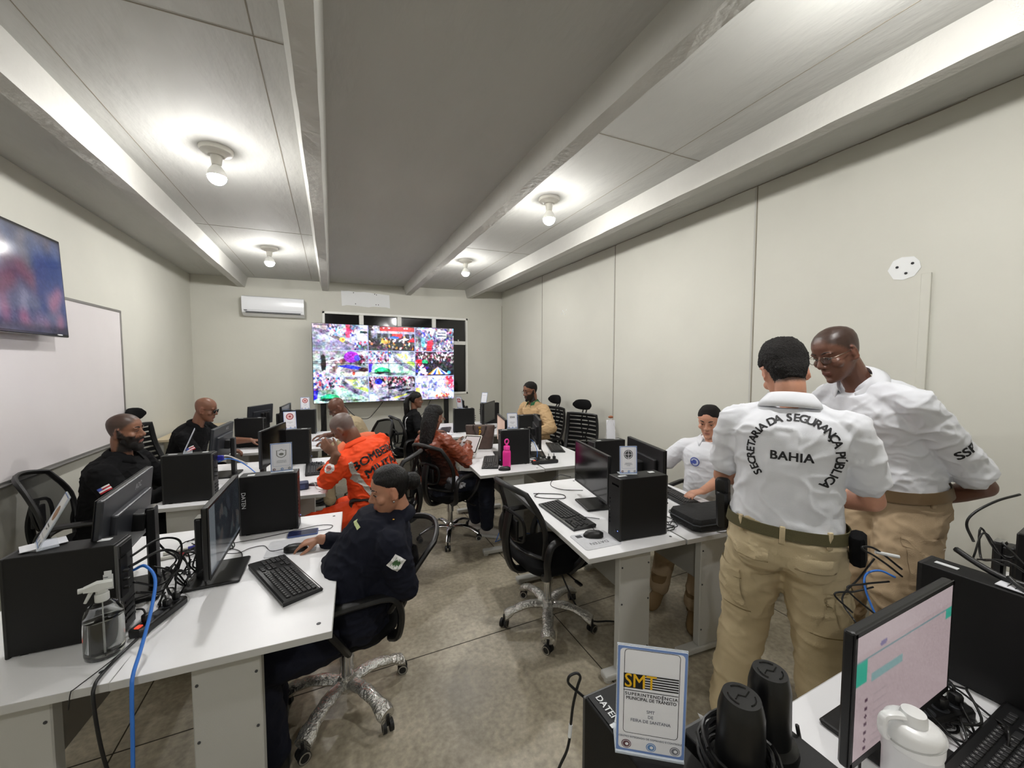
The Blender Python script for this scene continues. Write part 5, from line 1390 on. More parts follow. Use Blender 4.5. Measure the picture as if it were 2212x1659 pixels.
HEAD = [(-.123, .016, .070, .028), (-.115, .030, .080, .012), (-.100, .043, .083, -.012), (-.075, .055, .083, -.040), (-.045, .064, .081, -.066), (-.015, .069, .080, -.084), (.005, .070, .0795, -.092), (.022, .0725, .086, -.097), (.05, .074, .084, -.099), (.075, .069, .073, -.092), (.095, .057, .053, -.074), (.108, .040, .030, -.052), (.116, .018, .002, -.028)]
def head_ring(T, z, w, yf, yb, n=24, dw=0, yclip=None):
    cy = (yf + yb) / 2; ry = (yf - yb) / 2
    out = []
    for i in range(n):
        a = 2 * PI * i / n
        c, s = math.cos(a), math.sin(a)
        e = .86
        x = (w + dw) * math.copysign(abs(c) ** e, c); y = cy + (ry + dw) * math.copysign(abs(s) ** e, s)
        if s < 0: x *= 1.0
        out.append(T @ Vector((x, y, z)))
    return out
def add_head(q, T, sc=1.0, jaw=1.0, fem=False, cheeks=1.0, ears=True):
    q.loft([head_ring(T, z, w * (jaw if z < -.04 else 1), yf, yb) for z, w, yf, yb in HEAD])
    R3 = T.to_3x3().normalized()
    k = sc
    def E(c, r, R=None): q.ell(T @ Vector(c), (r[0] * k, r[1] * k, r[2] * k), 12, R3 if R is None else R3 @ R)
    # nose
    q.tube([T @ Vector(p) for p in ((0, .080, .014), (0, .092, -.008), (0, .104, -.030), (0, .100, -.040))], [.007 * k, .009 * k, .0125 * k, .010 * k], n=10)
    wn = .0145 if not fem else .0125
    for s in (-1, 1):
        E((s * wn, .090, -.036), (.0095, .011, .008))
        E((s * .032, .074, .022), (.024, .012, .007))           # brow ridge
        E((s * .046, .058, -.030), (.024 * cheeks, .022, .022))       # cheek
        E((s * .0315, .0735, .0065), (.0155, .0085, .0055))     # upper lid
        E((s * .0315, .0730, -.011), (.0150, .0075, .0050))     # lower lid
        if ears:
            Re = Matrix.Rotation(s * -.35, 3, 'Z') @ Matrix.Rotation(-.15, 3, 'X')
            E((s * .074, -.006, -.012), (.007, .015, .024), Re)
            pts = []
            for j in range(11):
                a = -2.0 + j * .42
                p = Vector((s * .0060, -.017 * math.cos(a) * .9 * (1 if math.cos(a) > 0 else .7), .030 * math.sin(a)))
                pts.append(T @ (Vector((s * .076, -.006, -.010)) + Re @ p))
            q.tube(pts, .0046 * k, n=8)
            E((s * .074, .001, -.038), (.0055, .007, .009))
    E((0, .0885, -.0655), (.023, .0090, .0052)); E((0, .0870, -.0765), (.020, .0095, .0062))
    E((0, .078, -.108), (.021, .015, .014)); E((0, .083, -.055), (.018, .010, .010))

def hand(q, W, d, nrm, side, sc=1.0, curl=.35, spread=.06, thumb=.6, curls=None):
    """W wrist, d toward fingers, nrm out of the back of the hand, side toward the thumb"""
    d = Vector(d).normalized(); nrm = Vector(nrm); nrm = (nrm - d * nrm.dot(d)).normalized(); s_ = d.cross(nrm)
    if s_.dot(Vector(side)) < 0: s_ = -s_
    W = Vector(W)
    def ring(u, w, h, off=0):
        c = W + d * u + s_ * off
        return [c + s_ * w * math.cos(a) + nrm * h * math.sin(a) for a in [2 * PI * i / 14 for i in range(14)]]
    q.loft([ring(-.03, .026 * sc, .021 * sc), ring(0, .027 * sc, .0175 * sc), ring(.03 * sc, .035 * sc, .0155 * sc), ring(.07 * sc, .041 * sc, .0135 * sc), ring(.090 * sc, .038 * sc, .011 * sc)])
    for i, (off, L, r) in enumerate(((.030, .070, .0088), (.0105, .079, .0090), (-.010, .073, .0086), (-.029, .058, .0076))):
        cu = curls[i] if curls else curl
        p = W + d * (.086 - .004 * abs(i - 1)) * sc + s_ * off * sc - nrm * .001
        a = .10; dir0 = (d + s_ * (1.4 - i) * spread).normalized()
        pts = [p - dir0 * .012]
        pts.append(p)
        for seg in (.46, .30, .24):
            a += cu
            v = dir0 * math.cos(a) - nrm * math.sin(a)
            p = p + v * L * seg * sc
            pts.append(p)
        q.tube(pts, [r * 1.08 * sc, r * 1.05 * sc, r * sc, r * .95 * sc, r * .82 * sc], n=10)
        q.sph(pts[-1], r * .82 * sc, 10)
        for pp in pts[1:-1]: q.sph(pp, r * 1.03 * sc, 10)
    p = W + d * .020 * sc + s_ * .022 * sc - nrm * .004
    v1 = (d * .62 + s_ * thumb - nrm * .38).normalized(); v2 = (d * .85 + s_ * thumb * .45 - nrm * .35).normalized()
    p1 = p + v1 * .042 * sc; p2 = p1 + v2 * .032 * sc; p3 = p2 + v2 * .022 * sc
    q.tube([p, p1, p2, p3], [.0135 * sc, .0115 * sc, .0100 * sc, .0085 * sc], n=10); q.sph(p3, .0085 * sc, 10); q.sph(p, .014 * sc, 10)

SK = {}
def skin(name, c, rough=.5):
    """skin whose own colour (lips, stubble, beard) is a colour attribute on the body"""
    m = mat('skin_' + name, c, rough, bump=.06, bscale=220)
    nt = m.node_tree
    a = nt.nodes.new('ShaderNodeVertexColor'); a.layer_name = 'tone'
    nt.links.new(a.outputs[0], nt.nodes['Principled BSDF'].inputs['Base Color'])
    nt.nodes['Principled BSDF'].inputs['Subsurface Weight'].default_value = 0.0
    m['c'] = list(c)
    return m

class Person:
    """all coordinates are world metres; the Empty sits at floor level under the pelvis"""
    def __init__(s, label, pelvis, heading, lean=8, side=0, twist=0, scale=1.0, girth=1.0, skin_c=None, voxel=.0065, head=None, neck=(0, 0, 0), torso=.52, female=False, cheeks=1.0):
        s.t = thing('person', label, 'person', (pelvis[0], pelvis[1], 0))
        s.o = Vector((pelvis[0], pelvis[1], 0))
        s.sc = scale; s.g = girth; s.fem = female; s.vox = voxel; s.cheeks = cheeks
        h = math.radians(heading)
        s.F = Vector((math.cos(h), math.sin(h), 0)); s.R = Vector((math.sin(h), -math.cos(h), 0)); s.U = Vector((0, 0, 1))
        s.P = Vector(pelvis) - s.o
        ln, sd = math.radians(lean), math.radians(side)
        S_ = (s.U * math.cos(ln) + s.F * math.sin(ln)); S_ = (S_ * math.cos(sd) + s.R * math.sin(sd)).normalized()
        S0 = (s.U * math.cos(ln * .45) + s.F * math.sin(ln * .45)); S0 = (S0 * math.cos(sd * .4) + s.R * math.sin(sd * .4)).normalized()
        S1 = (s.U * math.cos(ln * 1.35) + s.F * math.sin(ln * 1.35)); S1 = (S1 * math.cos(sd * 1.3) + s.R * math.sin(sd * 1.3)).normalized()
        L = torso * scale
        A = s.P; B_ = A + S0 * L * .35; C_ = B_ + S_ * L * .35; D_ = C_ + S1 * L * .30
        s.spine = catmull([A, B_, C_, D_], 8)
        s.NB = D_
        tw = math.radians(heading + twist)
        s.R2 = Vector((math.sin(tw), -math.cos(tw), 0))
        s.S1 = S1
        s.R2 = (s.R2 - S1 * s.R2.dot(S1)).normalized()
        s.F2 = S1.cross(s.R2)   # forward at the chest
        if s.F2.dot(s.F) < 0: s.F2 = -s.F2
        sw = (.168 if female else .190) * scale * (1 + (girth - 1) * .5)
        s.sh = {'r': s.NB - S1 * .078 * scale + s.R2 * sw, 'l': s.NB - S1 * .078 * scale - s.R2 * sw}
        # head
        yaw, pitch, roll = head or (0, 10, 0)
        hh = math.radians(heading + yaw)
        f = Vector((math.cos(hh), math.sin(hh), 0)); r = Vector((math.sin(hh), -math.cos(hh), 0)); u = Vector((0, 0, 1))
        pp = math.radians(pitch); f2 = f * math.cos(pp) - u * math.sin(pp); u2 = u * math.cos(pp) + f * math.sin(pp)
        rr_ = math.radians(roll); r3 = r * math.cos(rr_) - u2 * math.sin(rr_); u3 = u2 * math.cos(rr_) + r * math.sin(rr_)
        hs = scale * (.97 if female else 1.0)
        s.hs = hs
        nd = (S1 * .8 + s.U * .5).normalized()
        s.HB = s.NB + nd * .075 * scale + Vector(neck)
        s.HC = s.HB + u3 * .098 * hs + f2 * .018 * hs
        s.HT = Matrix(((r3.x, f2.x, u3.x, 0), (r3.y, f2.y, u3.y, 0), (r3.z, f2.z, u3.z, 0), (0, 0, 0, 1)))
        s.HT = Matrix.Translation(s.HC) @ s.HT @ Matrix.Scale(hs, 4)
        s.skin = skin_c
        s.arms = {}; s.legs = {}; s.nape = -.05
    def loc(s, p): return Vector(p) - s.o
    def arm(s, k, wrist, pole, hd=None, hn=None, curl=.35, thumb=.6, curls=None, show=True, elbow=None):
        sh = s.sh[k]; e, w = ik(sh, s.loc(wrist), .285 * s.sc, .255 * s.sc, pole)
        if elbow is not None: e, w = s.loc(elbow), s.loc(wrist)
        fd = (w - e).normalized()
        s.arms[k] = dict(s=sh, e=e, w=w, d=Vector(hd) if hd else fd, n=Vector(hn) if hn else Vector((0, 0, 1)), curl=curl, thumb=thumb, curls=curls, show=show)
    def leg(s, k, ankle, pole, toe=None):
        hip = s.P + s.R * (.09 if k == 'r' else -.09) * s.sc - s.U * .02
        kn, a = ik(hip, s.loc(ankle), .43 * s.sc, .41 * s.sc, pole)
        s.legs[k] = dict(h=hip, k=kn, a=a, toe=Vector(toe) if toe else s.F)
    def ring(s, i, w, d, n=24, off=0.0):
        N = len(s.spine) - 1
        t = i / N
        p = s.spine[min(i, N)]
        dr = (s.spine[min(i + 1, N)] - s.spine[max(i - 1, 0)]).normalized()
        r = s.R.lerp(s.R2, t); r = (r - dr * r.dot(dr)).normalized(); f = dr.cross(r) if dr.cross(r).dot(s.F) > 0 else -dr.cross(r)
        p = p + f * off
        pts = []
        for j in range(n):
            a = 2 * PI * j / n; c, s_ = math.cos(a), math.sin(a)
            pts.append(p + r * w * math.copysign(abs(c) ** .88, c) + f * d * math.copysign(abs(s_) ** .92, s_))
        return pts
    PROF = [(0, .165, .118), (.12, .162, .116), (.3, .148, .108), (.48, .152, .112), (.64, .166, .120), (.76, .176, .120), (.86, .160, .104), (.93, .118, .084), (1.0, .072, .066)]
    FPROF = [(0, .168, .115), (.12, .160, .110), (.3, .135, .098), (.48, .138, .104), (.64, .150, .122), (.76, .156, .118), (.86, .142, .098), (.93, .104, .076), (1.0, .062, .058)]
    def torso(s, q, m=0.0, t0=0.0, t1=1.0, belly=0.0):
        N = len(s.spine) - 1; rings = []
        pr = s.FPROF if s.fem else s.PROF
        for k in range(0, 25):
            t = t0 + (t1 - t0) * k / 24
            for a in range(len(pr) - 1):
                if pr[a][0] <= t <= pr[a + 1][0] + 1e-6: break
            u = (t - pr[a][0]) / (pr[a + 1][0] - pr[a][0])
            w = pr[a][1] * (1 - u) + pr[a + 1][1] * u; d = pr[a][2] * (1 - u) + pr[a + 1][2] * u
            bl = belly * math.exp(-((t - .28) / .22) ** 2)
            gg = 1 + (s.g - 1) * (1 if t < .85 else max(0, (1 - t) / .15))
            i = t * N; i0 = int(min(i, N - 1)); fr = i - i0
            ra = s.ring(i0, w * s.sc * gg + m + bl * .5, d * s.sc * gg + m + bl, off=bl * .6); rb = s.ring(i0 + 1, w * s.sc * gg + m + bl * .5, d * s.sc * gg + m + bl, off=bl * .6)
            rings.append([x.lerp(y, fr) for x, y in zip(ra, rb)])
        if t0 == 0.0:
            b0 = rings[0]; c = sum(b0, Vector()) / len(b0)
            dn = (s.spine[0] - s.spine[1]).normalized()
            rings = [[c + (p - c) * .7 + dn * .10 for p in b0], [c + (p - c) * .95 + dn * .05 for p in b0]] + rings
        q.loft(rings)
        for k in 'rl':
            limb(q, [s.NB + s.S1 * .01, s.sh[k] * .5 + s.NB * .5 - s.S1 * .002, s.sh[k]], [.036 * s.sc + m * .6, .042 * s.sc + m * .8, .050 * s.sc + m * .9])
            q.ell(s.sh[k] * .8 + s.NB * .2 - s.S1 * .08 * s.sc, (.052 * s.sc + m * .8, .052 * s.sc + m * .8, .07 * s.sc + m * .8), 12)
    def build_body(s, jaw=1.0, lips=None, beard=None, stub=None):
        q = MB()
        s.torso(q, -.010)
        limb(q, [s.NB - s.S1 * .05, s.NB + s.S1 * .02, s.HB + s.HT.to_3x3() @ Vector((0, -.012, .02)), s.HT @ Vector((0, -.022, -.03))], [.066 * s.sc * (.85 if s.fem else 1), .054 * s.sc * (.85 if s.fem else 1.02), .051 * s.sc * (.82 if s.fem else 1.02), .052 * s.sc * (.85 if s.fem else 1)])
        add_head(q, s.HT, s.hs, jaw, s.fem, s.cheeks)
        k_ = s.sc * (.86 if s.fem else 1.0) * (1 + (s.g - 1) * .5)
        for k, a in s.arms.items():
            if not a.get('show', True) and False: continue
            limb(q, [a['s'], a['s'].lerp(a['e'], .5), a['e']], [.042 * k_, .045 * k_, .040 * k_])
            limb(q, [a['e'], a['e'].lerp(a['w'], .35), a['w']], [.041 * k_, .041 * k_, .026 * k_])
            side = s.R2 * (-1 if k == 'r' else 1)
            s_dir = a['d'].normalized().cross(a['n']); 
            if k == 'r': s_dir = s_dir  # thumb side decided below
            # thumb of a palm down right hand points to the person's left
            th = a['n'].cross(a['d']) if k == 'r' else a['d'].cross(a['n'])
            hand(q, a['w'], a['d'], a['n'], th, s.sc * (.9 if s.fem else 1.0), a['curl'], thumb=a['thumb'], curls=a['curls'])
        me = remesh(q, 'body', [s.skin], s.vox, 3)
        inv = np.array(s.HT.inverted())
        n = len(me.vertices); c = np.empty(n * 3, np.float32); me.vertices.foreach_get('co', c); c = c.reshape(-1, 3)
        L = c @ inv[:3, :3].T + inv[:3, 3]
        x, y, z = L[:, 0], L[:, 1], L[:, 2]
        ax_ = np.abs(x)
        near = (ax_ < .1) & (np.abs(y) < .15) & (z > -.16) & (z < .14)
        base = np.array(s.skin['c'][:3])
        rg = np.random.default_rng(1); rn = rg.normal(0, 1, n)
        big = np.array([noise.noise(Vector(v_) * 18) for v_ in c])
        tone = base[None] * (1 + .05 * big + .012 * rn)[:, None]
        tone[:, 0] *= np.where(near & (ax_ > .068) & (z < .03), 1.08, 1)
        def paint(g, col, w, k=1.0):
            m_ = np.clip(g / w + .5, 0, 1) * k; m_ = np.where(near, m_, 0)[:, None]
            return tone * (1 - m_) + np.array(col)[None] * m_
        if stub is not None:
            g = np.where(z > .068, .067 - y, np.where(z > .034, .030 + (z - .034) * 1.1 - y, np.where(z > .0, .003 + z * .8 - y, np.where(z > s.nape, -.030 - y - np.maximum(0, -z + s.nape + .03) * 2, -1))))
            g = np.where((ax_ > .0745) & (z < .028) & (y > -.022), -1, g)
            tone = paint(g + rn * .0015, stub, .022, .88)
        if beard is not None:
            g1 = np.minimum(-.046 - z, np.where((ax_ < .019) & (y > .08), -z - .083, 1))
            g2 = np.minimum(ax_ - .046, np.minimum(-.030 - z + np.maximum(0, .030 - y) * 1.5, y + .012))
            g3 = np.minimum(np.minimum(-.050 - z, z + .0605), .03 - ax_)
            g = np.minimum(np.maximum(np.maximum(g1, g2), g3), np.minimum(y + .012 + np.maximum(0, -z - .05) * .2, z + .15))
            tone = paint(g + rn * .001, beard, .010, .97)
        if lips is not None:
            g = np.minimum(np.minimum(y - .080, .021 - ax_), .0095 - np.abs(z + .0705))
            tone = paint(g, lips, .006, .8)
        at = me.color_attributes.new('tone', 'FLOAT_COLOR', 'POINT')
        at.data.foreach_set('color', np.concatenate([np.clip(tone, 0, 1), np.ones((n, 1))], 1).astype(np.float32).ravel())
        s.body = link(me, 'body', s.t)
        return s.body
    def sleeves(s, q, frac, m=.012, cuff=0.0):
        k_ = s.sc * (.86 if s.fem else 1.0) * (1 + (s.g - 1) * .5)
        for k, a in s.arms.items():
            S_, E_, W_ = a['s'], a['e'], a['w']
            if frac <= 1:
                end = S_.lerp(E_, frac)
                limb(q, [S_, S_.lerp(end, .5), end - (end - S_).normalized() * .02], [.050 * k_ + m * .8, .052 * k_ + m * .9, .049 * k_ + m * 1.1])
                d = (E_ - S_).normalized()
                q.cyl(end - d * .05, end, .050 * k_ + m * 1.05, .051 * k_ + m * 1.2, n=18)
            else:
                limb(q, [S_, S_.lerp(E_, .5), E_], [.056 * k_ + m, .054 * k_ + m, .044 * k_ + m])
                end = E_.lerp(W_, (frac - 1) * .94)
                limb(q, [E_, E_.lerp(end, .45), end - (end - E_).normalized() * .025], [.045 * k_ + m, .044 * k_ + m, .030 * k_ + m * .9])
                d = (end - E_).normalized()
                q.cyl(end - d * .05, end, .032 * k_ + m * .9, .033 * k_ + m * .9, n=18)
    def top(s, m, frac, name='shirt', margin=.012, t0=.04, belly=0.0, disp=(.007, (7, 7, 14)), label=None, hem=0.0, vox=None):
        q = MB()
        s.torso(q, margin, t0, .99, belly)
        s.sleeves(q, frac, margin)
        inv = np.array(s.NB)
        nb = s.NB
        def fade(co):
            d = np.linalg.norm(co - np.array(nb)[None], axis=1)
            return np.clip((d - .06) / .10, 0.05, 1)
        me = remesh(q, name, [m], vox or max(s.vox, .007), 3, (disp[0], disp[1], RN.uniform(0, 50), fade))
        s.shirt = link(me, name, s.t, label)
        return s.shirt
    def collar(s, m, r=.066, h=.045, open_=.5, flare=.022, name='collar', thick=.004, fold=True):
        """turned down collar: open ring round the neck"""
        q = MB(); r *= s.sc * (.86 if s.fem else 1)
        base = s.NB + s.S1 * .004
        ax = (s.HB - s.NB).normalized()
        f = (s.F2 - ax * s.F2.dot(ax)).normalized(); rt_ = f.cross(ax)
        if rt_.dot(s.R2) < 0: rt_ = -rt_
        n = 26; a0 = PI / 2 + open_; a1 = PI / 2 - open_ + 2 * PI
        rows = []
        prof = [(r * 1.02, .0, 0), (r * .95, h * .75, 0), (r * .97, h, 0), (r * 1.04, h * .95, 0), (r + flare * .75, h * .45, .4), (r + flare * 1.15, h * .02, 1)]
        if not fold: prof = [(r * 1.05, -.005, 0), (r * .98, h * .5, 0), (r * .95, h, 0), (r * 1.0, h, 0), (r * 1.06, h * .5, 0), (r * 1.12, -.005, 0)]
        for (rr_, z, pt) in prof:
            row = []
            for i in range(n + 1):
                a = a0 + (a1 - a0) * i / n
                fr = max(0, math.sin(a))
                zz = z - .030 * fr - (.020 * fr * pt) - (.006 * math.cos(a) ** 2)
                row.append(base + rt_ * math.cos(a) * (rr_ * 1.05 + .012 * abs(math.cos(a)) * pt) + f * math.sin(a) * (rr_ + .018 * fr * pt + .012 * fr) + ax * zz)
            rows.append(row)
        vs = [p for row in rows for p in row]; w = n + 1
        q.add(vs, [(k * w + i, k * w + i + 1, (k + 1) * w + i + 1, (k + 1) * w + i) for k in range(len(rows) - 1) for i in range(n)])
        o = q.build(name, m, s.t, True, ang=70)
        sd = o.modifiers.new('thick', 'SOLIDIFY'); sd.thickness = thick; sd.offset = 0
        return o
    def trousers(s, m, name='trousers', margin=.016, wide=1.0, disp=(.007, (6, 6, 10)), t1=.16, label=None, ankle=1.0, vox=None):
        q = MB(); k_ = s.sc * (1 + (s.g - 1) * .6)
        s.torso_low(q, margin, t1)
        for k, a in s.legs.items():
            h, kn, an = a['h'], a['k'], a['a']
            limb(q, [h, h.lerp(kn, .5), kn], [.092 * k_ + margin * .6, .082 * k_ + margin * wide, .062 * k_ + margin * wide * 1.1], n=18)
            e = kn.lerp(an, ankle)
            limb(q, [kn, kn.lerp(e, .4), e], [.062 * k_ + margin * wide * 1.1, .058 * k_ + margin * wide * 1.15, .044 * k_ + margin * wide * 1.25], n=18)
        me = remesh(q, name, [m], vox or max(s.vox, .009), 4, (disp[0], disp[1], RN.uniform(0, 50)))
        s.pants = link(me, name, s.t, label)
    def torso_low(s, q, m, t1):
        N = len(s.spine) - 1; rings = []
        for k in range(8):
            t = t1 * k / 7
            w = .165 * (1 - t * .45); d = .118 * (1 - t * .3)
            gg = s.g
            i = t * N; i0 = int(i); fr = i - i0
            ra = s.ring(i0, w * s.sc * gg + m, d * s.sc * gg + m); rb = s.ring(i0 + 1, w * s.sc * gg + m, d * s.sc * gg + m)
            rings.append([x.lerp(y, fr) for x, y in zip(ra, rb)])
        b0 = rings[0]; c = sum(b0, Vector()) / len(b0)
        dn = (s.spine[0] - s.spine[1]).normalized()
        rings = [[c + (p - c) * .55 + dn * .13 for p in b0], [c + (p - c) * .85 + dn * .09 for p in b0], [c + (p - c) * 1.0 + dn * .045 for p in b0]] + rings
        q.loft(rings)
        for k in 'rl':
            sg = 1 if k == 'r' else -1
            q.ell(s.P + s.R * sg * .075 * s.sc - s.F * .055 * s.sc - s.U * .055, (.095 * s.sc * s.g, .095 * s.sc * s.g, .10 * s.sc), 14)
    def belt(s, m, t=.145, hgt=.04, margin=.026, name='belt', buckle=None):
        N = len(s.spine) - 1; q = MB(); rings = []
        for (dt, ex) in ((-hgt / 2, 0), (-hgt / 2, .004), (hgt / 2, .004), (hgt / 2, 0)):
            tt = t + dt / (.52 * s.sc); w = .165 * (1 - tt * .45); d = .118 * (1 - tt * .3)
            i = tt * N; i0 = int(i); fr = i - i0
            ra = s.ring(i0, w * s.sc * s.g + margin + ex, d * s.sc * s.g + margin + ex, 36); rb = s.ring(i0 + 1, w * s.sc * s.g + margin + ex, d * s.sc * s.g + margin + ex, 36)
            rings.append([x.lerp(y, fr) for x, y in zip(ra, rb)])
        q.loft(rings, caps=False); return q.build(name, m, s.t, True, ang=50)
    def shoes(s, m, L=.27, h=.10, boot=0.0, name='shoe', sole=None):
        for k, a in s.legs.items():
            q = MB(); an = a['a'].copy(); d = a['toe'].copy(); dz = d.z; d.z = 0; d.normalize(); sd = Vector((-d.y, d.x, 0))
            base = an - s.U * (an.z - .0) if an.z < .16 else an - s.U * .085
            rings = []
            for (u, w, hh) in ((-.075, .026, .055), (-.06, .034, .085), (0, .038, .10), (.06, .044, .078), (.12, .050, .058), (.165, .044, .046), (.19, .026, .036)):
                c = base + d * u * L / .27
                rings.append([c + sd * w * math.cos(b_) + Vector((0, 0, max(.002, hh * .5 + hh * .5 * math.sin(b_)) * 1.0)) for b_ in [2 * PI * j / 16 for j in range(16)]])
            q.loft(rings)
            if boot: q.tube([base + Vector((0, 0, .06)), base + Vector((0, 0, .06 + boot))], [.048, .055], n=16)
            o = q.build(name, m, s.t, True, ang=180)
            if sole:
                q = MB(); rings = []
                for zz in (0, .022):
                    rings.append([base + d * (.057 + .137 * math.cos(b_)) * L / .27 + sd * .050 * math.sin(b_) * (1 if math.cos(b_) < .3 else .95) + Vector((0, 0, zz)) for b_ in [2 * PI * j / 24 for j in range(24)]])
                q.loft(rings); q.build('shoe_sole', sole, o, True, ang=60)
    def hair(s, m, kind, name='hair', extra=None, thick=.008):
        q = MB(); T = s.HT
        lo = {'buzz': -.035, 'short': -.078, 'bun': -.055, 'long': -.06, 'pony': -.055}[kind]
        def prof(z):
            for a in range(len(HEAD) - 1):
                if HEAD[a][0] <= z <= HEAD[a + 1][0]: break
            u = (z - HEAD[a][0]) / (HEAD[a + 1][0] - HEAD[a][0]); u = max(0, min(1, u))
            return [HEAD[a][j] * (1 - u) + HEAD[a + 1][j] * u for j in (1, 2, 3)]
        zs = [lo, -.065, -.055, -.04, -.02, 0, .015, .03, .045, .06, .075, .09, .103, .113]
        zs = [z for z in zs if z >= lo]
        rings = []
        for z in zs:
            w, yf, yb = prof(z)
            if z < -.005: fy = -.028 if kind not in ('long',) else -.005
            elif z < .022: fy = -.012
            elif z < .036: fy = .022
            elif z < .058: fy = .052 if kind == 'short' else .045
            else: fy = None
            tt = thick * max(.15, min(1, (z - lo) / .035))
            if z > .085 and kind in ('short',): tt *= 1.5
            raw = head_ring(Matrix(), z, w, yf, yb, 28, 0)
            lim_ = fy if fy is not None else .075
            full = []
            for j_, p in enumerate(raw):
                k_ = max(-.1, min(1, (lim_ - p.y) / .030)); cy_ = (yf + yb) / 2
                if kind == 'short' and z < .0: p = Vector((p.x, cy_ + (p.y - cy_) * (1 if p.y > cy_ else (cy_ + .090) / (cy_ - yb)), p.z))
                d_ = Vector((p.x, p.y - cy_, 0)).normalized()
                full.append(p + d_ * tt * k_ + Vector((0, 0, tt if z > .1 else 0)))
            if fy is not None:
                full = [Vector((p.x * (1 if p.y <= fy else max(.2, 1 - (p.y - fy) * 4)), min(p.y, fy + (p.y - fy) * .06) if p.y > fy else p.y, p.z)) for p in full]
            else:
                lim = .070 if z < .08 else .2
                full = [Vector((p.x, min(p.y, lim if kind != 'short' else lim + .012), p.z)) for p in full]
            rings.append([T @ p for p in full])
        w, yf, yb = prof(.116)
        rings.append([T @ Vector((p.x * .5, p.y * .5, .118 + thick)) for p in head_ring(Matrix(), .116, .03, .01, -.04, 28, 0)])
        q.loft(rings)
        if extra: extra(q, T)
        me = remesh(q, name, [m], .0045, 2, (.0035 if kind in ('short', 'long') else .0012, (60, 60, 30) if kind != 'short' else (90, 90, 90), 3.0))
        s.hr = link(me, name, s.t)
        return s.hr
    def eyes(s, open_=.7):
        for sg in (-1, 1):
            q = MB(); c = Vector((sg * .0315, .0676, -.002))
            q.ell(s.HT @ c, (.0112 * s.hs,) * 3, 14)
            q.mi = 1; q.ell(s.HT @ (c + Vector((0, .0062, -.001))), (.0066 * s.hs,) * 3, 10)
            MB().tube([s.HT @ Vector(v_) for v_ in ((sg * .0165, .0795, -.001), (sg * .024, .0842, .0030), (sg * .0325, .0845, .0040), (sg * .041, .0800, .0020), (sg * .048, .0735, -.002))], .0013, n=6).build('eyelashes', mat('lash_black', rgb(14, 11, 10), .7), s.t, True)
            q.build('eye', [mat('eye_white', rgb(170, 160, 152), .35), mat('eye_iris', rgb(34, 22, 16), .2)], s.t, True)
    def brows(s, m, w=.0034):
        for sg in (-1, 1):
            MB().tube([s.HT @ Vector(p) for p in ((sg * .016, .0865, .024), (sg * .030, .0845, .030), (sg * .044, .0755, .028), (sg * .052, .066, .022))], [w * .9, w, w * .9, w * .5], n=8).build('eyebrow', m, s.t, True)
    def glasses(s, m, lens=None, r=(.026, .018), dark=False):
        q = MB(); T = s.HT
        for sg in (-1, 1):
            pts = [T @ Vector((sg * .033 + r[0] * math.copysign(abs(math.cos(a)) ** .7, math.cos(a)), .098 - .006 * abs(math.cos(a)), -.003 + r[1] * math.copysign(abs(math.sin(a)) ** .8, math.sin(a)))) for a in [2 * PI * i / 20 for i in range(20)]]
            q.tube(pts, .0016, n=6, closed=True)
            q.tube([T @ Vector(p) for p in ((sg * .059, .094, .004), (sg * .073, .080, .006), (sg * .0765, .0, .004), (sg * .077, -.014, -.006))], .0016, n=6)
        q.tube([T @ Vector(p) for p in ((-.008, .098, .0), (0, .101, .003), (.008, .098, .0))], .0016, n=6)
        g = q.build('glasses', m, s.t, True)
        q = MB()
        for sg in (-1, 1):
            q.add([T @ Vector((sg * .033 + r[0] * .96 * math.copysign(abs(math.cos(a)) ** .7, math.cos(a)), .098 - .006 * abs(math.cos(a)), -.003 + r[1] * .96 * math.copysign(abs(math.sin(a)) ** .8, math.sin(a)))) for a in [2 * PI * i / 20 for i in range(20)]], [tuple(range(20))])
        q.build('lens', lens or mat('lens_clear', (.8, .85, .9, 1), .05, alpha=.06), g)
    def project(s, target, items, M, m, name, off=.0022, D=.25, parent=None):
        """items: list of (verts, faces) in plane coords; rays go along -z of M (a frame outside the cloth)"""
        me = target.data
        bvh = BVHTree.FromPolygons([v.co for v in me.vertices], [tuple(p.vertices) for p in me.polygons])
        d = -(M.to_3x3() @ Vector((0, 0, 1))).normalized()
        q = MB()
        for vs, fs in items:
            out = []
            # split long edges first
            bm = bmesh.new(); bv = [bm.verts.new(v) for v in vs]
            for f in fs:
                try: bm.faces.new([bv[i] for i in f])
                except Exception: pass
            for _ in range(5):
                es = [e for e in bm.edges if e.calc_length() > .012]
                if es: bmesh.ops.subdivide_edges(bm, edges=es, cuts=1)
                bmesh.ops.triangulate(bm, faces=bm.faces)
            bm.verts.index_update()
            ok = True
            for v in bm.verts:
                p = M @ v.co
                h, nn, idx, dist = bvh.ray_cast(p, d, D * 2)
                if h is None: h, nn, idx, dist = bvh.find_nearest(p); nn = -d
                out.append(h - d * (off + v.co.z))
            q.add(out, [tuple(v.index for v in f.verts) for f in bm.faces])
            bm.free()
        o = q.build(name, m, parent or s.t)
        return o
def poly_item(poly): return ([Vector((p[0], p[1], 0)) for p in poly], [tuple(range(len(poly)))])
def frame_m(o, x, y):
    x = Vector(x).normalized(); y = Vector(y); y = (y - x * y.dot(x)).normalized(); z = x.cross(y)
    return Matrix(((x.x, y.x, z.x, o[0]), (x.y, y.y, z.y, o[1]), (x.z, y.z, z.z, o[2]), (0, 0, 0, 1)))
SK_D = skin('deep', rgb(108, 72, 57), .42); SK_M = skin('brown', rgb(132, 90, 68), .48); SK_B = skin('warm', rgb(122, 82, 62), .46); SK_L = skin('light', rgb(200, 146, 120), .5); SK_F = skin('tan', rgb(176, 126, 100), .5)
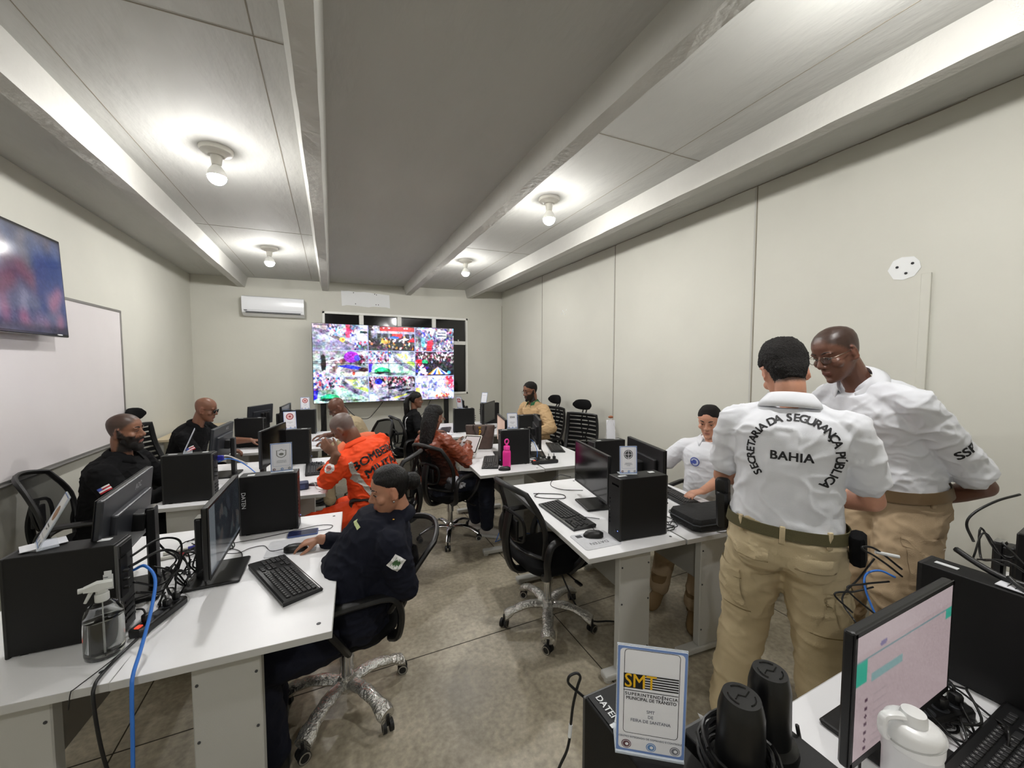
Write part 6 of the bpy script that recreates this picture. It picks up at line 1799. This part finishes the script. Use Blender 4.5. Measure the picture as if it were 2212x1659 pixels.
LIP_D = rgb(104, 60, 54)[:3]; LIP_M = rgb(152, 90, 82)[:3]; BRD = rgb(18, 14, 12)[:3]; STB_D = rgb(50, 38, 33)[:3]; STB_G = rgb(112, 100, 96)[:3]
BEARD = mat('beard_black', rgb(20, 15, 13), .9, bump=.6, bscale=500); STUB_D = mat('stubble_dark', rgb(54, 42, 36), .75, bump=.3, bscale=600, var=.15, vscale=60); STUB_G = mat('stubble_grey', rgb(112, 100, 96), .7, bump=.3, bscale=600, var=.15, vscale=60)
HAIR = mat('hair_black', rgb(12, 10, 10), .42, spec=.35, bump=.8, bscale=160, stretch=(1, 1, .18)); HAIRB = mat('hair_short', rgb(22, 18, 16), .65, spec=.3, bump=1.0, bscale=300)
C_WHITE = mat('white_pique_cotton', rgb(226, 228, 234), .85, bump=.25, bscale=700, sheen=.2)
C_KHAKI = mat('khaki_twill', rgb(200, 183, 148), .85, bump=.3, bscale=500, var=.06, vscale=8)
C_KHAKI2 = mat('khaki_twill_brown', rgb(172, 150, 120), .85, bump=.3, bscale=500, var=.06, vscale=8)
C_BLACK = mat('black_cotton', rgb(12, 12, 14), .9, bump=.25, bscale=500, spec=.2)
C_NAVY = mat('navy_twill', rgb(17, 20, 34), .85, bump=.3, bscale=500, spec=.25)
C_ORANGE = mat('orange_uniform', rgb(246, 76, 18), .75, bump=.3, bscale=400, var=.05, vscale=12)
C_LEATHER = mat('brown_red_leather', rgb(132, 62, 38), .34, bump=.25, bscale=60, var=.12, vscale=14)
C_TAN = mat('tan_jacket', rgb(196, 164, 122), .85, bump=.3, bscale=300)
C_BEIGE = mat('beige_uniform', rgb(168, 152, 122), .85, bump=.3, bscale=300)
C_JEANS = mat('dark_jeans', rgb(20, 25, 42), .85, bump=.3, bscale=400)
C_BELT = mat('olive_web_belt', rgb(84, 78, 48), .7, bump=.3, bscale=400); C_BELT2 = mat('brown_leather_belt', rgb(104, 84, 58), .5)
SHOE_B = mat('black_shoe', rgb(20, 20, 20), .5); SHOE_W = mat('white_shoe', rgb(205, 200, 196), .6); BOOT = mat('tan_boot', rgb(128, 104, 70), .8)
P_RED = mat('patch_red', rgb(178, 30, 48), .7); P_WHITE = mat('patch_white', rgb(232, 232, 232), .7); P_BLUE = mat('patch_blue', rgb(70, 88, 170), .7); P_GREEN = mat('patch_green', rgb(70, 110, 70), .7)
G_BLACK = mat('spectacle_black', rgb(14, 14, 15), .3); G_METAL = mat('spectacle_metal', rgb(120, 110, 100), .3, metal=1)

def box_item(x0, y0, x1, y1): return poly_item([(x0, y0), (x1, y0), (x1, y1), (x0, y1)])
def arm_frame(p, k, frac, out, up_axis=None):
    a = p.arms[k]; S_, E_ = a['s'], a['e']
    c = S_.lerp(E_, frac); ax = (S_ - E_).normalized(); o = Vector(out); o = (o - ax * o.dot(ax)).normalized()
    x = ax.cross(o)
    return frame_m(c + o * .2, x, ax)
def chest_frame(p, t, front=True, dx=0.0, up=0.0):
    N = len(p.spine) - 1; c = p.spine[int(t * N)]
    d = p.F2 if front else -p.F2
    x = -p.R2 if front else p.R2
    return frame_m(c + d * .30 + x * dx, x, p.S1)
def flag(p, k, frac, out, w=.055):
    M = arm_frame(p, k, frac, out); h = w * .62
    for i, m in enumerate((P_WHITE, P_RED, P_WHITE, P_RED)):
        y1 = h / 2 - i * h / 4
        p.project(p.shirt, [box_item(-w / 2, y1 - h / 4, w / 2, y1)], M, m, 'flag_patch', off=.003)
    p.project(p.shirt, [box_item(-w / 2, 0, -w * .15, h / 2)], M, P_BLUE, 'flag_canton', off=.004)

# ---- woman in navy uniform at the front left
p = Person('person reclining in navy uniform, hair in a bun, hand on a mouse', (0.07, 1.985, .51), 178, lean=-29, side=-3, torso=.51, scale=.97, girth=1.22, skin_c=SK_F, voxel=.0055, head=(4, 12, 2), female=True, neck=(-.035, 0, -.015))
p.arm('r', (-.075, 2.19, .792), (.3, .5, -1), (-1, .12, -.12), (0, 0, 1), curl=.30, thumb=.55)
p.arm('l', (.03, 1.87, .67), (.7, -.35, -1), curl=.5, elbow=(.285, 1.795, .66))
p.leg('r', (-.30, 2.06, .09), (-.4, 0, 1)); p.leg('l', (-.27, 1.80, .09), (-.4, -.1, 1))
p.build_body(jaw=.95, lips=LIP_M)
p.top(C_NAVY, 1.93, 'uniform_jacket', .022, t0=-.0, belly=.035, disp=(.010, (6, 6, 12)))
p.collar(C_NAVY, .062, .045, .35, .026); p.trousers(C_NAVY, wide=1.6); p.shoes(SHOE_B, boot=.1)
def bun(q, T):
    q.ell(T @ Vector((0, -.125, .0)), (.040, .040, .046), 14); q.ell(T @ Vector((0, -.105, .0)), (.03, .03, .035), 12)
p.hair(HAIR, 'bun', extra=bun, thick=.009); p.eyes(); p.brows(HAIR, .0030)
for sg in (-1, 1): MB().sph(p.HT @ Vector((sg * .080, .002, -.047)), .0052, 10).build('earring', M_silver, p.t, True)
M = arm_frame(p, 'l', .22, (-.1, -1, .35)) @ Matrix.Rotation(.6, 4, 'Z')
p.project(p.shirt, [box_item(-.030, -.030, .030, .030)], M, P_WHITE, 'sleeve_patch', off=.003)
p.project(p.shirt, [poly_item([(.018 * math.cos(a) * (1 if i % 2 else .45), .018 * math.sin(a) * (1 if i % 2 else .45)) for i, a in enumerate([2 * PI * j / 16 for j in range(16)])])] + [box_item(-.024, y - .0008, .024, y + .0008) for y in (-.016, 0, .016)], M, P_GREEN, 'patch_emblem', off=.0045)
M = chest_frame(p, .78, True, .075); p.project(p.shirt, [box_item(-.035, -.008, .035, .010)], M, mat('name_tape', rgb(196, 206, 150), .7), 'name_tape', off=.004)
q = MB(); q.ell(p.sh['l'] * .62 + p.NB * .38 + Vector((0, 0, .066)), (.006, .006, .004), 8); q.build('shoulder_pin', M_gold, p.t, True)

# ---- bearded man in black
p = Person('person seated at the left wall in a long sleeved black shirt, thick dark beard', (-1.42, 3.60, .57), -2, lean=10, side=4, torso=.50, girth=1.16, skin_c=SK_M, voxel=.0065, head=(-4, 2, 3))
p.arm('r', (-1.06, 3.50, .80), (-.2, -.8, -1), (1, .1, -.1), curl=.4); p.arm('l', (-1.0, 3.86, .80), (-.2, .8, -1), (1, -.1, -.1), curl=.4)
p.leg('r', (-1.0, 3.45, .09), (.5, 0, 1)); p.leg('l', (-1.0, 3.70, .09), (.5, 0, 1))
p.build_body(jaw=1.08, lips=LIP_M, beard=BRD, stub=STB_D)
p.top(C_BLACK, 1.95, 'polo_shirt', .018, belly=.04); p.collar(C_BLACK, .070, .035, .5, .022); p.trousers(C_BLACK); p.shoes(SHOE_B)
p.eyes(); p.brows(BEARD, .004)
q = MB()
for (c, r) in (((0, .070, -.118), (.040, .028, .030)), ((.035, .045, -.092), (.026, .035, .032)), ((-.035, .045, -.092), (.026, .035, .032)), ((.056, .012, -.060), (.012, .022, .034)), ((-.056, .012, -.060), (.012, .022, .034)), ((0, .058, -.130), (.03, .026, .02))): q.ell(p.HT @ Vector(c), r, 12, p.HT.to_3x3().normalized())
q.tube([p.HT @ Vector(v) for v in ((-.034, .074, -.088), (-.026, .086, -.062), (-.012, .093, -.056), (0, .095, -.055), (.012, .093, -.056), (.026, .086, -.062), (.034, .074, -.088))], .0062, n=8)
link(remesh(q, 'beard', [BEARD], .005, 2, (.002, (90, 90, 60), 1.0)), 'beard', p.t)
flag(p, 'r', .34, (-.1, -1, .35), .062)
M = chest_frame(p, .72, True, -.07); p.project(p.shirt, [poly_item([(-.012, -.02), (.012, -.02), (.014, .012), (0, .02), (-.014, .012)])], M, P_WHITE, 'chest_emblem')

# ---- man with sunglasses
p = Person('person in black shirt and dark sunglasses leaning on the back left desk, shaved head', (-1.42, 5.02, .58), -6, lean=20, side=8, torso=.52, girth=1.1, skin_c=SK_B, voxel=.007, head=(0, 14, 0), neck=(.02, 0, 0))
p.arm('r', (-.98, 4.80, .80), (-.5, -.8, -1), (1, .2, -.1), curl=.6); p.arm('l', (-.84, 5.12, .84), (0, .8, -1), (1, -.1, -.1), curl=.4)
p.leg('r', (-1.0, 4.9, .09), (.5, 0, 1)); p.leg('l', (-1.0, 5.15, .09), (.5, 0, 1))
p.build_body(lips=LIP_D, jaw=1.03); p.top(C_BLACK, .85, 'polo_shirt', .015, belly=.02); p.collar(C_BLACK, .068, .03, .5, .02); p.trousers(C_BLACK); p.shoes(SHOE_B)
p.eyes(); p.glasses(G_BLACK, mat('dark_lens', (.01, .01, .01, 1), .08), (.028, .020)); flag(p, 'r', .52, (.3, -1, .2), .065)
M = chest_frame(p, .62, False); vs, fs = text_mesh('POLICIA', .05, .02); p.project(p.shirt, [(vs, fs)], M, P_WHITE, 'back_lettering')

# ---- bald man in beige uniform, behind the man in orange
p = Person('bald person in beige shirt and glasses bending over papers behind the orange uniform', (0.32, 5.03, .57), 178, lean=24, side=0, torso=.50, girth=1.1, skin_c=SK_D, voxel=.007, head=(10, 30, 0))
p.arm('r', (-.10, 5.27, .812), (.3, 1, -.6), (-1, .1, -.1), curl=.35); p.arm('l', (-.05, 4.92, .80), (.3, -1, -.6), (-1, .1, -.1), curl=.35)
p.leg('r', (-.05, 5.15, .09), (-.5, 0, 1)); p.leg('l', (-.05, 4.95, .09), (-.5, 0, 1))
p.build_body(lips=LIP_D); p.top(C_BEIGE, 1.55, 'uniform_shirt', .016, belly=.03); p.collar(C_BEIGE, .070, .035, .4, .02); p.trousers(C_BEIGE); p.shoes(SHOE_B); p.eyes(); p.glasses(G_BLACK)

# ---- man in orange
p = Person('person in bright orange uniform with short grey hair, cheek resting on one hand', (0.34, 3.20, .58), 120, lean=24, side=-12, torso=.52, girth=1.14, skin_c=SK_B, voxel=.0065, head=(24, 32, -14))
p.arm('l', (.015, 3.10, 1.03), (-.5, .35, -1.6), p.HT.to_3x3() @ Vector((-.05, .25, 1)), p.HT.to_3x3() @ Vector((-1, -.2, .1)), curl=.25, elbow=(-.045, 3.17, .83))
p.arm('r', (-.02, 3.74, .80), (.3, .6, -1), (-1, .3, -.1), curl=.3)
p.leg('r', (.02, 3.55, .09), (-.6, .4, 1)); p.leg('l', (-.12, 3.20, .09), (-.8, 0, .9))
p.build_body(lips=LIP_D, stub=STB_G); p.top(C_ORANGE, 1.70, 'uniform_jacket', .021, t0=-.0, belly=.045, disp=(.014, (6, 6, 13))); p.collar(C_ORANGE, .074, .04, .4, .024); p.trousers(C_ORANGE, disp=(.010, (7, 7, 12)), label='orange trousers'); p.shoes(SHOE_B, boot=.1); p.eyes(); p.brows(STUB_G, .003)
M = chest_frame(p, .60, False)
p.project(p.shirt, [text_mesh('BOMBEIRO', .088, .022)], M @ Matrix.Translation((0.01, .035, 0)), M_ink, 'back_lettering', .0045)
p.project(p.shirt, [text_mesh('MILITAR', .092, .022)], M @ Matrix.Translation((0.01, -.062, 0)), M_ink, 'back_lettering', .0045)
C_REFL = mat('reflective_tape', rgb(176, 172, 166), .4)
for sg in (-1, 1):
    p.project(p.shirt, [poly_item([(sg * .190, .09), (sg * .213, .088), (sg * .190, -.22), (sg * .167, -.22)])], M, C_REFL, 'reflective_strip', off=.013)
M = arm_frame(p, 'l', .38, (-.6, -.9, .3)); p.project(p.shirt, [poly_item(disc_poly(0, 0, .032, 20, .038))], M, P_WHITE, 'sleeve_patch', off=.003); p.project(p.shirt, [poly_item(disc_poly(0, 0, .018, 12, .022))], M, mat('patch_rose', rgb(196, 120, 110), .7), 'patch_emblem', off=.005)
for k in 'lr':
    q = MB(); a_ = p.sh[k].lerp(p.NB, .62) + p.S1 * .075; b_ = p.sh[k] + p.S1 * .078
    q.tube([a_, a_.lerp(b_, .5) + p.S1 * .008, b_], .028, n=8, flat=.3, smooth=3, hint=tuple(p.F2)); q.build('epaulette', mat('orange_pale', rgb(226, 120, 84), .8), p.t, True)

# ---- woman with ponytail
p = Person('person with long dark ponytail and glasses seated before the video wall', (0.98, 5.44, .57), 4, lean=6, torso=.50, scale=.94, skin_c=SK_B, voxel=.0075, head=(-6, 6, 0), female=True)
p.arm('r', (1.27, 5.05, .80), (0, -1, -.8), (1, 0, -.1), curl=.3); p.arm('l', (1.36, 5.46, .90), (0, .6, -1), (.9, -.1, .3), curl=.6)
p.leg('r', (1.4, 5.32, .09), (.5, 0, 1)); p.leg('l', (1.4, 5.56, .09), (.5, 0, 1))
p.build_body(lips=LIP_D); p.top(C_BLACK, .9, 'vest', .014); p.trousers(C_BLACK); p.shoes(SHOE_B)
def pony(q, T):
    q.tube([T @ Vector(v) for v in ((0, -.09, .03), (0, -.125, .015), (.0, -.140, -.06), (0, -.125, -.15), (0, -.115, -.24), (0, -.10, -.32))], [.026, .030, .040, .042, .034, .012], n=12)
p.hair(HAIR, 'pony', extra=pony); p.eyes(); p.glasses(G_METAL); p.brows(HAIR)
M = chest_frame(p, .55, False); p.project(p.shirt, [poly_item([(-.10, .12), (-.085, .12), (-.06, 0), (-.075, -.14), (-.09, -.14), (-.078, 0)]), poly_item([(.10, .12), (.085, .12), (.06, 0), (.075, -.14), (.09, -.14), (.078, 0)])], M, P_WHITE, 'reflective_strip', off=.004)
MB().tube([p.arms['l']['w'] + Vector((.0, .024 * math.cos(a), .024 * math.sin(a))) for a in [2 * PI * i / 16 for i in range(16)]], .004, n=6, closed=True).build('bracelet', M_silver, p.t, True)

# ---- woman in leather jacket with a tablet
p = Person('person in a reddish brown leather jacket with long black hair, holding a tablet', (0.92, 3.62, .555), 30, lean=-8, side=-5, torso=.49, scale=.98, girth=1.08, skin_c=SK_B, voxel=.0065, head=(8, 16, 0), female=True)
p.arm('r', (1.215, 3.66, .905), (-.2, -1, -.9), (.45, .75, .05), (.2, -.3, 1), curl=.7); p.arm('l', (1.18, 3.95, .86), (-.3, 1, -.8), (.8, -.3, .1), (.0, .2, -1), curl=.5)
p.leg('r', (1.36, 3.50, .11), (.7, .2, .8), (.8, -.5, -.2)); p.leg('l', (1.32, 3.72, .10), (.7, .3, .8), (.8, -.3, 0))
p.build_body(lips=LIP_D); p.top(C_LEATHER, 1.88, 'leather_jacket', .020, belly=.01, disp=(.013, (7, 7, 16))); p.collar(C_LEATHER, .066, .04, .3, .02); p.trousers(C_JEANS); p.shoes(SHOE_W, sole=P_WHITE); p.eyes()
def longh(q, T):
    R_ = T.to_3x3().normalized(); D_ = -p.F2 * .05
    top = T @ Vector((0, -.03, .02)); nb = p.NB
    q.loft([[T @ Vector((.082 * math.cos(a), -.035 + .082 * math.sin(a), .03)) for a in [2 * PI * i / 20 for i in range(20)]],
            [T @ Vector((.088 * math.cos(a), -.055 + .066 * math.sin(a), -.07)) for a in [2 * PI * i / 20 for i in range(20)]],
            [nb - p.F2 * .075 - p.S1 * .02 + p.R2 * .090 * math.cos(a) + p.F2 * .045 * math.sin(a) for a in [2 * PI * i / 20 for i in range(20)]],
            [nb - p.F2 * .125 - p.S1 * .14 + p.R2 * .085 * math.cos(a) + p.F2 * .030 * math.sin(a) for a in [2 * PI * i / 20 for i in range(20)]],
            [nb - p.F2 * .135 - p.S1 * .25 + p.R2 * .055 * math.cos(a) + p.F2 * .018 * math.sin(a) for a in [2 * PI * i / 20 for i in range(20)]]])
p.hair(HAIR, 'long', extra=longh, thick=.012)
q = MB(); q.ell(p.P + p.R * .17 - p.F * .01 + Vector((0, 0, .02)), (.085, .07, .075), 14); q.ell(p.P + p.R * .19 + p.F * .07 + Vector((0, 0, -.01)), (.07, .05, .045), 12)
link(remesh(q, 'blouse_hem', [mat('white_blouse', rgb(216, 216, 224), .85)], .008, 2, (.012, (14, 14, 20), 2.0)), 'blouse_hem', p.t)
t = thing('tablet', 'white framed tablet held by the woman in the leather jacket', 'tablet', (1.285, 3.76, .865), math.radians(-40))
R_ = Matrix.Rotation(math.radians(38), 4, 'X')
q = MB(); q.prism(rrect(.185, .245, .012), 0, .008, R_); q.build('tablet_body', M_ceramic, t)
q = MB(); q.prism(rrect(.170, .222, .006), .008, .0086, R_); q.build('tablet_edge', M_gloss, t)
p2_ = Pic(20, 30, (226, 214, 210)); picture_mesh(p2_.a, R_ @ Matrix.Translation((0, 0, .0092)), .150, .20, 'tablet_screen', screen_material('tablet_picture', .7, .3), t)

# ---- man in tan jacket
p = Person('person in tan jacket with green collar, glasses and short beard, by the right wall', (2.60, 4.72, .60), 192, lean=10, torso=.54, scale=1.04, skin_c=SK_M, voxel=.007, head=(-8, 12, 0))
p.arm('r', (2.32, 4.90, .82), (.2, 1, -.8), (-1, 0, -.1)); p.arm('l', (2.34, 4.42, .80), (.3, -1, -.9), (-1, 0, -.1))
p.leg('r', (2.2, 4.8, .09), (-.5, 0, 1)); p.leg('l', (2.2, 4.5, .09), (-.5, 0, 1))
p.build_body(lips=LIP_D, beard=BRD); p.top(C_TAN, 1.9, 'jacket', .022, belly=.02, disp=(.010, (6, 6, 12))); p.collar(mat('green_collar', rgb(38, 96, 58), .8), .064, .045, .5, .02); p.trousers(C_JEANS); p.shoes(SHOE_B)
p.hair(HAIRB, 'buzz', thick=.006); p.eyes(); p.glasses(G_BLACK, r=(.024, .015)); p.brows(BEARD)
q = MB(); q.ell(p.HT @ Vector((0, .080, -.112)), (.026, .018, .022), 10, p.HT.to_3x3().normalized()); q.tube([p.HT @ Vector(v) for v in ((-.028, .078, -.095), (-.025, .086, -.064), (0, .095, -.056), (.025, .086, -.064), (.028, .078, -.095))], .0045, n=8); link(remesh(q, 'beard', [BEARD], .005, 1), 'beard', p.t)

# ---- seated man in a white polo shirt
p = Person('person seated in a white polo with round blue emblem, half hidden behind standing man', (2.755, 2.12, .57), 208, lean=2, side=0, torso=.52, girth=1.08, skin_c=SK_L, voxel=.006, head=(-4, 18, 0))
p.arm('r', (2.36, 2.42, .80), (.6, 1, -.8), (-1, .1, -.1), curl=.6); p.arm('l', (2.34, 1.86, .80), (.3, -1, -.9), (-1, .2, -.1))
p.leg('r', (2.12, 2.02, .09), (-.5, 0, 1), (-.8, -.4, 0)); p.leg('l', (2.10, 1.72, .09), (-.5, 0, 1), (-.7, -.6, 0))
p.build_body(lips=LIP_M); p.top(C_WHITE, .82, 'polo_shirt', .018, belly=.02, disp=(.004, (6, 6, 12))); p.collar(C_WHITE, .068, .04, .6, .026); p.trousers(C_KHAKI2); p.shoes(BOOT, boot=.12)
p.hair(HAIRB, 'buzz', thick=.007); p.eyes(); p.brows(HAIRB, .0034)
M = chest_frame(p, .70, True, -.085)
p.project(p.shirt, [poly_item(disc_poly(0, 0, .036, 24))], M, P_BLUE, 'chest_emblem'); p.project(p.shirt, [poly_item(disc_poly(0, 0, .029, 24))], M, mat('patch_pale_blue', rgb(196, 204, 228), .7), 'emblem_field', off=.004)
p.project(p.shirt, [poly_item(disc_poly(-.002, 0, .018, 7)), box_item(-.03, -.02, -.014, .004)], M, P_BLUE, 'emblem_figure', off=.005)

# ---- standing man seen from behind
p = Person('person standing with back turned, white polo with black circular lettering, khaki trousers', (1.67, 0.935, 1.01), 27, lean=3, torso=.505, scale=1.02, girth=1.05, skin_c=SK_L, voxel=.0055, head=(16, 34, -4), neck=(.0, .0, -.005)); p.nape = -.10
F_, R_ = p.F, p.R
B0 = Vector((1.67, .935, 0))
p.arm('l', B0 + F_ * .33 - R_ * .10 + Vector((0, 0, 1.14)), -R_ * .75 - F_ * .3 + Vector((0, 0, -1.1)), F_ * .4 + R_ * .9, (0, 0, 1), curl=.6)
p.arm('r', B0 + F_ * .30 + R_ * .12 + Vector((0, 0, 1.10)), R_ * .8 - F_ * .3 + Vector((0, 0, -1.0)), F_ * .5 - R_ * .9, (0, 0, 1), curl=.6)
p.leg('l', B0 - R_ * .19 + F_ * .02 + Vector((0, 0, .09)), F_); p.leg('r', B0 + R_ * .17 + F_ * .0 + Vector((0, 0, .09)), F_)
p.build_body(lips=LIP_M, jaw=1.02, stub=STB_D); p.top(C_WHITE, .74, 'polo_shirt', .017, t0=.085, belly=.012, disp=(.011, (5, 5, 8))); p.collar(C_WHITE, .068, .058, .5, .026)
p.trousers(C_KHAKI, margin=.020, wide=1.25, disp=(.009, (5, 5, 9)), t1=.13); p.belt(C_BELT, .085, .042, .034); p.shoes(BOOT, boot=.08)
p.hair(HAIRB, 'short', thick=.013); p.eyes(); p.brows(HAIRB)
M = chest_frame(p, .66, False, .022)
S_TXT = 'SECRETARIA DA SEGURANÇA PÚBLICA'
items = []; rad = .138; n = len(S_TXT); a_s, a_e = math.radians(222), math.radians(-50)
wd = [1.0 if c not in ' I' else (.55 if c == 'I' else .62) for c in S_TXT]; tot = sum(wd); acc = 0
for c, w_ in zip(S_TXT, wd):
    a = a_s + (a_e - a_s) * (acc + w_ / 2) / tot; acc += w_
    if c == ' ': continue
    vs, fs = text_mesh(c, .040, .030)
    Mc = Matrix.Translation((rad * math.cos(a), rad * math.sin(a), 0)) @ Matrix.Rotation(a - PI / 2, 4, 'Z')
    items.append(([Mc @ Vector((v.x * 1.02, v.y, v.z)) for v in vs], fs))
p.project(p.shirt, items, M, M_ink, 'back_lettering')
p.project(p.shirt, [text_mesh('BAHIA', .046, .030, spacing=1.05)], M @ Matrix.Translation((-.005, -.010, 0)), M_ink, 'back_lettering')
def on_belt(p, ang, dz, sz, m, name, rot=0.0, t=.085):
    N = len(p.spine) - 1; c = p.spine[int(t * N)]
    d = p.F * math.sin(ang) + p.R * math.cos(ang); a1 = .165 * (1 - t * .45) * p.sc * p.g + .034; b1 = .118 * (1 - t * .3) * p.sc * p.g + .034; r = 1 / math.sqrt((math.cos(ang) / a1) ** 2 + (math.sin(ang) / b1) ** 2) + .004
    x = Vector((-d.y, d.x, 0)); R3 = Matrix((x, d, Vector((0, 0, 1)))).transposed() @ Matrix.Rotation(rot, 3, 'Y')
    q = MB(); q.box(tuple(c + d * (r + sz[1] / 2) + Vector((0, 0, dz))), sz, .012, R=R3)
    return q, c, d, r, R3
q, c, d, r, R3 = on_belt(p, math.radians(172), -.01, (.06, .05, .17), M_black, 'holster', .12)
q.box(tuple(c + d * (r + .03) + Vector((0, 0, .085))), (.05, .055, .09), .012, R=R3); q.build('holster', M_black, p.t, True)
q, c, d, r, R3 = on_belt(p, math.radians(-12), -.03, (.06, .045, .13), M_black, 'pouch', -.35); q.build('belt_pouch', C_BLACK, p.t, True)
for k, ang in enumerate((-90, -140, -40)):
    q, c, d, r, R3 = on_belt(p, math.radians(ang), 0, (.018, .006, .062), C_KHAKI, 'belt_loop')
    q = MB(); q.box(tuple(c + d * (r + .0) + Vector((0, 0, .0))), (.018, .012, .065), .003, R=R3); q.build('belt_loop', C_KHAKI, p.t, True)
# pocket flaps sewn on the seat and thighs
def sew(p, P0, nrm, up, polys, m=C_KHAKI, name='pocket', off=.006):
    n_ = Vector(nrm).normalized(); x = Vector(up).cross(n_)
    Mx = frame_m(Vector(P0) + n_ * .25, x, up)
    p.project(p.pants, [poly_item(q_) for q_ in polys], Mx, m, name, off)
bk = -p.F
C_KH_D = mat('khaki_seam', rgb(138, 120, 86), .9)
for sg in (-1, 1):
    c0 = p.P + p.R * sg * .085 - Vector((0, 0, .03))
    sew(p, c0, bk + p.R * sg * .15, (0, 0, 1), [[(-.065, .005), (-.065, -.035), (-.05, -.045), (.05, -.045), (.065, -.035), (.065, .005)]], C_KHAKI, 'pocket_flap', .007)
    sew(p, c0, bk + p.R * sg * .15, (0, 0, 1), [[(-.065, -.046), (-.05, -.049), (.05, -.049), (.065, -.046), (.065, -.050), (-.065, -.050)]], C_KH_D, 'pocket_seam', .003)
    L_ = p.legs['r' if sg > 0 else 'l']; c1 = L_['h'].lerp(L_['k'], .55)
    sew(p, c1, p.R * sg * 1.0 + bk * .9, (0, 0, 1), [[(-.075, .085), (-.075, .045), (-.02, .030), (.075, .045), (.075, .085)], [(-.07, .04), (-.07, -.10), (.07, -.10), (.07, .04)]], C_KHAKI, 'cargo_pocket', .008)
    sew(p, c1, p.R * sg * 1.0 + bk * .9, (0, 0, 1), [[(-.072, -.102), (.072, -.102), (.072, -.107), (-.072, -.107)], [(-.075, .046), (-.02, .031), (.075, .046), (.075, .042), (-.02, .027), (-.075, .042)]], C_KH_D, 'pocket_seam', .004)

# ---- tall man with glasses leaning in from the right
p = Person('person in glasses and white polo leaning forward, arms behind the back, at far right', (2.59, 0.94, 1.05), 160, lean=24, side=0, torso=.555, scale=1.07, girth=1.06, skin_c=SK_D, voxel=.0055, head=(2, 24, 4), neck=(-.055, .005, -.0))
F_, R_ = p.F, p.R; B0 = Vector((2.56, .95, 0))
p.arm('l', (2.80, .90, .98), (1, -.5, 0), (.35, .75, -.35), -F_, curl=.5, elbow=(2.735, .675, 1.13))
p.arm('r', B0 - F_ * .26 + R_ * .08 + Vector((0, 0, 1.0)), R_ * .8 - F_ * .8, -R_, -F_, curl=.5)
p.leg('l', B0 - R_ * .13 + Vector((0, 0, .09)), F_); p.leg('r', B0 + R_ * .15 + F_ * .08 + Vector((0, 0, .09)), F_)
p.build_body(lips=LIP_D, stub=STB_D); p.top(C_WHITE, .84, 'polo_shirt', .022, t0=.06, belly=.015, disp=(.011, (5, 5, 10))); p.collar(C_WHITE, .070, .055, .55, .030)
p.trousers(C_KHAKI2, margin=.024, wide=1.35, disp=(.010, (5, 5, 9)), t1=.12); p.belt(C_BELT2, .07, .045, .036); p.shoes(BOOT)
p.eyes(); p.glasses(G_METAL, r=(.024, .015)); p.brows(STUB_D, .003)
M = arm_frame(p, 'l', .50, (-.75, -.75, .15)); p.project(p.shirt, [text_mesh('SSP', .060, .03)], M, M_ink, 'sleeve_lettering')
M = chest_frame(p, .66, True, .07); p.project(p.shirt, [poly_item(disc_poly(0, 0, .024, 16))], M, P_RED, 'chest_emblem')
for k, ang in enumerate((170, 215)):
    q, c, d, r, R3 = on_belt(p, math.radians(ang), 0, (.018, .006, .062), C_KHAKI2, 'belt_loop', t=.07)
    q = MB(); q.box(tuple(c + d * (r - .005)), (.020, .012, .07), .003, R=R3); q.build('belt_loop', C_KHAKI2, p.t, True)
for sg in (-1,):
    L_ = p.legs['l']; c1 = L_['h'].lerp(L_['k'], .5)
    sew(p, c1, -p.R + p.F * .1, (0, 0, 1), [[(-.09, .10), (-.09, .05), (-.02, .035), (.09, .05), (.09, .10)], [(-.085, .045), (-.085, -.12), (.085, -.12), (.085, .045)]], C_KHAKI2, 'cargo_pocket', .009)
